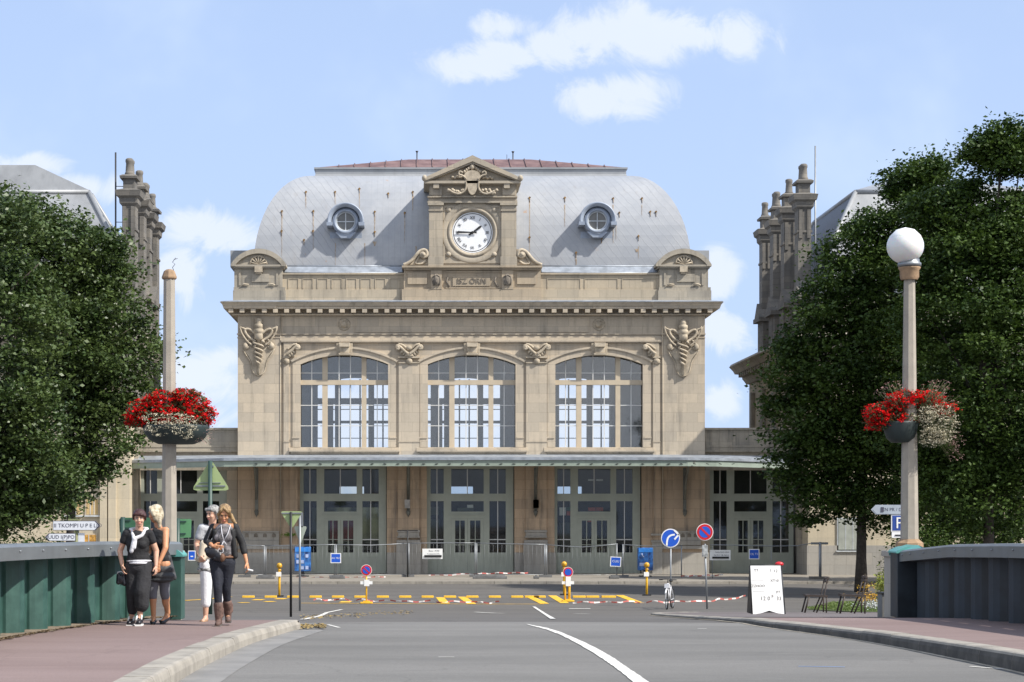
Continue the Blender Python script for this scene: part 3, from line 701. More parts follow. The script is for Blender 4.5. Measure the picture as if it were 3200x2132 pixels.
# attic parapet, corner pedestals
M_AT = stone('attic_stone', (.44, .38, .29), dirt=.5)
for x0, x1 in ((880, 1262), (1690, 2060)):
    b = MB(); b.bp(x0, x1, 853, 858, YF + .02, .5); b.bp(x0, x1, 858, 905, YF + .12, .4); b.bp(x0, x1, 905, 942, YF + .04, .45)
    n = 8 if x0 < 1000 else 3; q = (x1 - x0 - 20) / n
    for i in range(n): 
        u0 = x0 + 20 + i * q; b.bp(u0, u0 + q - 12, 870, 872, YF + .09, .05); b.bp(u0, u0 + 2, 872, 902, YF + .09, .05); b.bp(u0 + q - 14, u0 + q - 12, 872, 902, YF + .09, .05)
    part(b, 'attic_parapet', M_AT)
def pedestal(x0, x1):
    xc = (x0 + x1) / 2; b = MB(); d = 2.6
    b.bp(x0 + 4, x1 + 2, 908, 941, YF - .12, d); b.bp(x0 + 6, x1, 898, 908, YF - .06, d - .1)
    b.bp(x0 + 8, x1 - 8, 836, 898, YF - .02, d - .1)
    b.bp(x0 + 62, x1 - 50, 856, 881, YF - .09, .1); b.bp(x0 + 22, x0 + 28, 850, 892, YF - .07, .1); b.bp(x1 - 28, x1 - 22, 850, 892, YF - .07, .1)
    b.bp(x0 + 3, x1 - 3, 832, 839, YF - .14, d); b.bp(x0 - 1, x1 + 1, 827, 833, YF - .22, d)
    o1 = arc(x0 - 3, x1 + 3, 826, 777, 20); o2 = arc(x0 + 12, x1 - 12, 827, 792, 20)
    b.pp(o1[::-1] + [(x0 - 3, 832), (x0 + 12, 832)] + o2 + [(x1 - 12, 832), (x1 + 3, 832)], [], YF - .24, d)
    o3 = arc(x0 + 3, x1 - 3, 827, 783, 20); b.pp(o3[::-1] + [(x0 + 3, 832), (x1 - 3, 832)], [], YF - .05, d - .3)
    pd = part(b, 'corner_pedestal', M_SG)
    b = MB(); P = lambda dx, dy: at(xc + dx, dy, YF - .1)
    for i in range(7):
        a = math.pi * (i + .5) / 7; b.tube([P(0, 826), P(math.cos(a) * 26, 826 - math.sin(a) * 25)], [.02, .05], 6)
    b.tube([P(-26 * math.cos(t / 10 * math.pi), 826 - 26 * math.sin(t / 10 * math.pi)) for t in range(11)], .045, 6)
    b.bp(xc - 12, xc + 12, 833, 850, YF - .3, .25); b.bp(xc - 9, xc + 9, 850, 855, YF - .24, .2)
    for s in (-1, 1): b.tube([P(s * 30, 890), P(s * 44, 888), P(s * 52, 892)], .05, 6)
    part(b, 'shell_carving', M_ORN, pd); return pd
pedestal(724, 891); pedestal(2053, 2221)
b = MB()
for xa, xb in ((720, 800), (2150, 2216)): b.bp(xa, xb, 783, 835, YF + 2.5, 2)
part(b, 'side_coping', M_ZN2)
# ---- roof
zb = at(0, 832, YF).z; ztop = at(0, 552, 108).z; NR = 14; bx0, bx1, by0, by1 = -8.55, 14.49, 104.75, 120.6; INS = 3.15
b = MB(); pr = []
for i in range(NR + 1):
    a = math.pi / 2 * i / NR; pr.append((zb + (ztop - zb) * math.sin(a), -INS * (1 - math.cos(a))))
frustum(b, pr, bx0, bx1, by0, by1)
b.s = [len(f) == 4 and False for f in b.f]
rf = part(b, 'mansard_roof', M_ZN)
b = MB(); frustum(b, [(ztop - .25, -INS + .02), (ztop + .02, -INS + .08), (ztop + .1, -INS + .05), (at(0, 531, 108).z, -INS + .05), (at(0, 530.5, 108).z, -INS + .12), (at(0, 527, 108).z + .03, -INS + .12)], bx0, bx1, by0, by1); part(b, 'roof_curb', M_ZN2)
b = MB(); z0 = at(0, 526, 108).z + .02; z1 = at(0, 499.5, 110.5).z
cx0, cx1, cy0, cy1 = bx0 + INS, bx1 - INS, by0 + INS, by1 - INS
ym = (cy0 + cy1) / 2
b.add([(cx0, cy0, z0), (cx1, cy0, z0), (cx1, cy1, z0), (cx0, cy1, z0), (cx0 + 5, cy0 + 2.5, z1), (cx1 - 5, cy0 + 2.5, z1), (cx1 - 5, cy1 - 2.5, z1), (cx0 + 5, cy1 - 2.5, z1)], [(0, 1, 5, 4), (1, 2, 6, 5), (2, 3, 7, 6), (3, 0, 4, 7), (4, 5, 6, 7)])
x = cx0 + 1.2
while x < cx1 - .8:
    t = 1 if cx0 + 5 < x < cx1 - 5 else min(x - cx0, cx1 - x) / 5
    e = Vector((x + (0 if t == 1 else 0), cy0 + 2.5 * t, z0 + (z1 - z0) * t)); b.tube([(x, cy0, z0 + .02), e + Vector((0, 0, .03))], .04, 4); x += .85
part(b, 'upper_roof', M_RED)
for px, h in ((1303, .42), (1603, .40), (1584, .30)):
    b = MB(); p = at(px, 500, 112); b.tube([p - Vector((0, 0, .9)), p + Vector((0, 0, h))], .035 if h > .35 else .015, 6)
    if h > .35: b.tube([p + Vector((0, 0, h)), p + Vector((0, 0, h + .08))], [.05, .09], 8)
    part(b, 'roof_vent', M_DKIRON)
b = MB()
for x0, x1 in ((889, 1258), (1693, 2056)):
    a = at(x0, 833, YF + .45); c = at(x1, 853, YF + .45); b.add([(a.x, YF + .9, a.z + .05), (c.x, YF + .9, a.z + .05), (c.x, YF + .5, c.z - .02), (a.x, YF + .5, c.z - .02)], [(0, 1, 2, 3)])
    b.tube([(a.x, YF + .5, c.z), (c.x, YF + .5, c.z)], .05, 8); b.tube([(a.x, YF + .98, a.z + .08), (c.x, YF + .98, a.z + .08)], .05, 6)
part(b, 'roof_gutter', M_LED)
# snow hooks on the zinc
def roof_y(z): 
    s = max(0, min(.999, (z - zb) / (ztop - zb))); return by0 + INS * (1 - math.cos(math.asin(s)))
M_STAIN = mat('rust_stain', (.36, .25, .15), .8, var=.3, scale=7, col2=(.42, .36, .29))
for px, py, L, wd in ((956, 612, 40, 1.5), (1047, 606, 34, 1.8), (881, 672, 130, 1.6), (979, 672, 110, 1.5), (1123, 602, 60, 1.2), (1171, 676, 60, 1.8), (1290, 612, 46, 2.2), (1265, 680, 80, 1.6), (1655, 628, 200, 1.6), (1765, 640, 70, 1.8), (1916, 640, 120, 1.6), (1925, 690, 60, 1.2), (2006, 640, 34, 1.2), (1800, 792, 50, 2.4), (1995, 770, 40, 1.2), (1171, 755, 14, 6), (1990, 778, 10, 7), (1048, 760, 70, 1.2), (1140, 760, 70, 1.4), (1300, 770, 40, 2.2)):
    b = MB(); vs = []
    for i in range(9):
        y = py + L * i / 8; z = at(0, y, 106).z; Y = roof_y(z) - .012
        for _ in range(3): z = at(0, y, Y).z; Y = roof_y(z) - .012
        q = at(px + random.uniform(-.6, .6), y, Y); ww = wd / 59 * (1 - .7 * i / 8) * random.uniform(.6, 1.2); vs += [(q.x - ww, Y, q.z), (q.x + ww, Y, q.z)]
    b.add(vs, [(2 * i, 2 * i + 1, 2 * i + 3, 2 * i + 2) for i in range(8)]); part(b, 'rust_streak', M_STAIN, rf)
M_HOOK = mat('rusty_hook', (.12, .085, .05), .8, var=.5, scale=9, col2=(.35, .2, .06))
hk = [(956, 600), (1047, 600), (1123, 590), (1213, 605), (1290, 600), (881, 660), (979, 660), (1171, 662), (1265, 665), (880, 722), (978, 722), (1171, 725), (1655, 618), (1765, 618), (1916, 620), (2006, 620), (2050, 662), (2032, 662), (1935, 665), (1995, 738), (1655, 742), (1880, 745), (1800, 790), (950, 750)]
for px, py in hk:
    Y = 105.2
    for _ in range(4): Y = roof_y(at(px, py, Y).z) - .05
    p = at(px, py, Y); b = MB(); q = at(px, py + 16, Y); q.y = roof_y(q.z) - .02
    b.tube([p + Vector((0, .1, 0)), p + Vector((0, -.03, 0))], .03, 5); b.tube([p, q], [.022, .012], 5); b.obox(p, .09, .04, .11, Euler((0, .78, 0)).to_matrix())
    part(b, 'roof_hook', M_HOOK, rf)
# round dormers
def dormer(px, py):
    D = MB(); Y = 104.35; c = at(px, py, Y); s = Y / F0
    D.lathe([(42 * s, 1.6), (42 * s, .12), (40 * s, .0), (34 * s, -.06), (30 * s, 0), (29 * s, .25)], c, 32, 'y')
    D.lathe([(41 * s, -.02), (36 * s, .06), (30 * s, .02), (30 * s, .3)], c, 32, 'y')
    d = part(D, 'dormer', M_LEAD)
    H = MB(); H.lathe([(44 * s, 1.2), (44 * s, -.16), (48 * s, -.22), (53 * s, -.28), (56 * s, -.28), (57 * s, -.22), (57 * s, 1.5)], c, 30, 'y', True, -8, 188)
    for sx in (-1, 1): H.box(c.x + sx * 50 * s - .15, c.x + sx * 50 * s + .15, Y - .3, Y + .8, c.z - .26, c.z - .08)
    H.box(c.x - 50 * s, c.x + 50 * s, Y + .55, Y + 1.0, c.z - .96, c.z - .5); H.pp([(px - 32, py + 34), (px + 32, py + 34), (px + 14, py + 52), (px - 14, py + 52)], [], Y + .02, .6)
    part(H, 'dormer_hood', M_LEAD, d)
    b = MB(); b.lathe([(31 * s, .12), (31 * s, .06), (27 * s, .06), (27 * s, .14)], c, 28, 'y'); b.box(c.x - 27 * s, c.x + 27 * s, Y + .1, Y + .14, c.z - .025, c.z + .025); b.box(c.x - .025, c.x + .025, Y + .097, Y + .143, c.z - 27 * s, c.z + 27 * s); part(b, 'window_frame', M_WH2, d)
    b = MB(); b.lathe([(.0005, .15), (28.5 * s, .15)], c, 28, 'y', False); part(b, 'glass', M_GREYG, d)
    return d
M_LEAD = mat('blue_grey_lead', (.30, .345, .42), .5, metal=.2, var=.12, streak=.15); M_WH2 = mat('pale_frame', (.5, .53, .55), .5)
M_GREYG = mat('dusty_glass', (.13, .13, .125), .12, var=.15, spec=.6)
dormer(1080, 692); dormer(1867, 690)
# ---- clock tower
TY = YF - .15
b = MB()
b.pp([(1341, 560), (1614, 560), (1614, 836), (1341, 836)], [[(1476 + 80 * math.cos(t / 20 * math.pi), 726 + 80 * math.sin(t / 20 * math.pi)) for t in range(40)]], TY, .35)
b.bp(1341, 1614, 560, 836, TY + .36, 3.4)
tw = part(b, 'clock_tower', M_TW)
b = MB()
b.bp(1256, 1695, 830, 836, TY - .30, 2.2); b.bp(1262, 1690, 836, 843, TY - .18, 1.9)
b.bp(1262, 1690, 843, 904, TY, 1.5); b.bp(1256, 1692, 904, 941, TY - .12, 1.6)
for x0, x1 in ((1346, 1381), (1568, 1604)): b.bp(x0, x1, 845, 904, TY - .14, .15)
b.bp(1415, 1532, 864, 894, TY - .06, .08); b.bp(1393, 1568, 847, 852, TY - .05, .07); b.bp(1393, 1568, 898, 902, TY - .05, .07)
for x0, x1 in ((1274, 1334), (1616, 1675)): b.bp(x0, x1, 852, 888, TY - .07, .08)
part(b, 'tower_base', stone('base_stone', (.42, .35, .26), dirt=.45), tw)
b = MB(); b.text('ISZ ORN', .40, at(1474, 879, TY - .075), ext=.02); 
for x in (1400, 1550):
    b.tube([at(x, 866, TY - .04), at(x - 5, 880, TY - .06), at(x + 5, 896, TY - .04)], .05, 6)
part(b, 'tablet_carving', M_ORND, tw)
for xc in (1364, 1586):
    b = MB(); P = lambda dx, dy, f: at(xc + dx, 876 + dy, TY - .14 - f)
    b.ell(P(0, 0, .03), (.17, .14, .28), 12, 10); b.ell(P(0, 4, .14), (.035, .06, .06), 8, 6)
    for s in (-1, 1):
        b.ell(P(s * 4, -3, .13), (.035, .03, .02), 6, 5); b.tube([P(s * 9, -14, .05), P(s * 12, 0, .05), P(s * 8, 16, .04)], .045, 6); b.tube([P(0, -18, .08), P(s * 8, -12, .1)], .05, 6)
    b.tube([P(-4, 9, .12), P(4, 9, .12)], .02, 5); part(b, 'carved_mask', M_ORND, tw)
# pilasters, bands, pediment
b = MB()
for x0, x1 in ((1341, 1384), (1567, 1614)):
    b.bp(x0, x1, 640, 802, TY - .16, .2); b.bp(x0 - 3, x1 + 2, 802, 830, TY - .26, .3); b.bp(x0 - 4, x1 + 3, 634, 641, TY - .26, .3); b.bp(x0 - 2, x1 + 1, 655, 659, TY - .21, .3)
    b.bp(x0 + 3, x1 - 3, 573, 610, TY - .16, .2)
b.bp(1336, 1617, 612, 617, TY - .2, .3); b.bp(1339, 1615, 617, 628, TY - .06, .1); b.bp(1336, 1617, 628, 634, TY - .22, .3)
b.pp([(1385, 643), (1566, 643), (1566, 823), (1385, 823)], [[(1391, 649), (1391, 817), (1560, 817), (1560, 649)]], TY - .05, .06)
for x, y in ((1402, 656), (1544, 657), (1402, 795), (1544, 795)): b.lathe([(.001, -.1), (.08, -.09), (.14, -.03), (.15, .02)], at(x, y, TY - .02), 12, 'y')
part(b, 'tower_pilasters', M_TW, tw)
b = MB()
b.bp(1325, 1628, 565, 573, TY - .42, 3.8); b.bp(1335, 1620, 573, 577, TY - .25, 3.5)
for x in (1363, 1584): b.bp(x - 9, x + 9, 573, 588, TY - .38, .4)
for s in (-1, 1):
    X = lambda d: 1476.5 + s * d
    b.pp([(X(0), 485), (X(0), 504), (X(146), 564), (X(152), 556)][::s], [], TY - .50, 4.0)
    b.pp([(X(0), 504), (X(0), 511), (X(140), 566), (X(146), 564)][::s], [], TY - .40, .5)
    b.ell(at(X(150), 557, TY - .4), (.14, .2, .17), 8, 6)
b.pp([(1476.5, 509), (1618, 566), (1335, 566)][::-1], [], TY - .08, 3.2)
part(b, 'pediment', M_TW, tw)
b = MB(); P = lambda dx, dy, f=0: at(1476 + dx, dy, TY - .3 - f)
b.pp([(1476 + a, c) for a, c in smooth([(-28, 552), (-20, 536), (0, 531), (20, 536), (28, 552), (20, 566), (15, 590), (8, 606), (0, 609), (-8, 606), (-15, 590), (-20, 566)], 2)][::-1], [], TY - .42, .35)
for s in (-1, 1):
    b.tube([P(s * a, c, .12) for a, c in smooth([(18, 560), (30, 548), (44, 546), (40, 534), (30, 540)], 2)], .05, 6)
    b.tube([P(s * a, c, .1) for a, c in smooth([(20, 568), (18, 585), (26, 600), (40, 607), (58, 603), (70, 596)], 2)], .055, 6)
    for i in range(9): b.ell(P(s * (28 + i * 6 + random.uniform(-2, 2)), 598 + random.uniform(-6, 6), .05), (.09, .1, .09), 7, 5)
    for i in range(5): b.ell(P(s * (34 + i * 7), 556 - i * .2 + random.uniform(-3, 3), -.1), (.09, .14, .08), 7, 5)
    for i in range(4): b.ell(P(s * (6 + i * 6), 522 + i * 5, -.02), (.08, .12, .1), 7, 5)
b.ell(P(0, 522, .0), (.13, .15, .16), 10, 8)
part(b, 'pediment_shield', M_ORN, tw)
# side volutes of the tower
for s in (-1, 1):
    b = MB(); X = lambda d: 1477 + s * d
    out = [(X(138), 828), (X(138), 778), (X(148), 780), (X(160), 784), (X(172), 798), (X(184), 814), (X(206), 825), (X(216), 828)]
    b.pp(out[::-s] if s < 0 else out[::-1], [], TY - .05, .5)
    b.tube([at(X(a), c, TY - .12) for a, c in smooth([(216, 828), (200, 822), (186, 810), (174, 794), (164, 784), (150, 780), (142, 788), (142, 798), (150, 805), (160, 802), (162, 794), (155, 789), (150, 794)], 2)], .09, 8)
    b.tube([at(X(a), c, TY - .08) for a, c in smooth([(166, 800), (174, 814), (180, 824), (160, 826), (146, 816)], 1)], .06, 6)
    b.lathe([(.001, -.2), (.1, -.18), (.13, -.05), (.13, .1)], at(X(154), 796, TY - .1), 12, 'y')
    part(b, 'volute', M_ORN, tw)
# clock
ck = at(1476.5, 726, TY); sK = 1 / 60.1
b = MB(); b.lathe([(98 * sK, .02), (98 * sK, -.05), (94 * sK, -.07), (84 * sK, -.07), (80 * sK, -.03), (78 * sK, .0), (76 * sK, -.08), (72 * sK, -.10), (68 * sK, -.06), (66 * sK, .05), (64 * sK, .14)], ck, 48, 'y')
clk = part(b, 'clock', M_TW)
b = MB(); b.lathe([(.0005, .12), (63.5 * sK, .12)], ck, 48, 'y', False); part(b, 'clock_face', mat('clock_enamel', (.82, .83, .84), .3, var=.02), clk)
b = MB(); rom = ['XII', 'I', 'II', 'III', 'IV', 'V', 'VI', 'VII', 'VIII', 'IX', 'X', 'XI']
for i, t in enumerate(rom):
    a = 2 * math.pi * i / 12; ur = Vector((math.sin(a), 0, math.cos(a))); rt = Vector((math.cos(a), 0, -math.sin(a)))
    b.text(t, .22, ck + ur * 46 * sK + Vector((0, .10, 0)), rt, ur, ext=.006)
b.lathe([(58 * sK, .112), (59 * sK, .105), (60 * sK, .112)], ck, 48, 'y')
part(b, 'numerals', M_BK, clk)
def hand(name, ang, L, wd, y):
    b = MB(); a = R(ang); d = Vector((math.sin(a), 0, math.cos(a))); n_ = Vector((math.cos(a), 0, -math.sin(a)))
    pts = [ck - d * .22 + n_ * wd * .9, ck - d * .22 - n_ * wd * .9, ck - n_ * wd * .5, ck + d * L * .85 - n_ * wd, ck + d * L, ck + d * L * .85 + n_ * wd, ck + n_ * wd * .5]
    vs = [(p.x, ck.y + y, p.z) for p in pts] + [(p.x, ck.y + y + .02, p.z) for p in pts]; k = len(pts)
    b.add(vs, [tuple(range(k)), tuple(range(k, 2 * k))[::-1]] + [(i, i + k, (i + 1) % k + k, (i + 1) % k) for i in range(k)]); b.lathe([(.0005, y - .02), (.07, y - .02), (.07, y + .03)], ck, 12, 'y'); part(b, name, M_BK, clk)
hand('minute_hand', 271, .86, .055, .04); hand('hour_hand', 54, .60, .06, .07)
# ---- ground floor glazing
M_GR = M_GRN
def make_door(x, parent, Y, dark=None, label=None):
    """green screen: fanlights, rail, side lights, transom light, two leaves; x = left edge in px at Y"""
    b = MB(); V = [(0, 12), (53, 76.5), (178, 196), (247, 271)]
    q = lambda a, c, y0, y1, f=0, d=.1: b.bp(x + a, x + c, y0, y1, Y - f, d)
    for a, c in V: q(a, c, 1436, 1797)
    q(12, 247, 1436, 1466, -.01); q(12, 247, 1543, 1566.5, .015, .11); q(76.5, 178, 1599, 1621, .005); q(12, 53, 1727, 1797, -.005); q(196, 247, 1727, 1797, -.005)
    q(72, 181, 1608, 1611, .06, .1)
    for a in (14, 34, 198, 223):
        q(a, a + 18, 1740, 1742, .015, .03); q(a, a + 2, 1742, 1784, .015, .03); q(a + 16, a + 18, 1742, 1784, .015, .03); q(a, a + 18, 1784, 1786, .015, .03)
    s = part(b, 'entrance_screen', M_GR, parent)
    if label: s['label'] = label
    b = MB()
    for a, y0, y1 in ((32, 1466, 1543), (127, 1466, 1543), (222, 1466, 1543), (32, 1566.5, 1727), (222, 1566.5, 1727)): b.bp(x + a - 1.3, x + a + 1.3, y0, y1, Y + .03, .03)
    for a, c in ((12, 53), (196, 247)): b.bp(x + a, x + c, 1685, 1688, Y + .032, .026)
    part(b, 'glazing_bars', M_WHITEB, s)
    b = MB()
    for a, c, y0, y1 in ((12, 53, 1466, 1543), (76.5, 178, 1466, 1543), (196, 247, 1466, 1543), (12, 53, 1566.5, 1727), (196, 247, 1566.5, 1727), (76.5, 178, 1566.5, 1599)): b.bp(x + a, x + c, y0, y1, Y + .06, .01)
    part(b, 'glass', M_GLD, s)
    for a, c in ((76.8, 127), (127.6, 177.7)):
        g0, g1 = (a + 12, c - 8) if a < 100 else (a + 8, c - 10)
        b = MB(); b.pp([(x + a, 1621.3), (x + c, 1621.3), (x + c, 1796), (x + a, 1796)], [[(x + g0, 1627), (x + g0, 1727), (x + g1, 1727), (x + g1, 1627)]], Y + .005, .07)
        b.bp(x + (g0 + g1) / 2 - 1.3, x + (g0 + g1) / 2 + 1.3, 1627, 1727, Y + .02, .03)
        for yy in (1686, 1703): b.bp(x + g0, x + g1, yy - 1, yy + 1, Y + .022, .026)
        for u in (g0 - 4, (g0 + g1) / 2 + 1): b.bp(x + u, x + u + 15, 1740, 1742, Y - .008, .02); b.bp(x + u, x + u + 1.6, 1742, 1786, Y - .008, .02)
        hx = c - 5 if a < 100 else a + 4
        b.bp(x + hx - .8, x + hx + .8, 1700, 1716, Y - .06, .04); b.bp(x + hx - .5, x + hx + .5, 1702, 1704, Y - .03, .04); b.bp(x + hx - .5, x + hx + .5, 1712, 1714, Y - .03, .04)
        b.mi = 1; b.bp(x + g0, x + g1, 1627, 1727, Y + .045, .01)
        part(b, 'door_leaf', [M_GR, M_GLD], s)
    return s
DY = YF + .38
d1 = make_door(936.5, ST, DY); copy_tree(d1, ST, add=(398.5 / 60, 0, 0)); copy_tree(d1, ST, add=(796 / 60, 0, 0))
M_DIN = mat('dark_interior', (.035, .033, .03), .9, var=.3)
# what stands just inside the doors
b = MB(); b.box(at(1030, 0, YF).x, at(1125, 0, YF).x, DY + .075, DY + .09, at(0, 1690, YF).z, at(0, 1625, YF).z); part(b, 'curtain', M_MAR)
def inn(x0, x1, y0, y1, dd): b = MB(); b.bp(x0, x1, y0, y1, YF + dd, .15); part(b, 'ticket_booth', M_INL)
inn(1022, 1190, 1586, 1720, 3.0); inn(975, 1003, 1586, 1690, 2.6); inn(1345, 1372, 1584, 1610, 2.4); inn(1430, 1480, 1586, 1597, 2.4); inn(1748, 1800, 1634, 1780, 2.8); inn(1345, 1372, 1622, 1700, 3.4)
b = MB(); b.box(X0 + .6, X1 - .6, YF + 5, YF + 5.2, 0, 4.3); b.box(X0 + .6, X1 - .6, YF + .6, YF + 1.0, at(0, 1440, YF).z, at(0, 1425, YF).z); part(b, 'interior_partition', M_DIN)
b = MB(); b.bp(1838, 1861, 1586, 1597, YF + .46, .01); b.bp(1863, 1885, 1586, 1597, YF + .46, .01); b.bp(1771, 1797, 1598, 1611, YF + .46, .01); b.bp(1836, 1862, 1622, 1632, YF + .46, .01); part(b, 'red_poster', mat('poster_red', (.5, .10, .05), .7))
b = MB(); b.bp(1748, 1768, 1586, 1611, YF + .455, .01); b.bp(1460, 1479, 1578, 1587, YF + .455, .01); b.bp(1838, 1858, 1498, 1503, YF + .46, .01); b.bp(1863, 1884, 1498, 1503, YF + .46, .01); part(b, 'white_notice', M_WH)
b = MB(); b.bp(1770, 1797, 1585, 1595, YF + .455, .01); part(b, 'green_notice', M_EMR)
# ---- canopy, swept back at both ends
b = MB(); pts = []
xs_ = [(395, 1440, 102.6), (470, 1438.5, 102.0), (560, 1436.5, 101.2), (700, 1433, 100.2), (800, 1432, 100.0), (1200, 1431, 100.0), (1700, 1430.5, 100.0), (2150, 1431, 100.0), (2250, 1432.5, 100.4), (2400, 1437.5, 101.5), (2480, 1440, 102.2)]
top = [at(x, y, Y) for x, y, Y in xs_]; zc = sum(p.z for p in top) / len(top)
n = len(top)
def band(dz0, dz1, f, d, mm=None):
    vs = []
    for p in top: vs += [(p.x, p.y - f, p.z + dz0), (p.x, p.y - f, p.z + dz1), (p.x, p.y - f + d, p.z + dz1), (p.x, p.y - f + d, p.z + dz0)]
    b.add(vs, [(4 * i + j, 4 * i + 4 + j, 4 * i + 4 + (j + 1) % 4, 4 * i + (j + 1) % 4) for i in range(n - 1) for j in range(4)] + [(0, 1, 2, 3), tuple(4 * (n - 1) + j for j in (3, 2, 1, 0))])
band(-.13, -.40, 0, .08); band(-.38, -.42, .03, .14)
cn = part(b, 'canopy', M_GRN2)
b = MB(); band(.02, -.12, .07, .16); vs = []
for p in top: vs += [(p.x, p.y, p.z - .02), (p.x, YF + .05, p.z + .28), (p.x, YF + .05, p.z + .18), (p.x, p.y + .06, p.z - .12)]
b.add(vs, [(4 * i + j, 4 * i + 4 + j, 4 * i + 4 + (j + 1) % 4, 4 * i + (j + 1) % 4) for i in range(n - 1) for j in range(4)] + [(0, 1, 2, 3), tuple(4 * (n - 1) + j for j in (3, 2, 1, 0))])
part(b, 'canopy_roof', M_LED, cn)
b = MB()
x = 800
while x < 2300: p = at(x, 1450, 99.97); b.obox(p, .14, .03, .035, Euler((0, random.uniform(-.4, .4), 0)).to_matrix()); x += 40.3
part(b, 'canopy_bolts', M_BK, cn)
def bracket(px, lantern=False):
    b = MB(); Y = YF - .14; p = at(px, 1600, Y)
    b.bp(px - 5, px + 5, 1462, 1610, Y - .04, .08); zt = at(0, 1458, Y).z
    b.tube([(p.x, Y - .05, at(0, 1560, Y).z), (p.x, Y - .5, at(0, 1500, Y).z), (p.x, Y - 1.6, zt + .1), (p.x, Y - 3.4, zt + .12)], .06, 6)
    b.tube([(p.x, Y, zt + .1), (p.x, Y - 3.5, zt + .14)], .06, 6); b.lathe([(.001, .12), (.12, .06), (.1, -.1), (.04, -.2), (.001, -.3)], (p.x, Y - .06, at(0, 1600, Y).z), 8)
    k = part(b, 'canopy_bracket', mat('bracket_paint', (.14, .14, .12), .7, var=.3), cn); return k
for px in (802, 1276, 1674, 2140): bracket(px)
for px in (1273, 1675):
    b = MB(); c = at(px, 1575, YF - .5); b.box(c.x - .14, c.x + .14, c.y - .14, c.y + .14, c.z - .22, c.z + .22); b.tube([(c.x, c.y, c.z), (c.x, YF - .1, c.z)], .03, 6); part(b, 'wall_lantern', mat('lantern_grey', (.35, .33, .30), .6, var=.3), cn)
for px in (876.5, 2071): b.tube([at(px, 990, YF - .1), at(px, 1700, YF - .1)], .035, 8)
part(b, 'downpipe', M_WG)

# ------------------------------------------------------------------ low wings
def wing(x0, x1, label, dx0, piers):
    W = empty('station_wing', (at((x0 + x1) / 2, 0, YF).x, YF + .9, PVZ), label, 'building wing'); Y = YF + .7
    b = MB(); b.bp(x0, x1, 1337, 1343, Y - .12, .7); b.bp(x0, x1, 1343, 1392, Y, .5); b.bp(x0, x1, 1392, 1398, Y - .06, .5); b.bp(x0, x1, 1398, 1408, Y - .03, .5); b.bp(x0, x1, 1408, 1413, Y - .14, .6); b.bp(x0, x1, 1413, 1470, Y, .5)
    part(b, 'parapet', M_SG, W)
    for a, c in piers: b = MB(); b.bp(a, c, 1470, 1797, Y, .5); part(b, 'pier', M_ST, W)
    for a, c in piers: b = MB(); b.bp(a - 2, c + 2, 1727, 1798, Y - .05, .5); part(b, 'plinth', M_PL, W)
    make_door(dx0, W, Y + .2)
    b = MB(); A = at(x0, 1470, Y + .6); C = at(x1, 1797, Y + .6); b.box(A.x, C.x, Y + 5.0, Y + 5.2, 0, A.z + 1.5); b.box(A.x, C.x, Y + .5, Y + 12, A.z + 1.4, A.z + 1.55); part(b, 'rear_wall', M_IN, W)
    b = MB(); b.tube([at(piers[0][1] + 8 if x0 < 1000 else piers[-1][0] - 6, 1470, Y - .1), at(piers[0][1] + 8 if x0 < 1000 else piers[-1][0] - 6, 1796, Y - .1)], .06, 8); part(b, 'downpipe', M_DKIRON, W)
    return W
wing(398, 742, 'low stone wing with green doors on the left side of the station hall', 438, [(362, 400), (400, 438), (709, 742)])
wing(2204, 2560, 'low stone wing with green doors on the right side of the station hall', 2218, [(2203, 2218), (2489, 2560)])

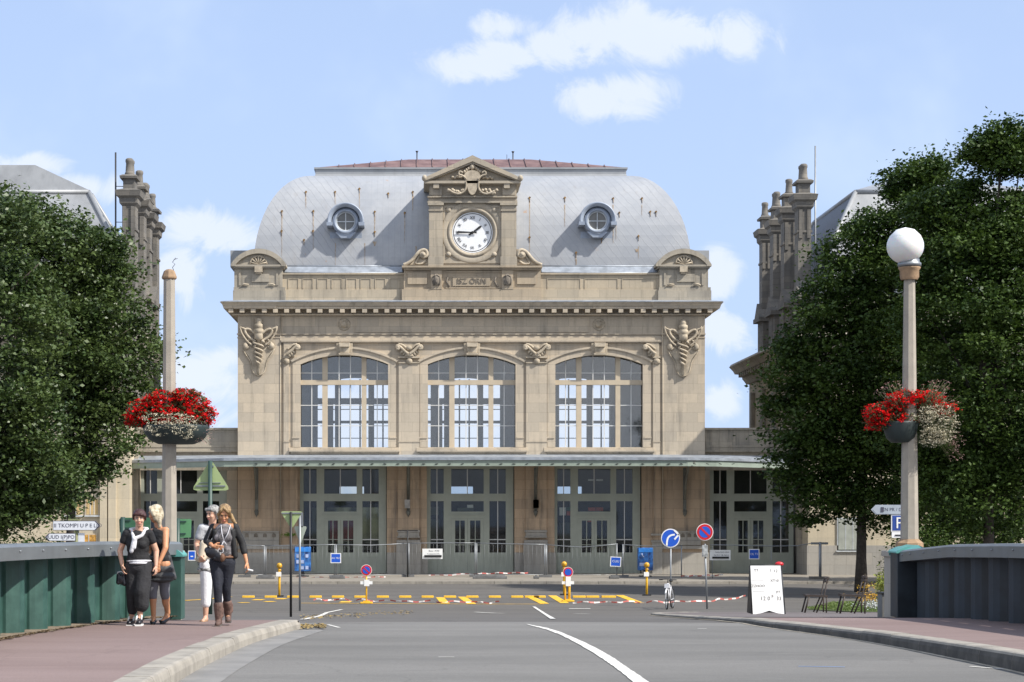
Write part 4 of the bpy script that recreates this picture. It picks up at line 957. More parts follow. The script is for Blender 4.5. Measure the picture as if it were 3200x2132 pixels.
# ------------------------------------------------------------------ end pavilions with chimneys
def pavilion(s, label):
    """s = +1 right, -1 left; mirrored about the station axis"""
    mx = lambda x: XC + s * (x - XC)
    PV = empty('pavilion_building', (mx(25), 101.6, PVZ), label, 'building')
    def bx(b, x0, x1, y0, y1, z0, z1): a, c = sorted((mx(x0), mx(x1))); b.box(a, c, y0, y1, z0, z1)
    def fr(b, prof_, x0, x1, y0, y1): a, c = sorted((mx(x0), mx(x1))); frustum(b, prof_, a, c, y0, y1)
    xw = 20.0 if s > 0 else 20.55; ye = 119.5 if s > 0 else 109.3
    b = MB(); wy = 101.6
    bx(b, xw, 36, wy, ye, 1.5, 12.0); part(b, 'wall', M_CR if s > 0 else M_CR, PV)
    b = MB(); bx(b, xw - .06, 36.05, wy - .06, ye, 0, 1.62); part(b, 'plinth', M_PL, PV)
    y = wy + 1.5
    while y < ye - .8: b = MB(); bx(b, xw - .22, xw, y, y + .7, 1.6, 10.4); part(b, 'wall_pilaster', M_SG, PV); y += 3.6
    b = MB(); fr(b, [(11.0, .15), (11.25, .3), (11.3, .35), (11.6, .4), (11.65, .75), (11.85, .85), (12.1, 1.05), (12.25, .95), (12.5, 0)], xw, 36, wy, ye); part(b, 'cornice', M_SG, PV)
    b = MB(); y = wy - .3
    while y < ye: bx(b, xw - .72, xw - .38, y, y + .25, 11.38, 11.62); y += .7
    part(b, 'modillions', M_SG, PV)
    # attic with dormers on the inner flank
    b = MB(); bx(b, 20.9, 35.5, 102.6, ye - .5, 12.0, 14.6); part(b, 'attic_wall', M_SG, PV)
    for y in ((103.6, 107.6, 111.6, 115.4) if s > 0 else (104.0, 106.6)):
        b = MB(); bx(b, 20.1, 21.4, y, y + 1.7, 12.2, 14.4); bx(b, 19.85, 21.6, y - .15, y + 1.85, 14.4, 14.65)
        a, c = sorted((mx(19.9), mx(21.3))); b.add([(a, y, 14.66), (c, y, 14.66), (c, y + 1.7, 14.66), (a, y + 1.7, 14.66), (a, y + .85, 15.5), (c, y + .85, 15.5)], [(0, 3, 5, 4)[:0] or (0, 1, 5, 4), (2, 3, 4, 5), (0, 4, 3), (1, 2, 5)]); part(b, 'stone_dormer', M_CH, PV)
    b = MB(); fr(b, [(14.55, .1), (14.6, .3), (14.85, .35), (15.0, .0)], 21.0, 35.2, 102.7, ye - .7); part(b, 'eaves_gutter', M_LED, PV)
    # mansard: slate flank, zinc front, pale hip rolls
    zb_, zt_ = 15.0, 20.2; P = {}
    lo_ = [(21.2, 102.9), (35, 102.9), (35, ye - 1), (21.2, ye - 1)]; hi_ = [(23.2, 105), (33, 105), (33, ye - 3.5), (23.2, ye - 3.5)]; mi_ = [(21.75, 103.5), (34.4, 103.5), (34.4, ye - 1.6), (21.75, ye - 1.6)]
    V = [(mx(x), y, zb_) for x, y in lo_] + [(mx(x), y, 17.6) for x, y in mi_] + [(mx(x), y, zt_) for x, y in hi_]
    for ff in ([(3, 0, 4, 7), (7, 4, 8, 11)], [(1, 2, 6, 5), (5, 6, 10, 9)]): b = MB(); b.add(V, ff); part(b, 'slate_roof', M_SLATE if s > 0 else M_ZN2, PV)
    for ff in ([(0, 1, 5, 4), (4, 5, 9, 8)], [(2, 3, 7, 6), (6, 7, 11, 10)]): b = MB(); b.add(V, ff); part(b, 'zinc_roof', M_ZN2, PV)
    b = MB(); cxm, cym = mx(28.1), (105 + ye - 3.5) / 2
    b.add([(mx(x), y, zt_ + .12) for x, y in hi_] + [(cxm - 2, cym, zt_ + 1.5), (cxm + 2, cym, zt_ + 1.5)], [(0, 1, 5, 4) if s > 0 else (0, 1, 4, 5), (1, 2, 5) if s > 0 else (1, 2, 4), (2, 3, 4, 5) if s > 0 else (2, 3, 5, 4), (3, 0, 4) if s > 0 else (3, 0, 5)]); part(b, 'roof_cap', M_ZN2, PV)
    b = MB()
    for i in (0, 1, 2, 3): b.tube([V[i], V[4 + i], V[8 + i]], .13, 6)
    H = V[8:]; b.tube([H[0], H[1], H[2], H[3], H[0]], .14, 6); part(b, 'hip_roll', M_ZN2, PV)
    # chimneys in a row along the flank
    if s > 0: CH = [(20.4, 105.0, 20.3, .34), (20.4, 108.9, 20.2, .36), (20.4, 112.8, 20.1, .26), (20.4, 116.4, 20.1, .25)]
    else: CH = [(2 * XC - (-14.4), 100.3, 19.75, .33), (2 * XC - (-14.35), 103.3, 19.7, .3), (2 * XC - (-14.35), 105.6, 19.4, .3), (2 * XC - (-14.35), 108.3, 19.3, .33)]
    for k, (x, y, z, hw) in enumerate(CH):
        b = MB(); cx_ = mx(x); zlow = 12.2 if s > 0 else 9
        b.box(cx_ - hw, cx_ + hw, y - .5, y + .5, zlow, z - .9)
        b.box(cx_ - hw - .06, cx_ + hw + .06, y - .56, y + .56, zlow, zlow + 2.6)
        for q in (-1, 1): b.box(cx_ + q * (hw * .62) - .09, cx_ + q * (hw * .62) + .09, y - .57, y - .5, z - 2.6, z - 1.1)
        b.box(cx_ - hw - .05, cx_ + hw + .05, y - .55, y + .55, z - 2.3, z - 2.18)
        frustum(b, [(z - 1.1, .0), (z - .95, .12), (z - .7, .14), (z - .6, .26), (z - .4, .30), (z - .32, .32), (z - .22, .0), (z - .2, -.04), (z + .28, -.04), (z + .30, .10), (z + .42, .12), (z + .5, 0)], cx_ - hw, cx_ + hw, y - .5, y + .5)
        ch = part(b, 'chimney', M_CH, PV)
        for dyy in (-.25, .22) if k % 2 == 0 else (0,):
            b = MB(); b.lathe([(.22, 0), (.24, .1), (.2, .14), (.17, .6), (.2, .66), (.2, .78), (.14, .84), (.13, .8)], (cx_ + .0, y + dyy, z + .5), 10); part(b, 'chimney_pot', M_CH, ch)
    b = MB(); x = cx_f = mx(CH[0][0]) + s * (.62 if s > 0 else .70) * (1); y = CH[0][1] - (.2)
    b.tube([(x, y, 11.5), (x, y, 22.6 if s > 0 else 21.4)], .045, 8)
    for z in (19.7, 17.9, 16.9): b.tube([(x, y, z), (mx(CH[0][0]), y + .1, z)], .02, 5)
    part(b, 'flue_pipe', M_DKIRON if s < 0 else M_GALV, PV)
    return PV, mx
pr_, mxr = pavilion(1, 'stone pavilion with slate mansard and four tall chimneys behind the right trees')
pl_, mxl = pavilion(-1, 'stone pavilion with grey zinc mansard and four tall chimneys behind the left tree')
def pwin(P, x0, x1, y0, y1, mglass, Yw=101.6):
    b = MB(); b.bp(x0 - 4, x1 + 4, y0 - 4, y1 + 4, Yw - .06, .07); w_ = part(b, 'window', M_WH2 if mglass is None else M_CREAM, P)
    b = MB(); b.bp(x0, x1, y0, y1, Yw - .075, .03); part(b, 'shutter' if mglass is None else 'blind', M_SHU if mglass is None else mglass, w_)
    b = MB(); n = 3
    for i in range(1, n): q = x0 + (x1 - x0) * i / n; b.bp(q - 1, q + 1, y0, y1, Yw - .085, .02)
    b.bp(x0 - 6, x1 + 6, y1 + 3, y1 + 7, Yw - .14, .15); part(b, 'bars', M_WH2, w_)
M_SHU = mat('grey_shutter', (.33, .35, .31), .6, var=.1); M_OCH = mat('ochre_blind', (.50, .36, .17), .8, var=.1)
pwin(pr_, 2620, 2688, 1622, 1718, None); pwin(pl_, 206, 252, 1560, 1608, M_OCH); pwin(pl_, 270, 306, 1560, 1608, M_OCH); pwin(pl_, 232, 300, 1672, 1700, mat('orange_panel', (.45, .24, .05), .7, var=.4, scale=8))
b = MB()
for x0, x1 in ((312, 334), (338, 362)): b.bp(x0, x1, 1480, 1800, 101.4, .3)
part(b, 'front_pilaster', M_CR, pl_)
# ------------------------------------------------------------------ foliage
def leafmat(name, c1, c2, rough=.45, sc=.9, trans=.25, spec=.5):
    m = bpy.data.materials.new(name); m.use_nodes = True; nt = m.node_tree; b = NB(nt)
    P = nt.nodes['Principled BSDF']; g = b.n('ShaderNodeNewGeometry')
    f = b.noise(g.outputs['Position'], sc, 3, .6); f2 = b.noise(g.outputs['Position'], 7, 2, .6)
    o = b.mix(b.mr(b.m('ADD', b.m('MULTIPLY', f, .55), b.m('MULTIPLY', f2, .45)), .34, .66), tuple(c1) + (1,), tuple(c2) + (1,))
    b.inp(P.inputs['Base Color'], o); P.inputs['Roughness'].default_value = rough; P.inputs['Specular IOR Level'].default_value = spec
    t = b.n('ShaderNodeBsdfTranslucent'); b.inp(t.inputs[0], o); mx = b.n('ShaderNodeMixShader'); mx.inputs[0].default_value = trans
    out = nt.nodes['Material Output']; nt.links.new(P.outputs[0], mx.inputs[1]); nt.links.new(t.outputs[0], mx.inputs[2]); nt.links.new(mx.outputs[0], out.inputs[0])
    return m
def leaves(name, C, size, m, parent=None, origin=None, upb=.6, asp=.55):
    """one mesh of small folded leaves at the points C"""
    n = len(C); d = RNG.normal(size=(n, 3)); d[:, 2] *= .5; d /= np.linalg.norm(d, axis=1)[:, None]
    nn = RNG.normal(size=(n, 3)); nn[:, 2] += upb * 2; e = np.cross(nn, d); e /= np.linalg.norm(e, axis=1)[:, None]
    up = np.cross(d, e); L = size * RNG.uniform(.65, 1.35, (n, 1)); W = L * asp
    V = np.empty((n, 4, 3)); V[:, 0] = C - d * L / 2; V[:, 1] = C - e * W / 2 + up * W * .15; V[:, 2] = C + d * L / 2; V[:, 3] = C + e * W / 2 + up * W * .15
    o = np.array(worldloc(parent) if parent else (origin or (0, 0, 0))); V = (V - o).reshape(-1, 3)
    me = bpy.data.meshes.new(name); me.vertices.add(4 * n); me.vertices.foreach_set('co', V.ravel())
    me.loops.add(4 * n); me.loops.foreach_set('vertex_index', np.arange(4 * n)); me.polygons.add(n)
    me.polygons.foreach_set('loop_start', np.arange(0, 4 * n, 4)); me.polygons.foreach_set('loop_total', np.full(n, 4)); me.update(calc_edges=True)
    me.materials.append(m); ob = bpy.data.objects.new(name, me); COL.objects.link(ob)
    if parent: ob.parent = parent
    else: ob.location = Vector(o)
    return ob
M_BARK = mat('bark', (.055, .045, .035), .95, var=.35, scale=9, bump=.8, bscale=30)
M_LF1 = leafmat('hornbeam_leaf', (.028, .058, .012), (.100, .142, .038), .46, .7, .2, .5)
M_LF2 = leafmat('dark_leaf', (.020, .046, .008), (.072, .118, .018), .55, .7, .2, .3)
def tree(label, base, tr, lobes, ncl, per, size, m, name='hornbeam_tree', crad=.55, trunk_top=None):
    T = empty(name, base, label, 'tree', 'trees beside the station forecourt')
    B = []
    for (x, y, z, a, bb, c) in lobes:
        for _ in range(max(7, int(a * c * 2.2))):
            v = RNG.normal(size=3); v /= np.linalg.norm(v); r = RNG.uniform(.60, .84); B.append((np.array((x, y, z)) + v * np.array((a, bb, c)) * r, RNG.uniform(.55, 1.15), v))
    C = []; Ar = np.array([a * c + a * b for (_, _, _, a, b, c) in lobes]); Ar = Ar / Ar.sum()
    for _ in range(ncl):
        k = RNG.choice(len(lobes), p=Ar); x, y, z, a, bb, c = lobes[k]
        v = RNG.normal(size=3); v /= np.linalg.norm(v)
        r = .96 - abs(RNG.normal()) * .24 + RNG.uniform(-.03, .04); r = max(.15, r)
        q = np.array((x, y, z)) + v * np.array((a, bb, c)) * r
        if RNG.random() < .72:
            bc, br, bv = B[RNG.integers(len(B))]; v2 = RNG.normal(size=3) + bv * .7; v2 /= np.linalg.norm(v2); v = v2; q = bc + v2 * br * np.array((1, 1, .62)) * RNG.uniform(.6, 1.05)
        if q[2] < base[2] + 1.2: continue
        rr = crad * RNG.uniform(.5, 1.35); pts = RNG.normal(size=(per, 3)) * np.array((rr, rr, rr * .55)) * .55
        out = np.array((v[0], v[1], v[2] * .3 + .1)) * rr * RNG.uniform(0, .9, (per, 1)); C.append(q + pts + out * .6)
    leaves('crown', np.concatenate(C), size, m, T, asp=.62)
    b = MB(); bx, by, bz = base; top = trunk_top or (lobes[0][0], lobes[0][1], lobes[0][2] + lobes[0][5] * .5)
    P = [Vector(base) + (Vector(top) - Vector(base)) * t + Vector((.12 * math.sin(t * 7), .1 * math.cos(t * 5), 0)) * t for t in np.linspace(0, 1, 10)]
    P[0] = Vector(base) - Vector((0, 0, .15)); b.tube(P, [tr * (1.35 if i == 0 else 1 - .08 * i) for i in range(10)], 10); part(b, 'trunk', M_BARK, T)
    b = MB()
    for i in range(14):
        x, y, z, a, bb, c = lobes[i % len(lobes)]; s = P[3 + i % 6]
        e = Vector((x + random.uniform(-.75, .75) * a, y + random.uniform(-.75, .75) * bb, z + random.uniform(-.3, .7) * c))
        md = s.lerp(e, .5) + Vector((0, 0, .35)); b.tube([s, md, e], [tr * .45, tr * .25, tr * .08], 6)
    part(b, 'limbs', M_BARK, T); return T
def lobe(px, py, rx, ry, Y, dy=None):
    p = at(px, py, Y); s = Y / F0; return (p.x, Y, p.z, rx * s, dy or rx * s * .9, ry * s)
YL = 74
tree('tall hornbeam left of the station with pale glinting leaves, reaching the left chimneys', (at(215, 0, YL).x, YL, 0), .2,
     [lobe(235, 1060, 215, 380, YL), lobe(150, 860, 190, 270, YL), lobe(60, 780, 140, 215, YL), lobe(335, 1110, 165, 260, YL), lobe(270, 850, 120, 190, YL), lobe(300, 1330, 110, 210, YL), lobe(120, 1350, 200, 230, YL), lobe(200, 1480, 110, 110, YL)], 1500, 62, .165, M_LF1)
tree('broad hornbeam at the left edge of the photo, dark towards its foot', (at(-60, 0, 66).x, 66, 0), .2,
     [lobe(-40, 1150, 240, 420, 66), lobe(10, 900, 150, 320, 66), lobe(40, 1400, 150, 220, 66), lobe(60, 1560, 120, 100, 66), lobe(-120, 1560, 160, 110, 66)], 1050, 60, .16, M_LF1)
YR = 82
tree('dark tree with a bare straight trunk beside the two slatted chairs', (at(2691, 0, YR).x, YR, 0), .23,
     [lobe(2690, 1110, 250, 420, YR), lobe(2610, 1260, 215, 300, YR), lobe(2790, 850, 160, 265, YR), lobe(2700, 900, 130, 230, YR), lobe(2560, 1440, 150, 150, YR), lobe(2640, 1080, 180, 260, YR), lobe(2850, 760, 120, 200, YR), lobe(2850, 1300, 200, 320, YR), lobe(2500, 1350, 110, 170, YR), lobe(2560, 1560, 150, 70, YR), lobe(2720, 1580, 160, 60, YR), lobe(2905, 575, 30, 60, YR), lobe(2855, 590, 40, 60, YR)], 1900, 62, .17, M_LF2)
tree('tall dark tree behind the globe lamp at the right edge, highest of the right trees', (at(3090, 0, 76).x, 76, 0), .24,
     [lobe(3080, 1150, 260, 480, 76), lobe(3120, 850, 130, 290, 76), lobe(2980, 900, 150, 300, 76), lobe(3150, 770, 70, 200, 76), lobe(3230, 790, 90, 240, 76), lobe(3230, 1300, 200, 350, 76), lobe(2950, 1380, 150, 260, 76), lobe(3050, 1560, 190, 120, 76), lobe(2930, 760, 120, 190, 77), lobe(2990, 720, 90, 150, 77), lobe(3060, 690, 80, 140, 77), lobe(3143, 450, 20, 60, 76), lobe(3105, 500, 30, 60, 76), lobe(3190, 500, 30, 60, 76)], 1900, 62, .165, M_LF2)
tree('dark tree filling the gap low behind the right railing', (at(2960, 0, 92).x, 92, 0), .22,
     [lobe(2930, 1330, 200, 330, 92), lobe(2880, 1080, 160, 250, 92), lobe(3100, 1450, 220, 250, 92), lobe(3010, 1640, 210, 90, 92)], 900, 60, .2, M_LF2)
# hedge behind the railing on the right
C = []
for _ in range(900):
    x = RNG.uniform(21, 46); y = RNG.uniform(87, 90); C.append(np.array((x, y, RNG.uniform(0, 2.6))) + RNG.normal(size=(30, 3)) * .22)
tag(leaves('hedge', np.concatenate(C), .15, M_LF2, origin=(33, 88, 0)), 'dark clipped hedge under the right trees behind the railing', 'hedge')
C = []
for _ in range(700):
    x = RNG.uniform(-32, -15.2); y = RNG.uniform(84, 87); C.append(np.array((x, y, RNG.uniform(0, 2.2))) + RNG.normal(size=(30, 3)) * .22)
tag(leaves('hedge', np.concatenate(C), .15, M_LF2, origin=(-24, 85, 0)), 'dark hedge under the left trees behind the finger signs', 'hedge')

# ------------------------------------------------------------------ bridge railings
M_RAILP = mat('railing_green_paint', (.028, .085, .070), .55, var=.25, scale=3, col2=(.042, .108, .088), streak=.7)
M_RAILD = mat('shaded_railing_paint', (.018, .026, .034), .5, var=.3, scale=3, streak=.4)  # the green railing paint again, with the right side's shade in the colour
M_RAILT = mat('grey_handrail', (.17, .185, .19), .42, metal=.35, var=.1, streak=.12)
M_TEAL = mat('teal_cap', (.09, .30, .28), .45, var=.12)
def railing(pts, side, label, ys, h=1.13):
    """pts: (x,y) line; side=+1 when the road lies to the right of the line"""
    L0 = Vector((pts[len(pts) // 2][0], pts[len(pts) // 2][1], 0)); zb = lambda y: prof(y) + (khL(y) if side > 0 else khR(y))
    RL = empty('bridge_railing', (L0.x, L0.y, zb(L0.y)), label, 'railing')
    P = [Vector((x, y, zb(y))) for x, y in smooth(pts, 2)]
    MP = M_RAILP if side > 0 else M_RAILD
    b = MB(); sec = [(-.20, -.20), (-.20, -.04), (-.15, -.008), (-.04, .0), (.04, .0), (.15, -.008), (.20, -.04), (.20, -.20)]; vs = []
    for i, p in enumerate(P):
        t = (P[min(i + 1, len(P) - 1)] - P[max(i - 1, 0)]); t.z = 0; t.normalize(); nn = Vector((t.y, -t.x, 0))
        vs += [p + nn * a + Vector((0, 0, h + c)) for a, c in sec]
    m = len(sec); b.add(vs, [(i * m + j, (i + 1) * m + j, (i + 1) * m + (j + 1) % m, i * m + (j + 1) % m) for i in range(len(P) - 1) for j in range(m)] + [tuple(range(m)), tuple(range((len(P) - 1) * m, len(P) * m))[::-1]])
    part(b, 'top_rail', M_RAILT, RL)
    for p in P[::3]:
        if p.y > 18: pass
    def ptat(y):
        for p, q in zip(P, P[1:]):
            if p.y <= y <= q.y: return p.lerp(q, (y - p.y) / (q.y - p.y)), (q - p).normalized()
        return P[-1], (P[-1] - P[-2]).normalized()
    for y in ys:
        p, t = ptat(y); t.z = 0; t.normalize(); nn = Vector((t.y, -t.x, 0)) * side; b = MB()
        ax = -t if side > 0 else t
        fw = Vector((t.y, -t.x, 0)) * side
        sc = [(-.24, .02), (-.17, .075), (-.08, .11), (.0, .125), (.08, .11), (.14, .07), (.17, .04), (.19, -.10), (.21, -.10), (.19, .055), (.15, .09), (.08, .135), (.0, .15), (-.085, .132), (-.18, .095), (-.25, .035)]
        sc = [(a * 1.18, c * 1.7 - .30) for a, c in sc]
        k = len(sc); vs = []
        for z in (-.03, h - .19): vs += [Vector((p.x, p.y, p.z + z)) + ax * a + fw * c for a, c in sc]
        b.add(vs, [(i, (i + 1) % k, k + (i + 1) % k, k + i) for i in range(k)] + [tuple(range(k))[::-1], tuple(range(k, 2 * k))])
        part(b, 'post', MP, RL)
        b = MB(); q = p - nn * .26 + t * .42; b.obox((q.x, q.y, p.z + (h - .2) / 2), .05, .62, h - .2, Matrix.Rotation(math.atan2(t.y, t.x) - math.pi / 2, 3, 'Z')); part(b, 'back_plate', MP, RL)
        b = MB(); q = p + nn * .205 + Vector((0, 0, h - .09)); b.ell(q, (.02, .02, .012), 8, 5); part(b, 'rail_bolt', M_GALV, RL)
    return RL, ptat
lr = [(-5.35, 19), (-5.25, 21.5), (-5.06, 24.2), (-4.80, 26.0), (-4.45, 27.8), (-4.05, 29.2), (-3.72, 30.2)]
RLl, _ = railing(lr, 1, 'curved green steel bridge railing with grey handrail on the left footway', [20.6, 21.5, 22.5, 23.4, 24.3, 25.2, 26.05, 26.9, 27.75, 28.6, 29.4])
rr_ = [(9.2, 16), (8.9, 20), (8.6, 24), (8.42, 27.5), (8.32, 31), (8.28, 33.5)]
RLr, _2 = railing(rr_, -1, 'dark green steel bridge railing with grey handrail on the right footway', [20.2, 21.1, 22.0, 22.9, 23.8, 24.7, 25.6, 26.5, 27.45, 28.35, 29.25, 30.1, 30.95, 31.8, 32.6, 33.1])
# soil and litter along the foot of the left railing
b = MB(); vs = []
for y in np.linspace(19, 30, 40):
    p, t = _(float(y)); nn = Vector((t.y, -t.x, 0)).normalized()
    for o_ in (-.5, .17 + .05 * math.sin(y * 5) + .03 * math.sin(y * 13)): q = p + nn * o_; vs.append((q.x, q.y, prof(q.y) + khL(q.y) + .002))
b.add(vs, [(2 * i, 2 * i + 1, 2 * i + 3, 2 * i + 2) for i in range(39)]); struct(b.build('verge', mat('sandy_verge', (.20, .155, .11), .95, var=.4, scale=7, bump=.8, bscale=30)))
b = MB()
for _k in range(420):
    p, t = _(float(RNG.uniform(21, 30))); nn = Vector((t.y, -t.x, 0)).normalized(); q = p + nn * (.12 + abs(RNG.normal()) * .07) ; a_ = random.random() * 6.3; s_ = random.uniform(.008, .032); z = prof(q.y) + khL(q.y)
    b.add([(q.x + s_ * math.cos(a_ + k * 1.6) * 1.4, q.y + s_ * math.sin(a_ + k * 1.6), z + .006 + .012 * (k % 2)) for k in range(4)], [(0, 1, 2, 3)])
tag(b.build('leaf_litter', mat('brown_litter', (.13, .09, .05), .95, var=.5, scale=40)), 'brown litter and crumbs along the foot of the left railing', 'litter', kind='stuff')
def endpost(parent, x0, x1, y, ztop, zbot, sx0, sx1, st):
    b = MB(); b.prism([(x0, zbot), (x1, zbot), (x1, ztop - .06), ((x0 * .25 + x1 * .75), ztop - .01), ((x0 + x1) / 2, ztop + .01), ((x0 * .75 + x1 * .25), ztop - .01), (x0, ztop - .06)], [], y, y + .5); part(b, 'end_panel', M_RAILP if x0 < 0 else M_RAILD, parent, bevel=.01)
    b = MB(); K = 10; pts = [((x0 - .03) + (x1 - x0 + .06) * i / K, ztop - .06 + .085 * math.sin(math.pi * i / K)) for i in range(K + 1)]
    b.prism([(a, c) for a, c in pts[::-1]] + [(x0 - .03, ztop - .085), (x1 + .03, ztop - .085)], [], y - .03, y + .55); part(b, 'end_cap', M_TEAL, parent)
a = at(528, 1722, 30.0); c = at(567, 1937, 30.0); endpost(RLl, a.x, c.x, 29.95, a.z, c.z, 0, 0, 1)
a = at(2800, 1713, 33.4); c = at(2868, 1930, 33.4); endpost(RLr, a.x, c.x, 33.3, a.z, c.z, 0, 0, 1)
# teal curved cap running over the first metre of the right rail
b = MB(); a = at(2800, 1716, 33.5); e = at(2922, 1727, 32.2)
b.add([(a.x, 33.4, a.z - .02), (a.x + .3, 33.2, a.z + .07), (e.x, 32.2, e.z + .0), (e.x, 32.2, e.z - .05), (a.x, 33.4, a.z - .12), (a.x, 34.0, a.z - .02), (a.x + .3, 34.0, a.z + .07), (e.x + .1, 34.0, e.z), (e.x + .1, 34, e.z - .05), (a.x, 34, a.z - .12)], [(0, 1, 2, 3, 4)[::-1], (5, 6, 7, 8, 9), (0, 5, 6, 1)[::-1], (1, 6, 7, 2)[::-1]]); part(b, 'cap_plate', M_TEAL, RLr)

# ------------------------------------------------------------------ lamps with flower baskets
M_STP = stone('pillar_stone', (.42, .385, .33), dirt=.4, bw=2, bh=2, joint=.1)
def octo(b, c, r, z0, z1, r1=None):
    vs = []
    for z, q in ((z0, r), (z1, r1 or r)):
        for i in range(8): a = R(22.5 + 45 * i); vs.append((c[0] + q * math.cos(a) * 1.08, c[1] + q * math.sin(a) * 1.08, z))
    b.add(vs, [(i, (i + 1) % 8, 8 + (i + 1) % 8, 8 + i) for i in range(8)] + [tuple(range(8))[::-1], tuple(range(8, 16))])
def lamp(px, Y, pyb, pyt, wb, wt, globe, label, pp, base_y):
    c = at(px, pyb, Y); s = Y / F0; zt = at(px, pyt, Y).z; zg = prof(Y)
    Lm = empty('street_lamp', (c.x, Y, zg), label, 'street lamp', 'concrete street lamps at the end of the bridge')
    b = MB(); b.box(c.x - pp[0], c.x + pp[1], Y - .25, Y + .35, zg - .3, at(0, base_y, Y).z - .03); b.box(c.x - pp[0] - .04, c.x + pp[1] + .04, Y - .29, Y + .39, at(0, base_y, Y).z - .1, at(0, base_y, Y).z); part(b, 'pedestal', M_STP, Lm, bevel=.015)
    b = MB(); z0 = at(0, base_y, Y).z; octo(b, (c.x, Y), 40 * s, z0 - .01, c.z - .04); octo(b, (c.x, Y), 40 * s, c.z - .04, c.z + .03, wb * s / 2); part(b, 'column_foot', M_BRN if globe else M_LAMPC, Lm)
    b = MB(); zz_ = [c.z + .02 + (zt - c.z) * i / 6 for i in range(7)]
    for i in range(6): octo(b, (c.x, Y), (wb + (wt - wb) * i / 6) * s / 2, zz_[i], zz_[i + 1], (wb + (wt - wb) * (i + 1) / 6) * s / 2)
    part(b, 'column', M_LAMPC, Lm)
    if globe:
        b = MB(); b.lathe([(.14, 0), (.165, .05), (.165, .17), (.19, .2), (.19, .22), (.001, .22)], (c.x, Y, zt - .02), 16); part(b, 'capital', M_BRN, Lm)
        b = MB(); b.lathe([(.12, 0), (.2, .02), (.2, .07), (.17, .09), (.17, .14)], (c.x, Y, zt + .2), 20); part(b, 'collar', M_GALV, Lm)
        gc = at(2829, 770, Y); r = 57 * s; M_GLB = mat('opal_globe', (.74, .74, .72), .18, var=.03, scale=2, col2=(.80, .79, .76)); M_GLB.node_tree.nodes['Principled BSDF'].inputs['Subsurface Weight'].default_value = .3
        b = MB(); b.lathe([(r * math.sin(math.pi * i / 24) + .0005, -r * math.cos(math.pi * i / 24) * .97) for i in range(25)], gc, 40); g = part(b, 'globe', M_GLB, Lm)
        b = MB(); b.lathe([(r * .86, r * .50), (r * .84, r * .56), (r * .5, r * .90), (.001, r * 1.04)], gc, 32); part(b, 'globe_cap', M_WH, g)
    else:
        b = MB(); b.lathe([(.1, 0), (.118, .02), (.118, .04), (.085, .13), (.05, .155), (.001, .165)], (c.x - .0, Y, zt - .01), 8, smooth=False); part(b, 'cap', M_BRN, Lm)
        b = MB(); q = Vector((c.x + .07, Y, zt + .13)); b.tube([q, q + Vector((-.02, 0, .05)), q + Vector((.02, 0, .1)), q + Vector((-.02, 0, .13)), q + Vector((.03, 0, .2))], .006, 4)
        b.tube([q + Vector((0, 0, .17)), q + Vector((.06, 0, .19))], .005, 4); part(b, 'bare_wires', M_DKIRON, Lm)
    return Lm, c
lampL, cl_ = lamp(529, 31.0, 1706, 872, 46, 34, False, 'concrete lamp column without its globe, rising behind the left railing', (.05, .16), 1722)
lampR, cr_ = lamp(2842, 34.4, 1690, 872, 52, 32, True, 'concrete lamp column with a white globe at the end of the right railing', (.36, .1), 1722)
M_RFL = leafmat('red_geranium', (.62, .004, .010), (.90, .02, .02), .6, 9, .35, .2); M_WFL = mat('white_blossom', (.55, .51, .38), .7, var=.15, scale=9)
M_FLG = leafmat('basket_leaf', (.035, .055, .018), (.10, .12, .045), .6, 6); M_PFL = mat('pink_blossom', (.50, .30, .28), .7, var=.2, scale=9); M_BOWL = mat('dark_basket_bowl', (.02, .032, .032), .6, var=.2)
def blossoms(name, C, r, m, parent, n=14):
    pts = []
    for c in C: pts.append(np.array(c) + RNG.normal(size=(n, 3)) * np.array((r, r, r * .42)))
    return leaves(name, np.concatenate(pts), r * .95, m, parent, upb=1.4, asp=.9)
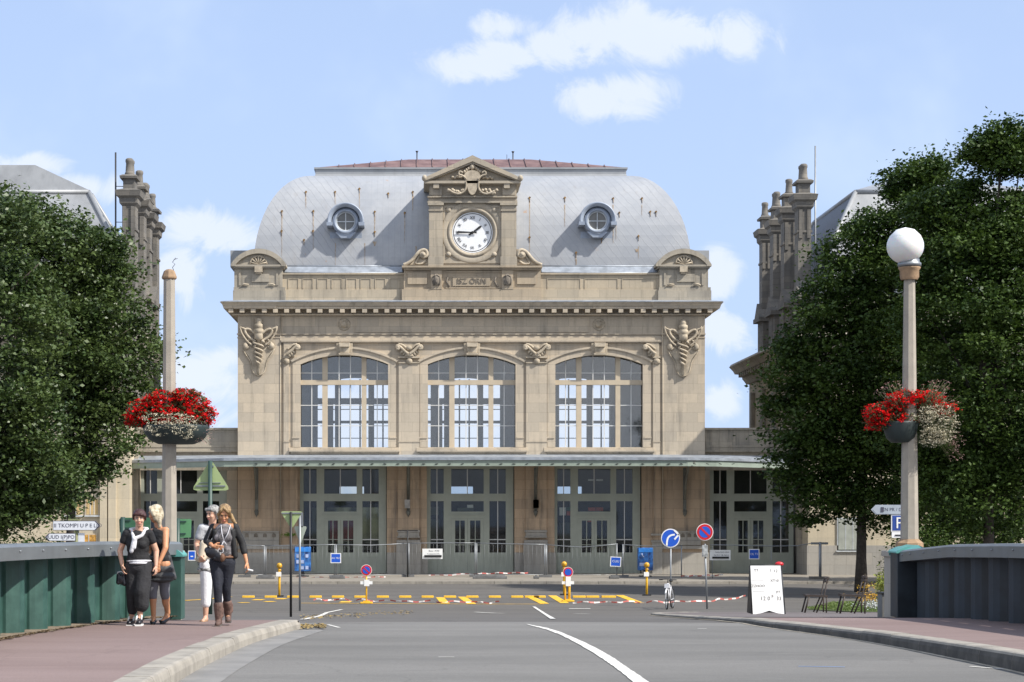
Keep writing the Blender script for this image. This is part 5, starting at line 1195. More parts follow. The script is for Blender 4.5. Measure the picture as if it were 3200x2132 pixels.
def basket(px, Y, label, red, white, bowl, thin=None):
    c = at(px, 1300, Y); s = Y / F0
    Bk = empty('flower_basket', (c.x, Y, at(px, bowl[2], Y).z), label, 'flower basket', 'flower baskets on the lamp columns')
    x0, x1, y0, y1 = bowl[0], bowl[1], bowl[3], bowl[2]; bc = at((x0 + x1) / 2, y0, Y); r = (x1 - x0) / 2 * s; h = (y1 - y0) * s
    b = MB(); b.lathe([(.001, -h), (r * .55, -h * .98), (r * .8, -h * .75), (r * .95, -h * .35), (r, 0), (r, .04), (r * .96, .04), (r * .9, -.06), (.001, -.06)], bc, 28); part(b, 'bowl', M_BOWL, Bk)
    G_, Rr, Ww, Pk = [], [], [], []
    for (x, y, a, bb) in red:
        k = int(a * bb / 24) + 4
        for _ in range(k):
            th = RNG.uniform(0, 2 * np.pi); q = math.sqrt(RNG.uniform(0, 1)); dyp = RNG.uniform(-1, 1) * math.sqrt(max(0, 1 - q * q)) * a * s * .85
            p = at(x + a * q * math.cos(th), y + bb * q * math.sin(th), Y); p.y += dyp; Rr.append(p)
    for (x, y, a, bb) in white:
        for _ in range(int(a * bb / (17 if px < 1000 else 10)) + 5):
            th = RNG.uniform(0, 2 * np.pi); q = math.sqrt(RNG.uniform(0, 1)); p = at(x + a * q * math.cos(th), y + bb * q * math.sin(th), Y); p.y = Y - r * RNG.uniform(.75, 1.25) if y > 1310 else p.y - abs(RNG.normal()) * .3; Ww.append(p)
    for (x, y, a, bb) in (thin or []):
        for _ in range(int(a * bb / 22) + 6):
            th = RNG.uniform(0, 2 * np.pi); q = math.sqrt(RNG.uniform(0, 1)); p = at(x + a * q * math.cos(th), y + bb * q * math.sin(th), Y); p.y += RNG.uniform(-.3, .3); Pk.append(p)
    for (x, y, a, bb) in list(red) + list(white):
        for _ in range(int(a * bb / 3.2)):
            th = RNG.uniform(0, 2 * np.pi); q = math.sqrt(RNG.uniform(0, 1)); p = at(x + a * q * math.cos(th) * .96, y + bb * q * math.sin(th) * .96, Y); p.y += RNG.uniform(-.8, .8) * a * s * .8; G_.append(p)
    f = leaves('foliage', np.array(G_), .055, M_FLG, Bk)
    blossoms('red_blossoms', Rr, .034, M_RFL, Bk, 22)
    blossoms('white_blossoms', Ww, .02, M_WFL, Bk, 7)
    if Pk:
        blossoms('pale_sprigs', Pk, .016, M_PFL, Bk, 5)
        b = MB()
        for p in Pk[::2]: b.tube([Vector((c.x + (p.x - c.x) * .3, p.y * .5 + Y * .5, c.z)), p], .0025, 3)
        part(b, 'stems', mat('stem', (.10, .11, .05), .8), Bk)
    return Bk
basket(533, 31.0, 'flower basket of red geraniums and white trailing flowers round the lamp without a globe',
       [(455, 1290, 60, 42), (520, 1265, 70, 45), (590, 1265, 62, 42), (640, 1300, 34, 32), (430, 1310, 36, 28), (540, 1300, 110, 32), (580, 1232, 50, 18), (470, 1325, 50, 14)], [(580, 1338, 50, 26), (520, 1345, 50, 22), (540, 1315, 90, 20), (600, 1365, 26, 10)], (447, 655, 1389, 1338), [(640, 1345, 26, 50), (560, 1225, 40, 14), (640, 1250, 20, 16)])
basket(2842, 34.4, 'flower basket of red geraniums and a cream trailing cloud round the globe lamp',
       [(2760, 1290, 60, 34), (2830, 1250, 62, 32), (2740, 1322, 42, 22), (2880, 1245, 60, 24), (2950, 1280, 36, 22), (2800, 1310, 70, 24)], [(2925, 1330, 58, 62), (2900, 1370, 40, 30), (2880, 1300, 40, 26)], (2760, 2868, 1384, 1325), [(2790, 1225, 50, 34), (2930, 1220, 44, 34), (2985, 1400, 22, 50), (2960, 1260, 40, 30)])

# ------------------------------------------------------------------ signs
def gpt(px, Y, onwalk=False): z = prof(Y); return Vector(((px - CX) * Y / F0, Y, z))
def post(b, px0, Y, py_top, r, px1=None, n=10, zb=None):
    g = gpt(px0, Y); t = at(px1 or px0, py_top, Y); b.tube([(g.x, Y, (zb if zb is not None else g.z) - .1), (t.x, Y, t.z)], r, n)
def rtri(cx, cy, w_, h_, up=True, k=.12):
    """rounded triangle in px"""
    P = [(cx, cy - h_ / 2), (cx + w_ / 2, cy + h_ / 2), (cx - w_ / 2, cy + h_ / 2)] if up else [(cx, cy + h_ / 2), (cx - w_ / 2, cy - h_ / 2), (cx + w_ / 2, cy - h_ / 2)]
    o = []
    for i in range(3):
        p, q, r_ = np.array(P[i - 1]), np.array(P[i]), np.array(P[(i + 1) % 3])
        for t in (0, .5, 1): u_ = q + (p - q) * k * (1 - t) ** 1 if t < .5 else (q + (r_ - q) * k if t == 1 else q + ((p - q) + (r_ - q)) * k * .28); o.append(tuple(u_))
    return o[::-1]
def signobj(name, px, Y, label, cat='traffic sign', group=None): g = gpt(px, Y); return empty(name, g, label, cat, group)
# triangular sign seen from the back
S = signobj('warning_sign', 660, 56, 'large triangular sign seen from its pale green back, apex up, on a dark post')
b = MB(); post(b, 657, 56, 1440, .06); part(b, 'post', M_DGR, S)
b = MB(); b.pp(rtri(659, 1484, 122, 98), [], 56.08, .02); b2 = part(b, 'sign_plate', M_SGN, S)
b = MB(); b.bp(612, 704, 1517, 1521, 56.05, .03); b.bp(622, 690, 1508, 1510, 56.05, .03); b.bp(650, 668, 1455, 1459, 56.03, .04); part(b, 'bracket', M_GALV, S)
S = signobj('give_way_sign', 909, 45, 'triangular sign seen from its pale green back, point down, on a black post')
b = MB(); post(b, 909, 45, 1600, .028); part(b, 'post', M_BK, S)
b = MB(); b.pp(rtri(911, 1626, 72, 56, False), [], 45.04, .015); part(b, 'sign_plate', M_SGN, S)
b = MB(); b.bp(880, 944, 1602, 1606, 45.02, .02); part(b, 'bracket', M_GALV, S)
S = signobj('give_way_sign', 937, 64, 'small grey triangular sign seen from behind on a thin galvanised post')
b = MB(); post(b, 937, 64, 1602, .035); part(b, 'post', M_GALV, S)
b = MB(); b.pp(rtri(939, 1674, 42, 58, False), [], 64.05, .015); part(b, 'sign_plate', mat('grey_sign_back', (.34, .38, .32), .5), S)
b = MB(); b.bp(941, 947, 1602, 1648, 64.05, .015); part(b, 'side_plate', M_GALV, S)
def disc(b, px, py, r, Y, f, d=.02, n=36, sx=1): c = at(px, py, Y); s = Y / F0; b.lathe([(.0005, -f), (r * s, -f), (r * s, -f + d), (.0005, -f + d)], c, n, 'y', False)
# turn right
S = signobj('turn_right_sign', 2096, 69, 'round blue sign with a white arrow bending right, above the bicycle')
b = MB(); post(b, 2096, 69, 1690, .025); part(b, 'post', M_GALV, S)
b = MB(); disc(b, 2095, 1682, 29.5, 69, .04); part(b, 'sign_plate', M_WH, S)
b = MB(); disc(b, 2095, 1682, 26.5, 69, .048, .01); part(b, 'blue_disc', M_BLU, S)
b = MB(); P = [(2083, 1705), (2084, 1688), (2089, 1677), (2098, 1672), (2108, 1671)]; P = smooth(P, 2)
lft = [at(x, y, 69) for x, y in P]; vs = []
for i, p in enumerate(lft):
    t = (lft[min(i + 1, len(lft) - 1)] - lft[max(0, i - 1)]).normalized(); n_ = Vector((-t.z, 0, t.x)) * .030; vs += [p + n_ - Vector((0, .056, 0)), p - n_ - Vector((0, .056, 0))]
b.add(vs, [(2 * i, 2 * i + 1, 2 * i + 3, 2 * i + 2) for i in range(len(lft) - 1)])
for a, c in (((2106, 1657), (2121, 1672)), ((2121, 1670), (2107, 1686))):
    p, q_ = at(*a, 69), at(*c, 69); t = (q_ - p).normalized(); n_ = Vector((-t.z, 0, t.x)) * .030; o_ = Vector((0, -.058, 0)); b.add([p + n_ + o_, p - n_ + o_, q_ - n_ + o_, q_ + n_ + o_], [(0, 1, 2, 3)])
part(b, 'arrow', M_WH, S)
# no parking
S = signobj('no_parking_sign', 2209, 67.4, 'round red and blue no parking sign on a leaning grey post beside the bicycle')
b = MB(); post(b, 2210, 67.4, 1700, .032, 2203); part(b, 'post', M_GALV, S)
def noparking(S, px, py, r, Y, full=True):
    b = MB(); disc(b, px, py, r, Y, .045); part(b, 'sign_plate', M_WH, S)
    b = MB(); disc(b, px, py, r * .93, Y, .052, .01); part(b, 'red_ring', M_REDS, S)
    b = MB(); disc(b, px, py, r * .66, Y, .058, .01); part(b, 'blue_disc', M_BLU, S)
    if full:
        b = MB(); c = at(px, py, Y); s = Y / F0; b.obox((c.x, Y - .062, c.z), r * s * 1.45, .004, r * s * .24, Euler((0, R(45), 0)).to_matrix()); part(b, 'slash', M_REDS, S)
noparking(S, 2202, 1663, 26.5, 67.4)
b = MB(); b.bp(2195, 2212, 1704, 1740, 67.3, .12); part(b, 'meter_box', mat('grey_box', (.30, .31, .31), .6, var=.5, scale=8), S)
# temporary no-parking boards on yellow stands
for (px, py, Y, r, foot, lab) in ((1145, 1782, 71.5, 17.5, 1886, 'small red and blue no parking disc on a yellow stand left of the middle doors'), (1775, 1788, 73, 16, 1880, 'small red and blue no parking disc in a white jacket on paired yellow legs')):
    S = signobj('temporary_sign', px, Y, lab, 'temporary sign', 'temporary no parking discs on yellow stands')
    b = MB(); g = gpt(px, Y)
    if px < 1500: post(b, px, Y, py, .03)
    else: post(b, px - 9, Y, py + 8, .035); post(b, px + 4, Y, py + 10, .045)
    part(b, 'post', M_YEL, S)
    b = MB(); b.box(g.x - .22, g.x + .22, Y - .2, Y + .2, 0, .06); b.box(g.x - .12, g.x + .12, Y - .12, Y + .12, .06, .1); part(b, 'foot', M_YEL, S, bevel=.015)
    noparking(S, px, py, r, Y, px < 1500)
    b = MB(); b.bp(px - 19, px + 19, 1817, 1826, Y - .05, .06); b.bp(px - 7, px + 9, 1802 if px > 1500 else 1812, 1832, Y - .07, .02); part(b, 'white_plate', M_WH, S)
# yellow beacon posts
M_AMB = mat('amber_lens', (.55, .30, .02), .3, var=.3, scale=12)
for (px, top, Y, lab) in ((873, 1762, 77.5, 'yellow barrier post with beacons between the green signs'), (2021, 1760, 78.5, 'yellow barrier post with a beacon in front of the right phone booth'), (1763, 1757, 79.0, 'short yellow beacon post with a green rim behind the white jacketed disc')):
    S = signobj('beacon_post', px, Y, lab, 'barrier post', 'yellow barrier posts with beacons'); b = MB(); post(b, px, Y, top + 6, .045); part(b, 'post', M_YEL, S)
    b = MB(); c = at(px, top + 6, Y); b.lathe([(.001, -.1), (.09, -.09), (.11, -.02), (.11, .03), (.07, .09), (.001, .11)], c, 14); b.lathe([(.06, -.2), (.09, -.18), (.06, -.14)], c, 12); b.lathe([(.06, -.32), (.09, -.3), (.06, -.26)], c, 12); part(b, 'beacon', M_AMB, S)
    b = MB(); c = at(px, 1795, Y); b.box(c.x - .12, c.x + .08, Y - .1, Y - .05, c.z - .08, c.z + .09); part(b, 'white_tag', M_WH, S)
    b = MB(); c = gpt(px, Y); b.box(c.x - .16, c.x + .16, Y - .16, Y + .16, 0, .05); part(b, 'foot', M_BK, S)
# finger posts
M_FW = mat('white_sign_face', (.66, .68, .72), .4, var=.05); M_TXT = mat('sign_lettering', (.06, .06, .09), .5); M_OLV = mat('olive_post', (.20, .21, .10), .6, var=.2)
S = signobj('finger_post', 241, 45, 'olive post carrying white finger signs with dark lettering behind the left railing', 'direction sign')
b = MB(); post(b, 239, 45, 1624, .06); part(b, 'post', M_OLV, S)
def finger(S, x0, x1, y0, y1, Y, txts, point, mface=M_FW, dark=True):
    k = (y1 - y0) / 2; ym = (y0 + y1) / 2
    sh = [(x0, y0), (x1 - k, y0), (x1, ym), (x1 - k, y1), (x0, y1)] if point > 0 else [(x0 + k, y0), (x1, y0), (x1, y1), (x0 + k, y1), (x0, ym)]
    b = MB(); b.pp(sh[::-1], [], Y, .03); f = part(b, 'sign_board', M_TXT if dark else mface, S)
    sh2 = [(x0 + 1.5, y0 + 1.5), (x1 - k - 3, y0 + 1.5), (x1 - 5, ym), (x1 - k - 3, y1 - 1.5), (x0 + 1.5, y1 - 1.5)] if point > 0 else [(x0 + k + 3, y0 + 1.5), (x1 - 1.5, y0 + 1.5), (x1 - 1.5, y1 - 1.5), (x0 + k + 3, y1 - 1.5), (x0 + 5, ym)]
    b = MB(); b.pp(sh2[::-1], [], Y - .006, .005); part(b, 'face', mface, f)
    b = MB()
    for t, x, sz in txts: b.text(t, sz, at(x, ym, Y - .008), ext=.002)
    part(b, 'lettering', M_TXT, f)
finger(S, 165, 313, 1628, 1658, 44.9, [('I.II TKOMP', 200, .125), ('I U P E LIO', 280, .12)], 1)
finger(S, 140, 236, 1667, 1691, 44.85, [('IUUD I(P)PO', 190, .115)], -1); 
b = MB(); b.bp(244, 264, 1666, 1696, 44.95, .02); part(b, 'small_plate', M_FW, S); b = MB(); b.bp(212, 250, 1622, 1627, 44.9, .05); part(b, 'post_cap', M_OLV, S)
S = signobj('finger_post', 2838, 60, 'pale finger sign pointing left above a blue parking sign, half behind the globe lamp', 'direction sign')
b = MB(); post(b, 2838, 60, 1570, .045); part(b, 'post', M_GALV, S)
finger(S, 2722, 2862, 1578, 1608, 59.9, [('CN PR / D R', 2793, .14)], -1, mat('grey_sign_face', (.34, .38, .43), .45), False)
b = MB(); b.bp(2753, 2762, 1585, 1600, 59.88, .01); part(b, 'pictogram', M_TXT, S)
b = MB(); b.bp(2785, 2866, 1608.5, 1662, 59.92, .03); b.bp(2787, 2866, 1663, 1681, 59.92, .03); part(b, 'parking_plate', M_WH, S)
b = MB(); b.bp(2789, 2862, 1612, 1658, 59.91, .01); part(b, 'blue_panel', mat('parking_blue', (.02, .06, .28), .4), S)
b = MB(); b.text('P', .48, at(2811, 1636, 59.9), ext=.003); part(b, 'letter', M_WH, S)
b = MB(); b.bp(2797, 2830, 1671, 1675, 59.905, .01); part(b, 'small_mark', M_BK, S)
# green boards behind the women
for (x0, x1, y0, y1, Y, px, lab, mm) in ((372, 470, 1618, 1662, 52, 384, 'dark green board seen from behind, left of the bare lamp column', M_EMR), (546, 598, 1622, 1680, 52, 556, 'bright green board seen from behind, right of the bare lamp column', mat('bright_green_board', (.09, .24, .11), .5, var=.1))):
    S = signobj('sign_board', px, Y, lab, 'sign board', 'green boards seen from behind')
    b = MB(); b.pp([(x0, y0 + 6), (x0 + 6, y0), (x1 - 4, y0), (x1, y0 + 5), (x1 - 2, y1), (x0 + 2, y1 + 2)][::-1], [], Y, .04); p_ = part(b, 'board', mm, S)
    b = MB(); b.bp(x0 + 4, x0 + 36, y0 + 6, y0 + 10, Y - .03, .03); b.bp(x0 + 2, x0 + 34, y1 - 14, y1 - 10, Y - .03, .03); part(b, 'bracket', M_DGR, S)
    b = MB(); post(b, px, Y, y0 - 2, .06); part(b, 'post', M_DGR, S)

# ------------------------------------------------------------------ fence panels, notices
def fence(px0, px1, Y0, Y1, sag, idx):
    lab = ['first', 'second', 'third', 'fourth', 'fifth', 'sixth', 'seventh'][idx]
    g0 = Vector(((px0 - CX) * Y0 / F0, Y0, 0)); g1 = Vector(((px1 - CX) * Y1 / F0, Y1, 0)); zt = lambda px, Y, py: at(px, py, Y).z
    FE = empty('fence_panel', (g0 + g1) / 2, f'open steel barrier panel, {lab} from the left along the station pavement', 'barrier', 'steel barrier panels in front of the station')
    h0 = zt(px0, Y0, sag[0]); h1 = zt(px1, Y1, sag[1]); hm = zt((px0 + px1) / 2, (Y0 + Y1) / 2, sag[2]); md = (g0 + g1) / 2
    zg = lambda Y: PVZ if Y > 91.6 else 0
    b = MB(); b.tube([g0 + Vector((0, 0, h0)), g0.lerp(g1, .25) + Vector((0, 0, h0 * .4 + hm * .6)), md + Vector((0, 0, hm)), g0.lerp(g1, .75) + Vector((0, 0, h1 * .4 + hm * .6)), g1 + Vector((0, 0, h1))], .02, 8); part(b, 'top_tube', M_GALV, FE)
    for g, h in ((g0, h0), (g1, h1)): b = MB(); b.tube([g + Vector((.04 if g is g0 else -.04, 0, zg(g.y))), g + Vector((.04 if g is g0 else -.04, 0, h))], .028, 8); part(b, 'upright', M_GALV, FE)
    b = MB(); n = 16
    for i in range(1, n):
        q = g0.lerp(g1, i / n); b.tube([q + Vector((0, 0, zg(q.y) + .15)), q + Vector((0, 0, hm - .02))], .003, 3)
    b.tube([g0 + Vector((0, 0, .25)), g1 + Vector((0, 0, .25))], .014, 6); part(b, 'wires', M_GALV, FE)
    b = MB(); b.obox(g0 + Vector((0, 0, zg(g0.y) + .06)), .62, .24, .12); part(b, 'concrete_foot', mat('grey_foot', (.14, .14, .14), .9, var=.3) if idx == 0 else bpy.data.materials['grey_foot'], FE)
for i, a in enumerate([(764, 828, 97.5, 97.5, (1704, 1706, 1705)), (828, 1049, 97.5, 97.0, (1706, 1702, 1704)), (1049, 1275, 97.0, 98.0, (1702, 1698, 1704)), (1275, 1487, 98.0, 98.0, (1698, 1697, 1697)), (1487, 1705, 98.0, 97.5, (1697, 1702, 1700)), (1705, 1930, 97.5, 97.0, (1702, 1700, 1710)), (1944, 2132, 97.0, 97.5, (1702, 1706, 1707))]): fence(*a, i)
FE = empty('fence_panel', gpt(2360, 96), 'open steel barrier panel hung between the no parking sign and a grey pole', 'barrier', 'steel barrier panels in front of the station')
b = MB(); b.tube([at(x, y, 96) for x, y in ((2218, 1703), (2290, 1704), (2350, 1706), (2420, 1707), (2490, 1706), (2530, 1699), (2570, 1697))], .02, 8); part(b, 'top_tube', M_GALV, FE)
for px in (2226, 2410): b = MB(); b.tube([at(px, 1705, 96), (at(px, 0, 96).x, 96, PVZ)], .018, 6); part(b, 'upright', M_GALV, FE)
S = signobj('barrier_pole', 2563, 95, 'grey steel pole with a short crossbar on a stone foot, behind the left chair', 'pole'); b = MB(); post(b, 2563, 95, 1694, .07); b.bp(2535, 2588, 1695, 1702, 94.95, .1); part(b, 'pole', M_GALV, S); b = MB(); b.bp(2538, 2592, 1803, 1834, 94.5, .8); part(b, 'stone_foot', M_CH, S)
S = signobj('barrier_pole', 1275, 97.8, 'thin black pole standing before the pedestal between the left and middle doors', 'pole'); b = MB(); post(b, 1274, 97.8, 1657, .035); b.bp(1243, 1306, 1657, 1660, 97.8, .04); part(b, 'pole', M_BK, S); b = MB(); b.bp(1262, 1288, 1806, 1822, 97.6, .4); part(b, 'foot', M_BK, S)
# notices hung on the fence
def notice(px0, px1, py0, py1, Y, col, lab, lines, tilt=0, name='notice_board', group='blue notices on the barriers'):
    c = at((px0 + px1) / 2, (py0 + py1) / 2, Y); s = Y / F0; W, H = (px1 - px0) * s, (py1 - py0) * s; rt = Euler((0, R(tilt), 0)).to_matrix()
    S = empty(name, c, lab, 'notice', group); b = MB(); b.obox(c, W, .02, H, rt); part(b, 'board', M_WH, S)
    if col: b = MB(); b.obox(c - Vector((0, .012, 0)), W * .84, .004, H * .84, rt); part(b, 'face', col, S)
    b = MB(); ux = rt @ Vector((1, 0, 0)); uz = rt @ Vector((0, 0, 1))
    for t, dx, dz, sz in lines: b.text(t, sz, c + ux * dx * W + uz * dz * H - Vector((0, .018, 0)), ux, uz, .001)
    part(b, 'lettering', M_WH if col else M_TXT, S); return S
notice(1033, 1066, 1729, 1760, 96.9, M_BLU, 'blue notice on the barrier before the left doors, above the first red disc', [('AU TE3T', .04, 0, .12)])
notice(1907, 1941, 1740, 1771, 96.9, M_BLU, 'blue notice tilted on the barrier beside the right phone booth', [('CUU', 0, .03, .16)], 3)
notice(2340, 2373, 1716, 1748, 95.9, M_BLU, 'blue notice above the white folding board', [('OL TS', 0, 0, .14)])
notice(588, 611, 1721, 1752, 96.8, M_BLU, 'blue notice split by a pale strip, left of the woman in brown boots', [('-', 0, 0, .5)])
wg = 'white banners on the barriers'
S1 = notice(1320, 1383, 1715, 1747, 97.8, None, 'white banner with a dark bar on the barrier before the middle doors', [('Rmo : M F2', .08, .28, .11), ('Y ucusaucoma VS |', .05, 0, .08)], 0, 'banner', wg)
S2 = notice(2218, 2283, 1719, 1751, 95.9, None, 'white banner with a dark bar on the barrier before the right wing doors', [('MAKLOSDO OSDO', .1, .28, .08), ('OCO Y 7B OD E', .05, -.03, .1)], 0, 'banner', wg)
for S_, x0, x1, y0, y1, Y in ((S1, 1326, 1380, 1735, 1742, 97.75), (S2, 2226, 2278, 1740, 1746, 95.85)): b = MB(); b.bp(x0, x1, y0, y1, Y, .02); part(b, 'dark_bar', M_BK, S_)
# phone booths
for (x0, x1, y0, y1, tl, lab) in ((918, 973, 1708, 1787, -5, 'blue information box with pale symbols, left of the left doors'), (1992, 2043, 1711, 1784, 2, 'blue phone booth with a white handset, right of the right doors')):
    Y = 98.5; c = at((x0 + x1) / 2, (y0 + y1) / 2, Y); s = Y / F0; W, H = (x1 - x0) * s * .92, (y1 - y0) * s * .97
    S = empty('phone_booth', (c.x, Y, PVZ), lab, 'phone booth', 'blue boxes before the station doors'); b = MB(); b.box(c.x - W / 2, c.x + W / 2, Y, Y + .4, c.z - H / 2, c.z + H / 2); part(b, 'housing', M_BLD, S, bevel=.03)
    b = MB(); b.box(c.x - W * .46, c.x + W * .46, Y - .02, Y + .0, c.z + H * .3, c.z + H * .47); part(b, 'header', mat('bright_blue', (.03, .22, .65), .35), S)
    b = MB()
    if x0 < 1500:
        for i in range(3):
            for j in range(3):
                if (i + j) % 3: b.box(c.x - W * .38 + i * W * .28, c.x - W * .2 + i * W * .28, Y - .015, Y - .003, c.z - H * .42 + j * H * .24, c.z - H * .28 + j * H * .24)
    else: b.tube([(c.x - .2, Y - .05, c.z + .28), (c.x - .17, Y - .07, c.z + .18), (c.x - .1, Y - .05, c.z + .08)], .035, 7); b.box(c.x - .3, c.x - .02, Y - .015, Y - .003, c.z - .35, c.z - .18)
    part(b, 'symbols' if x0 < 1500 else 'handset', mat('pale_blue_print', (.35, .42, .62), .5, var=.3), S)
    b = MB(); b.box(c.x - .08, c.x + .08, Y + .1, Y + .3, PVZ, c.z - H / 2 + .01); b.box(c.x - .3, c.x + .3, Y - .05, Y + .4, PVZ, PVZ + .05); part(b, 'stand', M_DKIRON, S)
# barrier tapes, kerb weights
M_TAPE = bpy.data.materials.new('red_white_tape'); M_TAPE.use_nodes = True; _b = NB(M_TAPE.node_tree); _g = _b.n('ShaderNodeNewGeometry').outputs['Position']; _s = _b.n('ShaderNodeSeparateXYZ'); M_TAPE.node_tree.links.new(_g, _s.inputs[0])
_b.inp(M_TAPE.node_tree.nodes['Principled BSDF'].inputs['Base Color'], _b.mix(_b.mr(_b.m('ABSOLUTE', _b.m('SUBTRACT', _b.m('FRACT', _b.m('DIVIDE', _s.outputs[0], .42)), .5)), .24, .26), (.75, .70, .66, 1), (.50, .12, .10, 1)))
def tape(pts, Y, lab, wd=.06, ground=False):
    P = [at(x, y, Y) if not ground else G(x, y) + Vector((0, 0, .05 + .03 * math.sin(x * .09))) for x, y in resa(pts, 8)]; b = MB(); vs = []
    for i, p in enumerate(P):
        q = p + Vector((0, 0, .02 * math.sin(i * 1.3))); vs += [q + Vector((0, 0, wd / 2)), q + Vector((0, .03 * math.sin(i), -wd / 2))]
    b.add(vs, [(2 * i, 2 * i + 1, 2 * i + 3, 2 * i + 2) for i in range(len(P) - 1)]); tag(b.build('barrier_tape', M_TAPE, origin=P[len(P) // 2]), lab, 'barrier tape', 'red and white barrier tapes')
tape([(925, 1806), (1020, 1805), (1140, 1804), (1205, 1803)], 97.4, 'red and white tape hanging low before the left doors')
tape([(1340, 1798), (1480, 1794), (1560, 1791), (1650, 1790)], 98.2, 'red and white tape hanging low before the middle doors')
tape([(2128, 1801), (2180, 1799), (2260, 1797)], 97.3, 'red and white tape hanging low by the right plinth')
tape([(980, 1880), (1050, 1878), (1130, 1880), (1300, 1884), (1480, 1886), (1560, 1888)], 0, 'red and white tape lying along the yellow road markings', .05, True)
tape([(1790, 1887), (1900, 1886), (2060, 1886), (2200, 1883), (2260, 1878), (2330, 1869)], 0, 'red and white tape lying between the bicycle and the folding board', .05, True)
for i, (x0, x1, y, d, lab) in enumerate(((800, 858, 1826, .35, 'dark barrier foot by the left booth'), (1030, 1078, 1823, .35, 'dark barrier foot under the left blue notice'), (1478, 1585, 1821, .4, 'long dark timber lying before the middle doors'), (1668, 1685, 1824, .3, 'small black block on the pavement edge right of the middle doors'), (1905, 1935, 1826, .35, 'dark barrier foot under the tilted blue notice'))):
    Y = 95.2; g = at(x0, y, Y); e = at(x1, y, Y); b = MB(); b.box(g.x, e.x, Y, Y + d, PVZ, PVZ + .13); b.box(g.x + .08, e.x - .08, Y + .05, Y + d - .05, PVZ + .13, PVZ + .17); tag(b.build('rubber_block', bpy.data.materials['grey_foot'], origin=((g.x + e.x) / 2, Y, PVZ), bevel=.02), lab, 'rubber block', 'dark weights along the pavement')

# ------------------------------------------------------------------ folding board
Yb = 49.0; zb_ = prof(Yb) + khR(Yb) + .0; tl, tr_ = at(2345, 1768, Yb + .12), at(2440, 1768, Yb + .12); bl, br_ = at(2353, 1917, Yb - .12), at(2452, 1919, Yb - .12); zo = zb_ - min(bl.z, br_.z)
S = empty('folding_board', (tl.x + .4, Yb, zb_), 'white folding pavement board with dark edges and faded prices', 'pavement sign')
bl.z = br_.z = zb_; 
def slab(a, b_, c, d, th, back): # a top-left b top-right c bottom-right d bottom-left
    n_ = Vector((0, 1, 0)) * th; return [a, b_, c, d, a + n_, b_ + n_, c + n_, d + n_], [(3, 2, 1, 0), (4, 5, 6, 7), (0, 1, 5, 4), (1, 2, 6, 5), (2, 3, 7, 6), (3, 0, 4, 7)]
b = MB(); q = lambda t, s_: (tl.lerp(bl, t)).lerp(tr_.lerp(br_, t), s_)
pts = [q(0, 0), q(0, 1), q(1, 1), q(.985, .80), q(.93, .52), q(.985, .24), q(1, .08), q(1, 0)]; k = len(pts)
b.add(pts + [p + Vector((0, .03, 0)) for p in pts], [tuple(range(k))[::-1], tuple(range(k, 2 * k))] + [(i, (i + 1) % k, k + (i + 1) % k, k + i) for i in range(k)]); part(b, 'front_panel', M_WH, S)
b = MB(); bk = [tl + Vector((-.01, .06, 0)), tr_ + Vector((0, .06, 0)), br_ + Vector((.02, .75, 0)), bl + Vector((-.02, .75, 0))]; v, f = slab(*bk, .03, 0); b.add(v, f); part(b, 'rear_panel', M_BK, S)
b = MB(); b.tube([tl + Vector((-.015, .0, 0)), bl + Vector((-.015, 0, 0))], .014, 6); b.tube([tr_ + Vector((.012, .0, 0)), br_ + Vector((.012, 0, 0))], .014, 6); b.tube([tl + Vector((0, .03, .005)), tr_ + Vector((0, .03, .005))], .02, 6)
b.add([tl + Vector((-.01, .02, 0)), bl + Vector((-.01, .03, 0)), bk[3], bk[0]], [(0, 1, 2, 3)]); part(b, 'edge', M_BK, S)  # black sheet across the open side stands in for the shaded gap
b = MB(); up_ = (tl - bl).normalized()
for t, tt, ss, sz in (('T7', .10, .18, .10), ('. .', .12, .42, .08), ('I', .10, .66, .1), ('12', .11, .82, .10), ('XT10', .31, .76, .09), ('ZZHOO', .42, .22, .09), ('F7', .55, .85, .10), ('12 0', .68, .42, .14), ('F', .64, .66, .12), ('33', .68, .86, .13)): b.text(t, sz, q(tt, ss) - Vector((0, .006, 0)), (1, 0, 0), up_, .001)
for t_ in (.30, .535):
    a = q(t_, .03); c = q(t_, .4); b.tube([a - Vector((0, .004, 0)), c - Vector((0, .004, 0))], .003, 3)
part(b, 'faded_print', mat('faded_print', (.20, .17, .15), .7, var=.4, scale=20), S)
b = MB(); c = at(2435, 1763, Yb + .2); b.ell(c, (.11, .06, .06), 12, 8); part(b, 'red_cap', M_REDS, S)

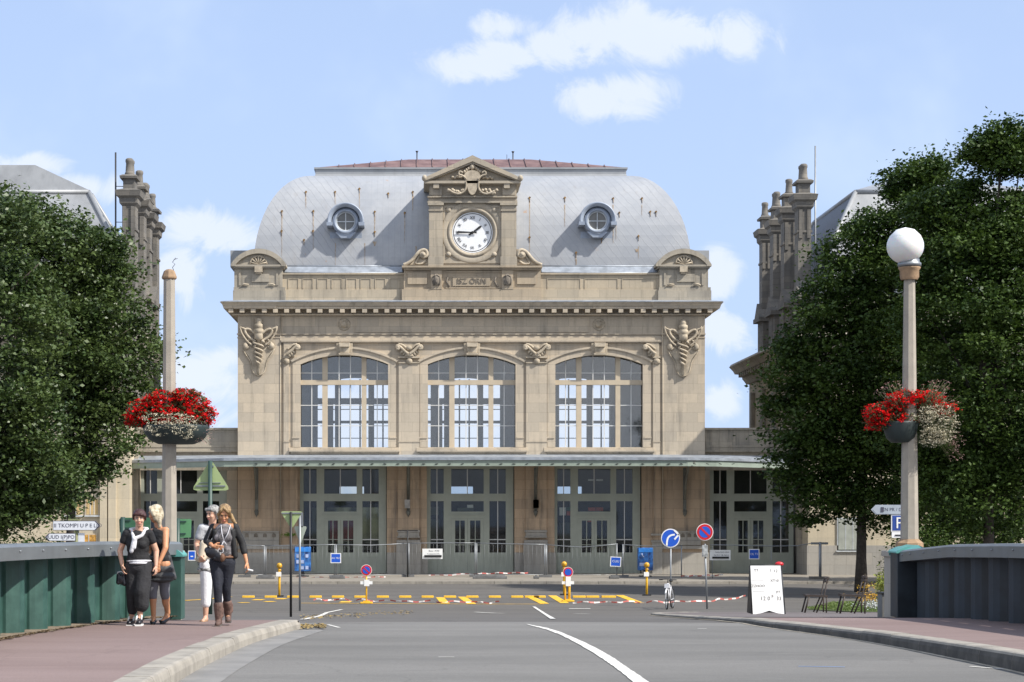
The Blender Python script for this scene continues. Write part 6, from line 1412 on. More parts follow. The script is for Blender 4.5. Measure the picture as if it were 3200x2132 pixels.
# ------------------------------------------------------------------ bicycle, seen almost from the front
Yk = 67.4; kc = gpt(2093, Yk); ang = R(72)
BI = empty('bicycle', kc, 'white framed bicycle seen from the front beside the turn right sign', 'bicycle')
ax = Vector((-math.cos(ang), -math.sin(ang), 0)); sd_ = Vector((-ax.y, ax.x, 0))
def kp(u_, z, s_=0): return kc + ax * u_ + sd_ * s_ + Vector((0, 0, z))
M_TYR = mat('tyre', (.02, .02, .02), .8); M_KW = mat('bike_white', (.72, .72, .74), .3, coat=.5)
for u_ in (-.50, .52):
    b = MB(); steer = .32 if u_ > 0 else 0; ax2 = (ax + sd_ * steer).normalized()
    b.tube([kp(u_, .335) + ax2 * .32 * math.cos(t) + Vector((0, 0, .32 * math.sin(t))) for t in np.linspace(0, 2 * math.pi, 33)], .022, 7, cap=False); wh = part(b, 'wheel', M_TYR, BI)
    b = MB(); b.tube([kp(u_, .335) + ax2 * .29 * math.cos(t) + Vector((0, 0, .29 * math.sin(t))) for t in np.linspace(0, 2 * math.pi, 33)], .011, 5, cap=False)
    for i in range(14): t = i * 2 * math.pi / 14; b.tube([kp(u_, .335), kp(u_, .335) + ax2 * .29 * math.cos(t) + Vector((0, 0, .29 * math.sin(t)))], .002, 3)
    b.tube([kp(u_, .335, -.05), kp(u_, .335, .05)], .02, 6); part(b, 'rim', M_GALV, wh)
b = MB(); hd, hb, bb_, st, rx = kp(.36, .88), kp(.40, .68), kp(-.05, .30), kp(-.18, .78), kp(-.50, .335)
for a, c, r in ((hd, hb, .026), (hd, st, .02), (hb, bb_, .034), (bb_, st, .02)): b.tube([a, c], r, 8)
for s_ in (-.05, .05): b.tube([st, kp(-.50, .335, s_)], .012, 6); b.tube([bb_, kp(-.50, .335, s_)], .012, 6)
part(b, 'frame', M_KW, BI)
b = MB()
for s_ in (-.055, .055): b.tube([hb + Vector((0, 0, .02)) + sd_ * s_ * .8, kp(.52, .335, s_ * .9)], .016, 7)
part(b, 'fork', M_KW, BI)
b = MB(); b.tube([hd, kp(.34, 1.0)], .016, 6); b.tube([kp(.34, 1.0, -.27) , kp(.38, 1.02, -.1), kp(.38, 1.02, .1), kp(.34, 1.0, .27)], .014, 6); b.tube([kp(.33, 1.0, -.30), kp(.35, 1.0, -.18)], .02, 6); b.tube([kp(.33, 1.0, .30), kp(.35, 1.0, .18)], .02, 6); part(b, 'handlebar', M_BK, BI)
b = MB(); b.tube([st, kp(-.2, .92)], .013, 6); b.ell(kp(-.2, .95), (.08, .13, .035), 12, 6); part(b, 'saddle', M_BK, BI)
b = MB(); b.tube([kp(.5, .70, 0) + ax * .34 * math.cos(t) * .98 - ax * .0 + Vector((0, 0, -.365 + .36 * math.sin(t))) for t in np.linspace(.6, 2.6, 9)], .03, 6); b.obox(kp(.46, .80), .16, .16, .14, Matrix.Rotation(ang, 3, 'Z')); part(b, 'mudguard', M_KW, BI)
b = MB(); b.tube([kp(-.05, .30, -.12), kp(-.05, .30, .12)], .015, 6); b.tube([kp(-.05, .30, .1), kp(.1, .22, .1)], .01, 5); b.tube([kp(-.05, .30, -.1), kp(-.2, .38, -.1)], .01, 5); b.obox(kp(.1, .22, .14), .05, .09, .02); b.obox(kp(-.2, .38, -.14), .05, .09, .02); part(b, 'pedals', M_BK, BI)

# ------------------------------------------------------------------ chairs, bin, planter
M_CHW = mat('dark_chair_wood', (.045, .032, .025), .6, var=.3)
for (px, Yc, lab, ob) in ((2556, 54.5, 'dark wooden chair nearer the folding board', 0), (2672, 51.0, 'dark wooden chair beside the tree trunk', 1)):
    zg_ = prof(Yc) + .06; k = at(px, 1900, Yc); s = Yc / F0
    CH = empty('garden_chair', (k.x, Yc, zg_), lab, 'chair', 'dark wooden chairs by the grass'); sx = 66 * s if not ob else 76 * s
    x0, x1 = k.x - sx * .62, k.x + sx * .38; hs = .46; 
    b = MB(); 
    for i in range(5): b.obox(((x0 + x1) / 2, Yc - .18 + i * .09, zg_ + hs), x1 - x0, .085, .055, Euler((0, R(2), 0)).to_matrix())
    part(b, 'seat', M_CHW, CH)
    for yy in (Yc - .2, Yc + .2):
        b = MB(); b.tube([(x0 + .08, yy, zg_ + hs), (x0 - .04, yy, zg_)], .024, 6); part(b, 'leg', M_CHW, CH)
        b = MB(); b.tube([(x1 - .02, yy, zg_ + hs + .0), (x1 - .03, yy, zg_)], .02, 6); part(b, 'leg', M_CHW, CH)
        b = MB(); b.tube([(x1 - .30, yy, zg_), (x1 - .10, yy, zg_ + hs), (x1 + .02, yy, zg_ + .97)], .02, 6); part(b, 'back_post', M_CHW, CH)
    b = MB()
    for z in (.85, .93): b.obox((x1 - .0 + (z - .9) * .25, Yc, zg_ + z), .05, .46, .05)
    b.tube([(x1 - .2, Yc - .2, zg_ + .22), (x1 - .03, Yc - .2, zg_ + .22)], .01, 5); part(b, 'backrest', M_CHW, CH)
a = at(2756, 1852, 35.0); c = at(2782, 1930, 35.0)
S = empty('litter_bin', ((a.x + c.x) / 2, 35, c.z), 'grey square litter bin against the right lamp pedestal', 'bin'); b = MB(); b.box(a.x, c.x + .05, 35, 35.35, c.z - .05, a.z - .03); part(b, 'body', mat('grey_bin', (.16, .16, .15), .7, var=.2), S, bevel=.01); b = MB(); b.box(a.x - .01, c.x + .06, 34.98, 35.37, a.z - .03, a.z); part(b, 'rim', M_BK, S)
def tuft(name, px, py, a, bb, Y, n, size, m, lab, cat='plant', group=None):
    C = np.array([at(px + RNG.normal() * a * .5, py + RNG.normal() * bb * .5, Y) + Vector((0, RNG.normal() * .3, 0)) for _ in range(n)]); C[:, 2] = np.maximum(C[:, 2], prof(Y) + .02)
    return tag(leaves(name, C, size, m, origin=(float(C[:, 0].mean()), Y, prof(Y))), lab, cat, group)
M_YF = leafmat('yellow_flower', (.42, .20, .01), (.60, .38, .03), .6, 8, .1); M_YG = leafmat('yellow_green_leaf', (.16, .20, .03), (.32, .34, .06), .6, 4); M_GRS = leafmat('grass_blade', (.07, .12, .02), (.16, .21, .05), .6, 2.0)
tuft('flowering_plant', 2720, 1868, 48, 18, 60, 600, .05, M_YF, 'orange and yellow flower bed beside the trunk of the dark tree', 'flower bed')
tuft('flowering_plant', 2735, 1832, 50, 8, 66, 260, .05, M_YF, 'band of orange flowers behind the flower bed', 'flower bed')
tuft('shrub', 2766, 1832, 24, 44, 58, 900, .09, M_YG, 'yellow green feathery shrub left of the right lamp pedestal', 'shrub')
tuft('shrub', 2745, 1890, 60, 12, 56, 700, .05, mat('silver_leaf', (.40, .42, .40), .7, var=.3, scale=8), 'low silver leaved plants at the front of the flower bed', 'plants')
b = MB(); gp = [(2520, 1906), (2600, 1888), (2790, 1884), (2860, 1905), (2800, 1916), (2640, 1913)]
GP = [G(x, y) for x, y in gp]; b.add([(p.x, p.y, prof(p.y) + .02) for p in GP], [tuple(range(len(GP)))]); struct(b.build('lawn', mat('lawn_soil', (.07, .10, .025), .95, var=.3)))
xs = [p.x for p in GP]; ys = [p.y for p in GP]; C = []
while len(C) < 9000:
    x, y = RNG.uniform(min(xs), max(xs)), RNG.uniform(min(ys), max(ys)); ins = False
    for i in range(len(GP)):
        p, q_ = GP[i], GP[i - 1]
        if (p.y > y) != (q_.y > y) and x < (q_.x - p.x) * (y - p.y) / (q_.y - p.y) + p.x: ins = not ins
    if ins: C.append((x, y, prof(y) + .05 + RNG.uniform(0, .05)))
tag(leaves('grass', np.array(C), .09, M_GRS, origin=(GP[0].x, GP[0].y, 0), upb=0, asp=.25), 'short green grass under the chairs', 'grass', kind='stuff')
# weeds on the kerb and the station ledge
tuft('weeds', 2355, 1953, 22, 2, 31, 130, .035, M_YG, 'tuft of weeds in the gutter of the right kerb', 'weeds')
tuft('planter_greenery', 905, 1672, 22, 5, 103.2, 160, .12, leafmat('bright_leaf', (.10, .20, .03), (.22, .34, .06), .5, 4), 'bright green weeds growing on the left stone ledge', 'plant')
# ------------------------------------------------------------------ people
def skinmat(name, c): 
    m = mat(name, c, .55, var=.06, scale=9); m.node_tree.nodes['Principled BSDF'].inputs['Subsurface Weight'].default_value = .12; m.node_tree.nodes['Principled BSDF'].inputs['Subsurface Scale'].default_value = .02; return m
M_SK1 = skinmat('fair_skin', (.56, .33, .23)); M_SK2 = skinmat('tanned_skin', (.52, .25, .13))
M_LIP = mat('lips', (.40, .10, .09), .5); M_EYE = mat('eye_dark', (.03, .02, .015), .3)
def cap_(b, a, c, ra, rb, n=12):
    a, c = Vector(a), Vector(c); d = (c - a); L = d.length
    if L < 1e-5: b.ell(a, (ra, ra, ra), n, 8); return
    t = d / L; P, Rr = [], []
    for k in range(4): th = math.pi / 2 * (1 - k / 4); P.append(a - t * ra * math.sin(th)); Rr.append(max(.0008, ra * math.cos(th)))
    P.append(a); Rr.append(ra); P.append(c); Rr.append(rb)
    for k in range(1, 5): th = math.pi / 2 * k / 4; P.append(c + t * rb * math.sin(th)); Rr.append(max(.0008, rb * math.cos(th)))
    b.tube(P, Rr, n)
def blob(name, prims, m, parent, vox=.008, sm=5, f=.5):
    """voxel union of tapered capsules and ellipsoids: one continuous surface"""
    b = MB()
    for p in prims:
        if p[0] == 'c': cap_(b, *p[1:])
        else: b.ell(p[1], p[2], 16, 12, p[3] if len(p) > 3 else None)
    b.mi = 0; ob = b.build(name, m, parent)
    r = ob.modifiers.new('r', 'REMESH'); r.mode = 'VOXEL'; r.voxel_size = vox; r.use_smooth_shade = True
    s = ob.modifiers.new('s', 'SMOOTH'); s.factor = f; s.iterations = sm
    dg = bpy.context.evaluated_depsgraph_get(); dg.update(); me = bpy.data.meshes.new_from_object(ob.evaluated_get(dg))
    old = ob.data; ob.modifiers.clear(); ob.data = me; bpy.data.meshes.remove(old); me.name = name
    if not me.materials: me.materials.append(m)
    return ob
def hand(w, e, right, pal, curl=.5, s=1.0):
    """palm and five fingers; w wrist, e direction of the hand, pal = palm normal, right = towards the thumb"""
    w = Vector(w); e = Vector(e).normalized(); t = Vector(right); t = (t - e * t.dot(e)).normalized(); n = e.cross(t).normalized()
    if n.dot(Vector(pal)) < 0: n = -n
    pr = [('c', w, w + e * .035 * s, .021, .022), ('c', w + e * .03 * s + t * .015, w + e * .078 * s + t * .022, .0155, .0125), ('c', w + e * .03 * s - t * .012, w + e * .075 * s - t * .020, .0155, .0115), ('c', w + e * .03 * s, w + e * .08 * s, .016, .0125)]
    for k, (off, L) in enumerate(((.029, .068), (.010, .076), (-.009, .070), (-.027, .055))):
        a = w + e * .085 * s + t * off * s; L *= s; c1 = curl * (.75 + .15 * k); d1 = (e * math.cos(c1 * .6) + n * math.sin(c1 * .6)); d2 = (e * math.cos(c1 * 1.5) + n * math.sin(c1 * 1.5)); d3 = (e * math.cos(c1 * 2.2) + n * math.sin(c1 * 2.2))
        p1 = a + d1 * L * .45; p2 = p1 + d2 * L * .32; p3 = p2 + d3 * L * .23
        pr += [('c', a - e * .01, p1, .0098, .0088), ('c', p1, p2, .0088, .008), ('c', p2, p3, .008, .007)]
    a = w + e * .025 * s + t * .022 * s; m1 = a + (e * .6 + t * .65 + n * .3).normalized() * .042 * s; m2 = m1 + (e * .85 + t * .2 + n * .35).normalized() * .030 * s
    pr += [('c', a, m1, .013, .0105), ('c', m1, m2, .0105, .0085)]
    return pr
def headprims(c, rot, s=1.0):
    q = lambda x, y, z: Vector(c) + rot @ (Vector((x, y, z)) * s)
    E = lambda p, r: ('e', q(*p), tuple(v * s for v in r), rot)
    pr = [E((0, .012, .028), (.074, .092, .086)), E((0, -.012, -.02), (.064, .076, .082)), E((0, -.038, -.082), (.036, .038, .034)), E((0, -.03, -.058), (.052, .052, .045)),
          E((-.036, -.062, -.03), (.022, .02, .024)), E((.036, -.062, -.03), (.022, .02, .024)), E((0, -.068, .034), (.05, .022, .016)),
          ('c', q(0, -.082, .012), q(0, -.104, -.026), .010 * s, .0135 * s), E((-.012, -.090, -.030), (.009, .011, .008)), E((.012, -.090, -.030), (.009, .011, .008)),
          E((-.075, .012, -.005), (.010, .018, .030)), E((.075, .012, -.005), (.010, .018, .030)), E((0, -.082, -.062), (.024, .014, .012))]
    return pr, q
def face(c, rot, parent, s=1.0, brow=None, smile=0.0):
    q = lambda x, y, z: Vector(c) + rot @ (Vector((x, y, z)) * s)
    b = MB()
    for k in (-1, 1): b.ell(q(k * .029, -.0765, .006), (.013 * s, .007 * s, .0065 * s), 10, 6, rot)
    part(b, 'eyes', M_WH, parent)
    b = MB()
    for k in (-1, 1): b.ell(q(k * .029, -.083, .006), (.0062 * s, .003 * s, .0062 * s), 8, 6, rot); b.tube([q(k * .014, -.083, .014), q(k * .030, -.086, .017), q(k * .045, -.076, .010)], .0028 * s, 5)
    part(b, 'pupils_and_lashes', M_EYE, parent)
    b = MB()
    for k in (-1, 1): b.tube([q(k * .012, -.087, .028), q(k * .030, -.089, .034), q(k * .048, -.078, .028)], [.003 * s, .004 * s, .002 * s], 5)
    part(b, 'eyebrows', brow or M_EYE, parent)
    b = MB(); b.tube([q(-.026, -.080, -.058 + .008 * smile), q(-.012, -.094, -.060), q(0, -.096, -.061), q(.012, -.094, -.060), q(.026, -.080, -.058 + .008 * smile)], [.002, .0055, .0062, .0055, .002], 6)
    part(b, 'mouth', M_LIP, parent)
RZ = lambda a: Matrix.Rotation(R(a), 3, 'Z'); RX = lambda a: Matrix.Rotation(R(a), 3, 'X'); RY = lambda a: Matrix.Rotation(R(a), 3, 'Y')
class Fig:
    def __init__(s, Y, px, label, zb): s.Y = Y; s.o = empty('person', (at(px, 0, Y).x, Y, zb), label, 'person'); s.zb = zb
    def P(s, px, py, d=0.0): 
        p = at(px, py, s.Y); return Vector((p.x, s.Y + d, p.z))
def inflate(pr, k):
    o = []
    for p in pr:
        if p[0] == 'c': o.append(('c', p[1], p[2], p[3] + k, p[4] + k))
        else: o.append(('e', p[1], tuple(v + k for v in p[2])) + tuple(p[3:]))
    return o
def torso(ch, wa, pe, rot, w=1.0, bust=.0):
    """chest, waist and pelvis centres"""
    ch, wa, pe = Vector(ch), Vector(wa), Vector(pe); E = lambda c, r: ('e', c, r, rot)
    pr = [E(ch, (.136 * w, .096, .150)), E(ch + Vector((0, .0, .075)), (.135 * w, .075, .07)), E(wa, (.118 * w, .088, .13)), E((ch + wa) / 2, (.125 * w, .090, .11)), E(pe, (.155 * w, .110, .12)), E((wa + pe) / 2, (.135 * w, .098, .10))]
    if bust: pr += [E(ch + rot @ Vector((k * .062, -.058, -.035)), (.055, .050, .052)) for k in (-1, 1)]
    return pr
M_TEE = mat('black_cotton', (.012, .012, .014), .85, var=.25, scale=12, bump=.9, bscale=16); M_SCF = mat('pale_scarf', (.55, .55, .58), .85, var=.25, scale=14, bump=.5, bscale=40)
M_TRO = mat('charcoal_trousers', (.022, .022, .025), .9, var=.3, scale=9, bump=1.0, bscale=13); M_JEAN = mat('navy_jeans', (.012, .014, .024), .8, var=.25, scale=9, bump=.8, bscale=15)
M_SKRT = mat('dark_grey_skirt', (.045, .047, .05), .7, var=.35, scale=10, bump=.5, bscale=22); M_LEG = mat('grey_leggings', (.15, .15, .17), .9, var=.12)
M_HB = mat('dark_auburn_hair', (.045, .012, .010), .5, var=.3, scale=30, bump=.5, bscale=60); M_HBL = mat('ash_blonde_hair', (.42, .33, .20), .5, var=.3, scale=22, bump=.6, bscale=60, col2=(.62, .56, .42))
M_HDB = mat('dark_blonde_hair', (.22, .13, .055), .45, var=.3, scale=22, bump=.6, bscale=60, col2=(.42, .28, .13)); M_HG = mat('grey_hair', (.16, .155, .15), .6, var=.3, scale=26, bump=.8, bscale=60, col2=(.42, .41, .39))
M_JKT = mat('black_jacket', (.014, .014, .015), .75, var=.3, scale=8, bump=.4, bscale=20); M_TOP = mat('grey_patterned_top', (.05, .05, .055), .8, var=.4, scale=11, col2=(.26, .24, .25), bump=.4)
M_BLT = mat('brown_leather', (.13, .06, .03), .6, var=.3); M_BOOT = mat('brown_boots', (.12, .07, .055), .7, var=.4, scale=14, bump=.6, bscale=24); M_SOLE = mat('sole', (.10, .085, .075), .9)
M_WTR = mat('white_trousers', (.78, .78, .80), .8, var=.05, bump=.4, bscale=16); M_GTE = mat('pale_grey_tee', (.40, .41, .43), .85, var=.2, scale=14, bump=.3); M_ZEB = mat('black_white_print', (.02, .02, .02), .8, scale=16, col2=(.6, .6, .58)); M_BAG = mat('beige_canvas', (.60, .52, .40), .8, var=.1); M_BKB = mat('black_bag', (.010, .010, .014), .35, var=.3, bump=.3, bscale=20); M_SAN = mat('tan_sandal', (.30, .17, .09), .6)
def foot(a, toe, r=.036): a, toe = Vector(a), Vector(toe); return [('c', a + Vector((0, .035, -.035)), toe, r, r * .72), ('c', a, a + (toe - a) * .35 + Vector((0, 0, -.02)), r * .95, r * .9)]
def limb(a, m, c, r0, r1, r2, calf=None, skip=()):
    pr = [('c', a, m, r0, r1), ('c', m, c, r1, r2)]
    if calf: q = Vector(m).lerp(Vector(c), .28) + Vector((0, .018, 0)); pr.append(('e', q, (calf, calf, calf * 2.4)))
    return pr

# --- woman in brown boots
W = Fig(27.0, 700, 'woman with long dark blonde hair looking down, black jacket, navy jeans and brown boots', at(0, 1957, 27.0).z); P = W.P
hc = P(702, 1606, -.03); hr = RX(28) @ RY(4); hp, _ = headprims(hc, hr)
S1, S2 = P(666, 1648), P(734, 1647); E1, W1_ = P(645, 1690, .02), P(668, 1706, -.15); E2, W2_ = P(757, 1700, .03), P(771, 1757, -.03)
H1, H2 = P(676, 1758), P(714, 1758); K1, K2 = P(682, 1836, -.07), P(706, 1838, .04); A1, A2 = P(685, 1930, -.06), P(708, 1918, .20)
T = torso(P(700, 1672), P(699, 1716), P(696, 1752), RZ(-4), 1.02, 1)
body = T + hp + [('c', P(700, 1652, .02), hc + Vector((0, .03, -.05)), .052, .05), ('c', P(700, 1650), S1, .062, .052), ('c', P(700, 1650), S2, .062, .052)]
body += limb(S1, E1, W1_, .048, .037, .025) + limb(S2, E2, W2_, .048, .037, .024) + limb(H1, K1, A1, .085, .054, .036, .05) + limb(H2, K2, A2, .085, .054, .036, .05)
body += foot(A1 + Vector((0, 0, -.03)), P(684, 1950, -.20)) + foot(A2 + Vector((0, 0, -.02)), P(711, 1943, .07))
body += hand(W1_, (1, -.25, -.25), (0, -.2, 1), (0, 1, 0), .5) + hand(W2_, (.30, -.15, -1), (-.3, -1, 0), (-1, 0, 0), .75)
blob('body', body, M_SK2, W.o, .0058, 3)
face(hc, hr, W.o, 1, M_HDB)
blob('top', inflate(T[:4] + T[6:], .016) + [('e', P(698, 1728), (.142, .108, .10)), ('c', P(700, 1655), P(690, 1650), .06, .05)], M_TOP, W.o, .009, 4)
J = [('c', P(680, 1653, .02), S1, .052, .054), ('c', P(720, 1653, .02), S2, .052, .054), ('c', P(690, 1648, .055), P(716, 1648, .055), .055, .055), ('e', P(700, 1690, .055), (.148, .078, .25)), ('c', S1, E1, .056, .050), ('c', E1, Vector(E1).lerp(W1_, .5), .050, .044), ('c', S2, E2, .056, .050), ('c', E2, Vector(E2).lerp(W2_, .45), .050, .046),
     ('c', P(674, 1662, -.06), P(668, 1728, -.05), .034, .036), ('c', P(727, 1662, -.06), P(736, 1738, -.04), .034, .040), ('e', P(706, 1738, .05), (.145, .075, .06))]
blob('jacket', J, M_JKT, W.o, .009, 4)
blob('jeans', inflate([T[4], T[5]], .010)[:1] + [('e', P(695, 1757), (.165, .12, .11))] + inflate(limb(H1, K1, Vector(K1).lerp(A1, .55), .094, .058, .046, .048) + limb(H2, K2, Vector(K2).lerp(A2, .55), .094, .058, .046, .048), .006), M_JEAN, W.o, .009, 4)
b = MB(); K = 24; ring = [P(698, 1741) + Vector((.152 * math.cos(t), .115 * math.sin(t), 0)) for t in np.linspace(0, 2 * math.pi, K + 1)]
b.tube(ring, .017, 6, cap=False); b.obox(P(703, 1741, -.125), .05, .012, .04); part(b, 'belt', M_BLT, W.o)
for k, (kk, aa, tt) in enumerate(((K1, A1, P(684, 1949, -.21)), (K2, A2, P(711, 1941, .07)))):
    m_ = Vector(kk).lerp(aa, .58); bt = blob('boot', [('c', m_, Vector(kk).lerp(aa, .8), .066, .060), ('c', Vector(kk).lerp(aa, .8), aa + Vector((0, 0, -.03)), .060, .050), ('c', aa + Vector((0, .03, -.06)), tt, .046, .036), ('c', aa + Vector((.05, 0, .12)), aa + Vector((.055, 0, .02)), .02, .016)], M_BOOT, W.o, .008, 2)
    b = MB(); z = min(aa.z - .115, tt.z - .03); b.add([(aa.x - .045, aa.y + .07, z), (aa.x + .045, aa.y + .07, z), (tt.x + .038, tt.y - .03, z), (tt.x - .038, tt.y - .03, z), (aa.x - .045, aa.y + .07, z + .03), (aa.x + .045, aa.y + .07, z + .03), (tt.x + .038, tt.y - .03, z + .02), (tt.x - .038, tt.y - .03, z + .02)], [(0, 1, 2, 3), (7, 6, 5, 4), (0, 4, 5, 1), (1, 5, 6, 2), (2, 6, 7, 3), (3, 7, 4, 0)]); part(b, 'sole', M_SOLE, bt)
q = lambda x, y, z: hc + hr @ Vector((x, y, z))
blob('hair', [('e', q(0, .030, .048), (.088, .098, .080), hr), ('e', q(0, .055, .0), (.085, .075, .10), hr), ('c', q(.055, -.052, .085), q(.088, -.02, -.02), .026, .024), ('c', q(-.045, -.060, .082), q(-.082, -.03, .0), .024, .022), ('c', q(.085, .0, -.02), P(737, 1640, .0), .034, .020), ('c', P(737, 1636, 0), P(733, 1650, -.02), .02, .012), ('c', q(-.06, .05, -.04), P(690, 1648, .08), .04, .03), ('c', q(-.0, -.05, .108), q(.05, -.07, .07), .02, .02)], M_HDB, W.o, .007, 4)
b = MB(); 
for x in (692, 722): b.tube([P(x, 1640, -.06), P(x * .6 + 282, 1668, -.15), P(703, 1690, -.155)], .006, 5)
b.tube([P(703, 1690, -.16), P(697, 1702, -.16), P(690, 1716, -.15)], .007, 5); b.tube([P(703, 1690, -.16), P(712, 1704, -.16)], .007, 5); b.tube([P(692, 1708, -.17), P(684, 1722, -.17), P(692, 1730, -.17), P(702, 1724, -.17), P(700, 1712, -.17)], .006, 5); part(b, 'drawstring', M_SCF, W.o)
HB = empty('handbag', P(668, 1742, -.18), 'black soft pouch bag under the arm of the woman in brown boots', 'handbag')
blob('pouch', [('e', P(668, 1728, -.15), (.10, .04, .075)), ('e', P(686, 1738, -.16), (.06, .035, .06)), ('e', P(652, 1720, -.10), (.05, .045, .05)), ('c', P(650, 1716, -.12), P(692, 1722, -.15), .022, .02), ('c', P(676, 1745, -.16), P(700, 1752, -.16), .03, .02)], M_BKB, HB, .009, 3); b = MB(); b.ell(P(698, 1742, -.16), (.04, .04, .06), 10, 8); part(b, 'toggle', M_BLT, HB)
b = MB(); b.tube([P(655, 1716, -.14), P(648, 1690, -.07), P(662, 1652, -.05), P(670, 1642, .03)], .012, 6); part(b, 'strap', M_BKB, HB)
o = empty('white_card', P(783, 1782, -.09), 'small white folded paper in the hand of the woman in brown boots', 'paper'); b = MB(); b.obox(P(784, 1781, -.08), .075, .03, .014, Euler((.2, .25, .2)).to_matrix()); part(b, 'sheet', M_WH, o)

# --- woman with the scarf
W = Fig(27.15, 430, 'woman with short dark auburn hair, black T-shirt, pale knotted scarf and baggy charcoal trousers', at(0, 1953, 27.15).z); P = W.P
hc = P(436, 1620, -.02); hr = RZ(6) @ RX(6); hp, _ = headprims(hc, hr, 1.0)
S1, S2 = P(396, 1667), P(467, 1668); E1, W1_ = P(374, 1722, .03), P(383, 1764, -.06); E2, W2_ = P(487, 1722, .04), P(488, 1768, -.02)
H1, H2 = P(413, 1772), P(452, 1772); K1, K2 = P(412, 1850, .0), P(446, 1852, -.10); A1, A2 = P(410, 1932, .06), P(440, 1926, -.10)
T = torso(P(431, 1694), P(432, 1736), P(433, 1768), RZ(3), 1.10, 1)
body = T + hp + [('c', P(433, 1668, .02), hc + Vector((0, .03, -.04)), .054, .052), ('c', P(431, 1672), S1, .064, .054), ('c', P(431, 1672), S2, .064, .054)]
body += limb(S1, E1, W1_, .050, .040, .026) + limb(S2, E2, W2_, .050, .040, .026) + limb(H1, K1, A1, .088, .058, .037, .052) + limb(H2, K2, A2, .088, .058, .037, .052)
body += foot(A1 + Vector((0, 0, -.02)), P(406, 1947, -.08)) + foot(A2 + Vector((0, 0, -.01)), P(441, 1944, -.24))
body += hand(W1_, (.18, -.2, -1), (.3, -1, 0), (1, 0, 0), .6) + hand(W2_, (.08, -.15, -1), (-.3, -1, 0), (-1, 0, 0), .8)
blob('body', body, M_SK1, W.o, .0058, 3); face(hc, hr, W.o, 1, M_HB, 1)
blob('t_shirt', inflate(T[:4] + T[5:], .018) + [('e', P(432, 1743), (.158, .115, .09)), ('c', P(431, 1676), S1, .064, .060), ('c', P(431, 1676), S2, .064, .060), ('c', S1, Vector(S1).lerp(E1, .42), .060, .060), ('c', S2, Vector(S2).lerp(E2, .42), .060, .060)], M_TEE, W.o, .009, 4)
blob('shirt_hem', [('e', P(434, 1753), (.176, .134, .032)), ('e', P(434, 1760, -.03), (.14, .115, .024))], M_SCF, W.o, .008, 3)
blob('trousers', [('e', P(433, 1774), (.172, .128, .12)), ('c', H1, K1, .105, .082), ('c', K1, P(412, 1908, .05), .082, .070), ('c', H2, K2, .110, .108), ('c', K2, P(446, 1890, -.10), .108, .100), ('e', P(447, 1888, -.10), (.10, .10, .09)), ('e', P(450, 1820, -.04), (.105, .10, .16))], M_TRO, W.o, .010, 4)
blob('scarf', [('c', P(410, 1656, .02), P(420, 1676, -.10), .026, .024), ('c', P(456, 1654, .02), P(446, 1674, -.10), .028, .024), ('c', P(446, 1674, -.10), P(424, 1684, -.155), .024, .028), ('c', P(420, 1676, -.10), P(424, 1686, -.155), .024, .03), ('c', P(424, 1686, -.155), P(416, 1722, -.155), .028, .030), ('c', P(428, 1690, -.15), P(426, 1712, -.16), .024, .02), ('c', P(408, 1656, .03), P(432, 1652, .09), .03, .03), ('c', P(458, 1654, .03), P(432, 1652, .09), .03, .03)], M_SCF, W.o, .008, 3)
q = lambda x, y, z: hc + hr @ Vector((x, y, z))
blob('hair', [('e', q(0, .028, .052), (.090, .096, .076), hr), ('e', q(0, .055, .01), (.084, .066, .085), hr), ('c', q(-.055, -.064, .062), q(.03, -.082, .058), .024, .024), ('c', q(.03, -.08, .060), q(.074, -.05, .035), .024, .02), ('c', q(-.078, -.02, .05), q(-.082, -.005, -.01), .018, .014), ('c', q(.080, -.02, .05), q(.083, .0, -.02), .018, .014)], M_HB, W.o, .007, 3)
for aa, tt in ((A1, P(406, 1947, -.08)), (A2, P(441, 1944, -.24))):
    sh = blob('shoe', [('c', aa + Vector((0, .035, -.055)), tt, .044, .038), ('c', aa + Vector((0, .02, -.03)), aa + Vector((0, -.03, -.045)), .042, .04)], M_BKB, W.o, .008, 2)
    b = MB(); b.tube([aa + Vector((-.03, -.02, .02)), aa + Vector((-.045, -.06, -.05))], .014, 5); b.tube([aa + Vector((.03, -.02, .02)), aa + Vector((.03, -.07, -.04))], .012, 5); part(b, 'white_strap', M_WH, sh)
    b = MB(); z = min(tt.z - .042, aa.z - .1); b.obox(((aa.x + tt.x) / 2, (aa.y + tt.y) / 2, z + .01), .085, abs(tt.y - aa.y) + .12, .022); part(b, 'sole', M_WH, sh)
o = empty('shopping_bag', P(378, 1810, -.02), 'dark glossy carrier bag held low by the woman with the scarf', 'bag'); blob('bag', [('c', P(372, 1796, -.03), P(371, 1820, -.03), .03, .034), ('c', P(387, 1798, -.03), P(390, 1824, -.03), .028, .036), ('e', P(380, 1812, -.03), (.06, .035, .06))], M_BKB, o, .009, 2)
b = MB(); b.tube([P(366, 1800, -.03), P(370, 1788, -.05), P(382, 1786, -.06), P(390, 1794, -.05)], .008, 5); part(b, 'handle', M_SCF, o)

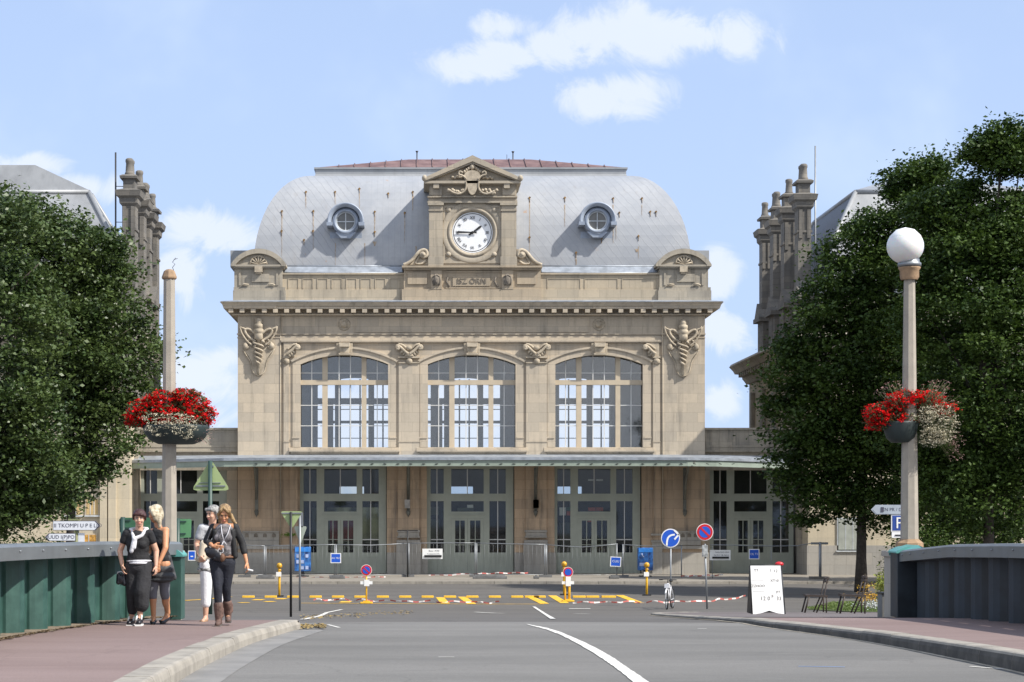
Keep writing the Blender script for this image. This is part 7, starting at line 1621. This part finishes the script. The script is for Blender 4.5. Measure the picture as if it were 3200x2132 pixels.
# --- woman in the sleeveless top, face turned away
W = Fig(27.5, 498, 'woman in sleeveless black top, dark skirt and grey leggings, pale blonde hair hiding her face', at(0, 1948, 27.5).z); P = W.P
hc = P(484, 1606, .02); hr = RZ(-42) @ RX(12) ; hp, _ = headprims(hc, hr, 1.0)
S1, S2 = P(476, 1662, .06), P(519, 1658, -.05); E1, W1_ = P(468, 1720, .08), P(486, 1764, .0); E2, W2_ = P(522, 1712, -.17), P(503, 1760, -.24)
H1, H2 = P(487, 1768), P(515, 1768); K1, K2 = P(478, 1850, -.04), P(513, 1852, .05); A1, A2 = P(481, 1924, -.04), P(521, 1918, .12)
T = torso(P(501, 1688), P(501, 1730), P(502, 1764), RZ(-35), 1.0, 1)
body = T + hp + [('c', P(498, 1658, .02), hc + Vector((.01, .02, -.06)), .052, .050), ('c', P(500, 1664), S1, .060, .05), ('c', P(502, 1664), S2, .062, .052)]
body += limb(S1, E1, W1_, .046, .037, .025) + limb(S2, E2, W2_, .050, .040, .026) + limb(H1, K1, A1, .085, .055, .034, .052) + limb(H2, K2, A2, .085, .058, .036, .058)
body += foot(A1 + Vector((0, 0, -.02)), P(484, 1942, -.20), .034) + foot(A2 + Vector((-.01, 0, -.01)), P(507, 1942, .0), .034)
body += hand(W2_, (-.10, -.1, -1), (-.8, -.4, 0), (0, 1, 0), .7) + hand(W1_, (.1, -.1, -1), (.6, -.4, 0), (0, 1, 0), .7)
blob('body', body, M_SK2, W.o, .0058, 3); face(hc, hr, W.o, 1, M_HDB)
blob('sleeveless_top', inflate(T[:4] + T[5:], .014) + [('e', P(501, 1738), (.142, .11, .10)), ('c', P(486, 1660, .0), P(490, 1690), .05, .06), ('c', P(518, 1658, .02), P(512, 1690, .0), .05, .06)], M_TEE, W.o, .009, 4)
SK = [('e', P(502, 1746), (.156, .125, .10)), ('e', P(506, 1778), (.172, .14, .10)), ('e', P(507, 1800), (.182, .15, .075)), ('e', P(502, 1812), (.178, .15, .045)), ('c', P(528, 1740, .02), P(544, 1806, .03), .03, .035)]
blob('skirt', SK, M_SKRT, W.o, .010, 3)
blob('leggings', inflate(limb(H1, K1, Vector(K1).lerp(A1, .18), .088, .060, .056) + limb(H2, K2, Vector(K2).lerp(A2, .18), .088, .063, .058), .006), M_LEG, W.o, .009, 3)
q = lambda x, y, z: hc + hr @ Vector((x, y, z))
blob('hair', [('e', q(0, .026, .050), (.092, .100, .080), hr), ('e', q(0, .045, -.01), (.092, .085, .12), hr), ('e', q(.055, -.02, -.02), (.045, .07, .10), hr), ('e', q(-.06, -.0, -.02), (.035, .06, .09), hr), ('c', q(.07, .0, -.05), P(500, 1648, -.02), .045, .022), ('c', q(0, -.06, .095), q(.06, -.075, .0), .03, .03)], M_HBL, W.o, .008, 4)
for aa, tt in ((A1, P(484, 1942, -.20)), (A2, P(507, 1942, .0))):
    sh = blob('sandal', [('c', aa + Vector((0, .04, -.07)), tt + Vector((0, 0, -.018)), .032, .036), ('c', tt + Vector((-.03, .03, .0)), tt + Vector((.03, .04, .01)), .02, .02), ('c', aa + Vector((0, .05, -.03)), aa + Vector((0, .05, -.1)), .02, .012)], M_BKB, W.o, .007, 2)
o = empty('clutch_bag', P(484, 1796, -.09), 'small black clutch bag held between the two women on the left', 'bag'); blob('pouch', [('e', P(480, 1794, -.09), (.06, .03, .045)), ('e', P(490, 1800, -.09), (.045, .03, .035))], M_BKB, o, .008, 2); b = MB(); b.obox(P(486, 1784, -.12), .07, .01, .012); part(b, 'zip', M_GALV, o)

# --- grey haired woman behind
W = Fig(28.3, 645, 'grey haired woman in white cropped trousers, half hidden behind the woman in boots', at(0, 1946, 28.3).z); P = W.P
hc = P(664, 1606, .0); hr = RZ(-38) @ RX(10); hp, _ = headprims(hc, hr, 1.0)
S1, S2 = P(632, 1651, .0), P(692, 1652, .08); E1, W1_ = P(614, 1700, .0), P(624, 1732, -.14); E2, W2_ = P(700, 1705, .1), P(690, 1740, .0)
H1, H2 = P(645, 1764), P(676, 1764, .05); K1, K2 = P(645, 1842, -.02), P(677, 1838, .22); A1, A2 = P(643, 1922, -.02), P(676, 1905, .42)
T = torso(P(660, 1682, .05), P(660, 1726, .05), P(660, 1762, .05), RZ(-20), 1.08, 1)
body = T + hp + [('c', P(660, 1652, .05), hc + Vector((.01, .03, -.05)), .054, .052), ('c', P(660, 1660, .05), S1, .062, .054), ('c', P(660, 1660, .05), S2, .062, .054)]
body += limb(S1, E1, W1_, .048, .040, .027) + limb(S2, E2, W2_, .048, .040, .027) + limb(H1, K1, A1, .088, .058, .036, .05) + limb(H2, K2, A2, .088, .058, .036, .05)
body += foot(A1 + Vector((0, 0, -.02)), P(637, 1940, -.16)) + foot(A2, P(672, 1925, .38)) + hand(W1_, (.35, -.5, -.6), (.6, -.3, .6), (1, .3, 0), .8) + hand(W2_, (-.1, -.3, -1), (-1, -.3, 0), (-1, 0, 0), .5)
blob('body', body, M_SK1, W.o, .0058, 3); face(hc, hr, W.o, 1, M_HG, .5)
blob('t_shirt', inflate(T[:4] + T[5:], .022) + [('c', P(660, 1660, .05), S1, .07, .066), ('c', P(660, 1660, .05), S2, .07, .066), ('c', S1, Vector(S1).lerp(E1, .55), .066, .062), ('c', S2, Vector(S2).lerp(E2, .55), .066, .062)], M_GTE, W.o, .009, 4)
blob('printed_wrap', [('e', P(655, 1760, .05), (.180, .14, .09)), ('e', P(650, 1780, .02), (.165, .13, .055))], M_ZEB, W.o, .010, 3)
blob('cropped_trousers', [('e', P(660, 1770, .05), (.160, .12, .10)), ('c', H1, K1, .102, .078), ('c', K1, P(644, 1886, -.02), .078, .070), ('c', H2, K2, .10, .075), ('c', K2, Vector(K2).lerp(A2, .6), .075, .068)], M_WTR, W.o, .010, 4)
q = lambda x, y, z: hc + hr @ Vector((x, y, z))
blob('hair', [('e', q(0, .028, .050), (.092, .098, .078), hr), ('e', q(0, .052, .0), (.088, .072, .095), hr), ('c', q(-.05, -.062, .072), q(.05, -.065, .070), .026, .026), ('c', q(.08, -.01, .04), q(.085, .01, -.03), .022, .018), ('c', q(-.08, -.01, .04), q(-.085, .01, -.03), .022, .018)], M_HG, W.o, .008, 3)
for aa, tt in ((A1, P(637, 1940, -.16)), (A2, P(672, 1925, .38))): blob('sandal', [('c', aa + Vector((0, .04, -.075)), tt + Vector((0, 0, -.02)), .034, .038), ('c', tt + Vector((-.03, .03, .0)), tt + Vector((.03, .04, .01)), .018, .018), ('c', aa + Vector((0, .05, -.02)), aa + Vector((0, .05, -.09)), .022, .014)], M_SAN, W.o, .008, 2)
o = empty('canvas_bag', P(635, 1750, -.12), 'beige folded canvas bag carried by the grey haired woman', 'bag'); blob('bag', [('c', P(640, 1700, -.12), P(634, 1742, -.13), .06, .065), ('c', P(634, 1742, -.13), P(628, 1746, -.13), .06, .05), ('c', P(628, 1750, -.12), P(650, 1735, -.1), .04, .05)], M_BAG, o, .010, 3)
b = MB(); b.tube([P(628, 1752, -.12), P(618, 1752, -.12), P(610, 1744, -.12)], .01, 5); part(b, 'strap', M_BAG, o)
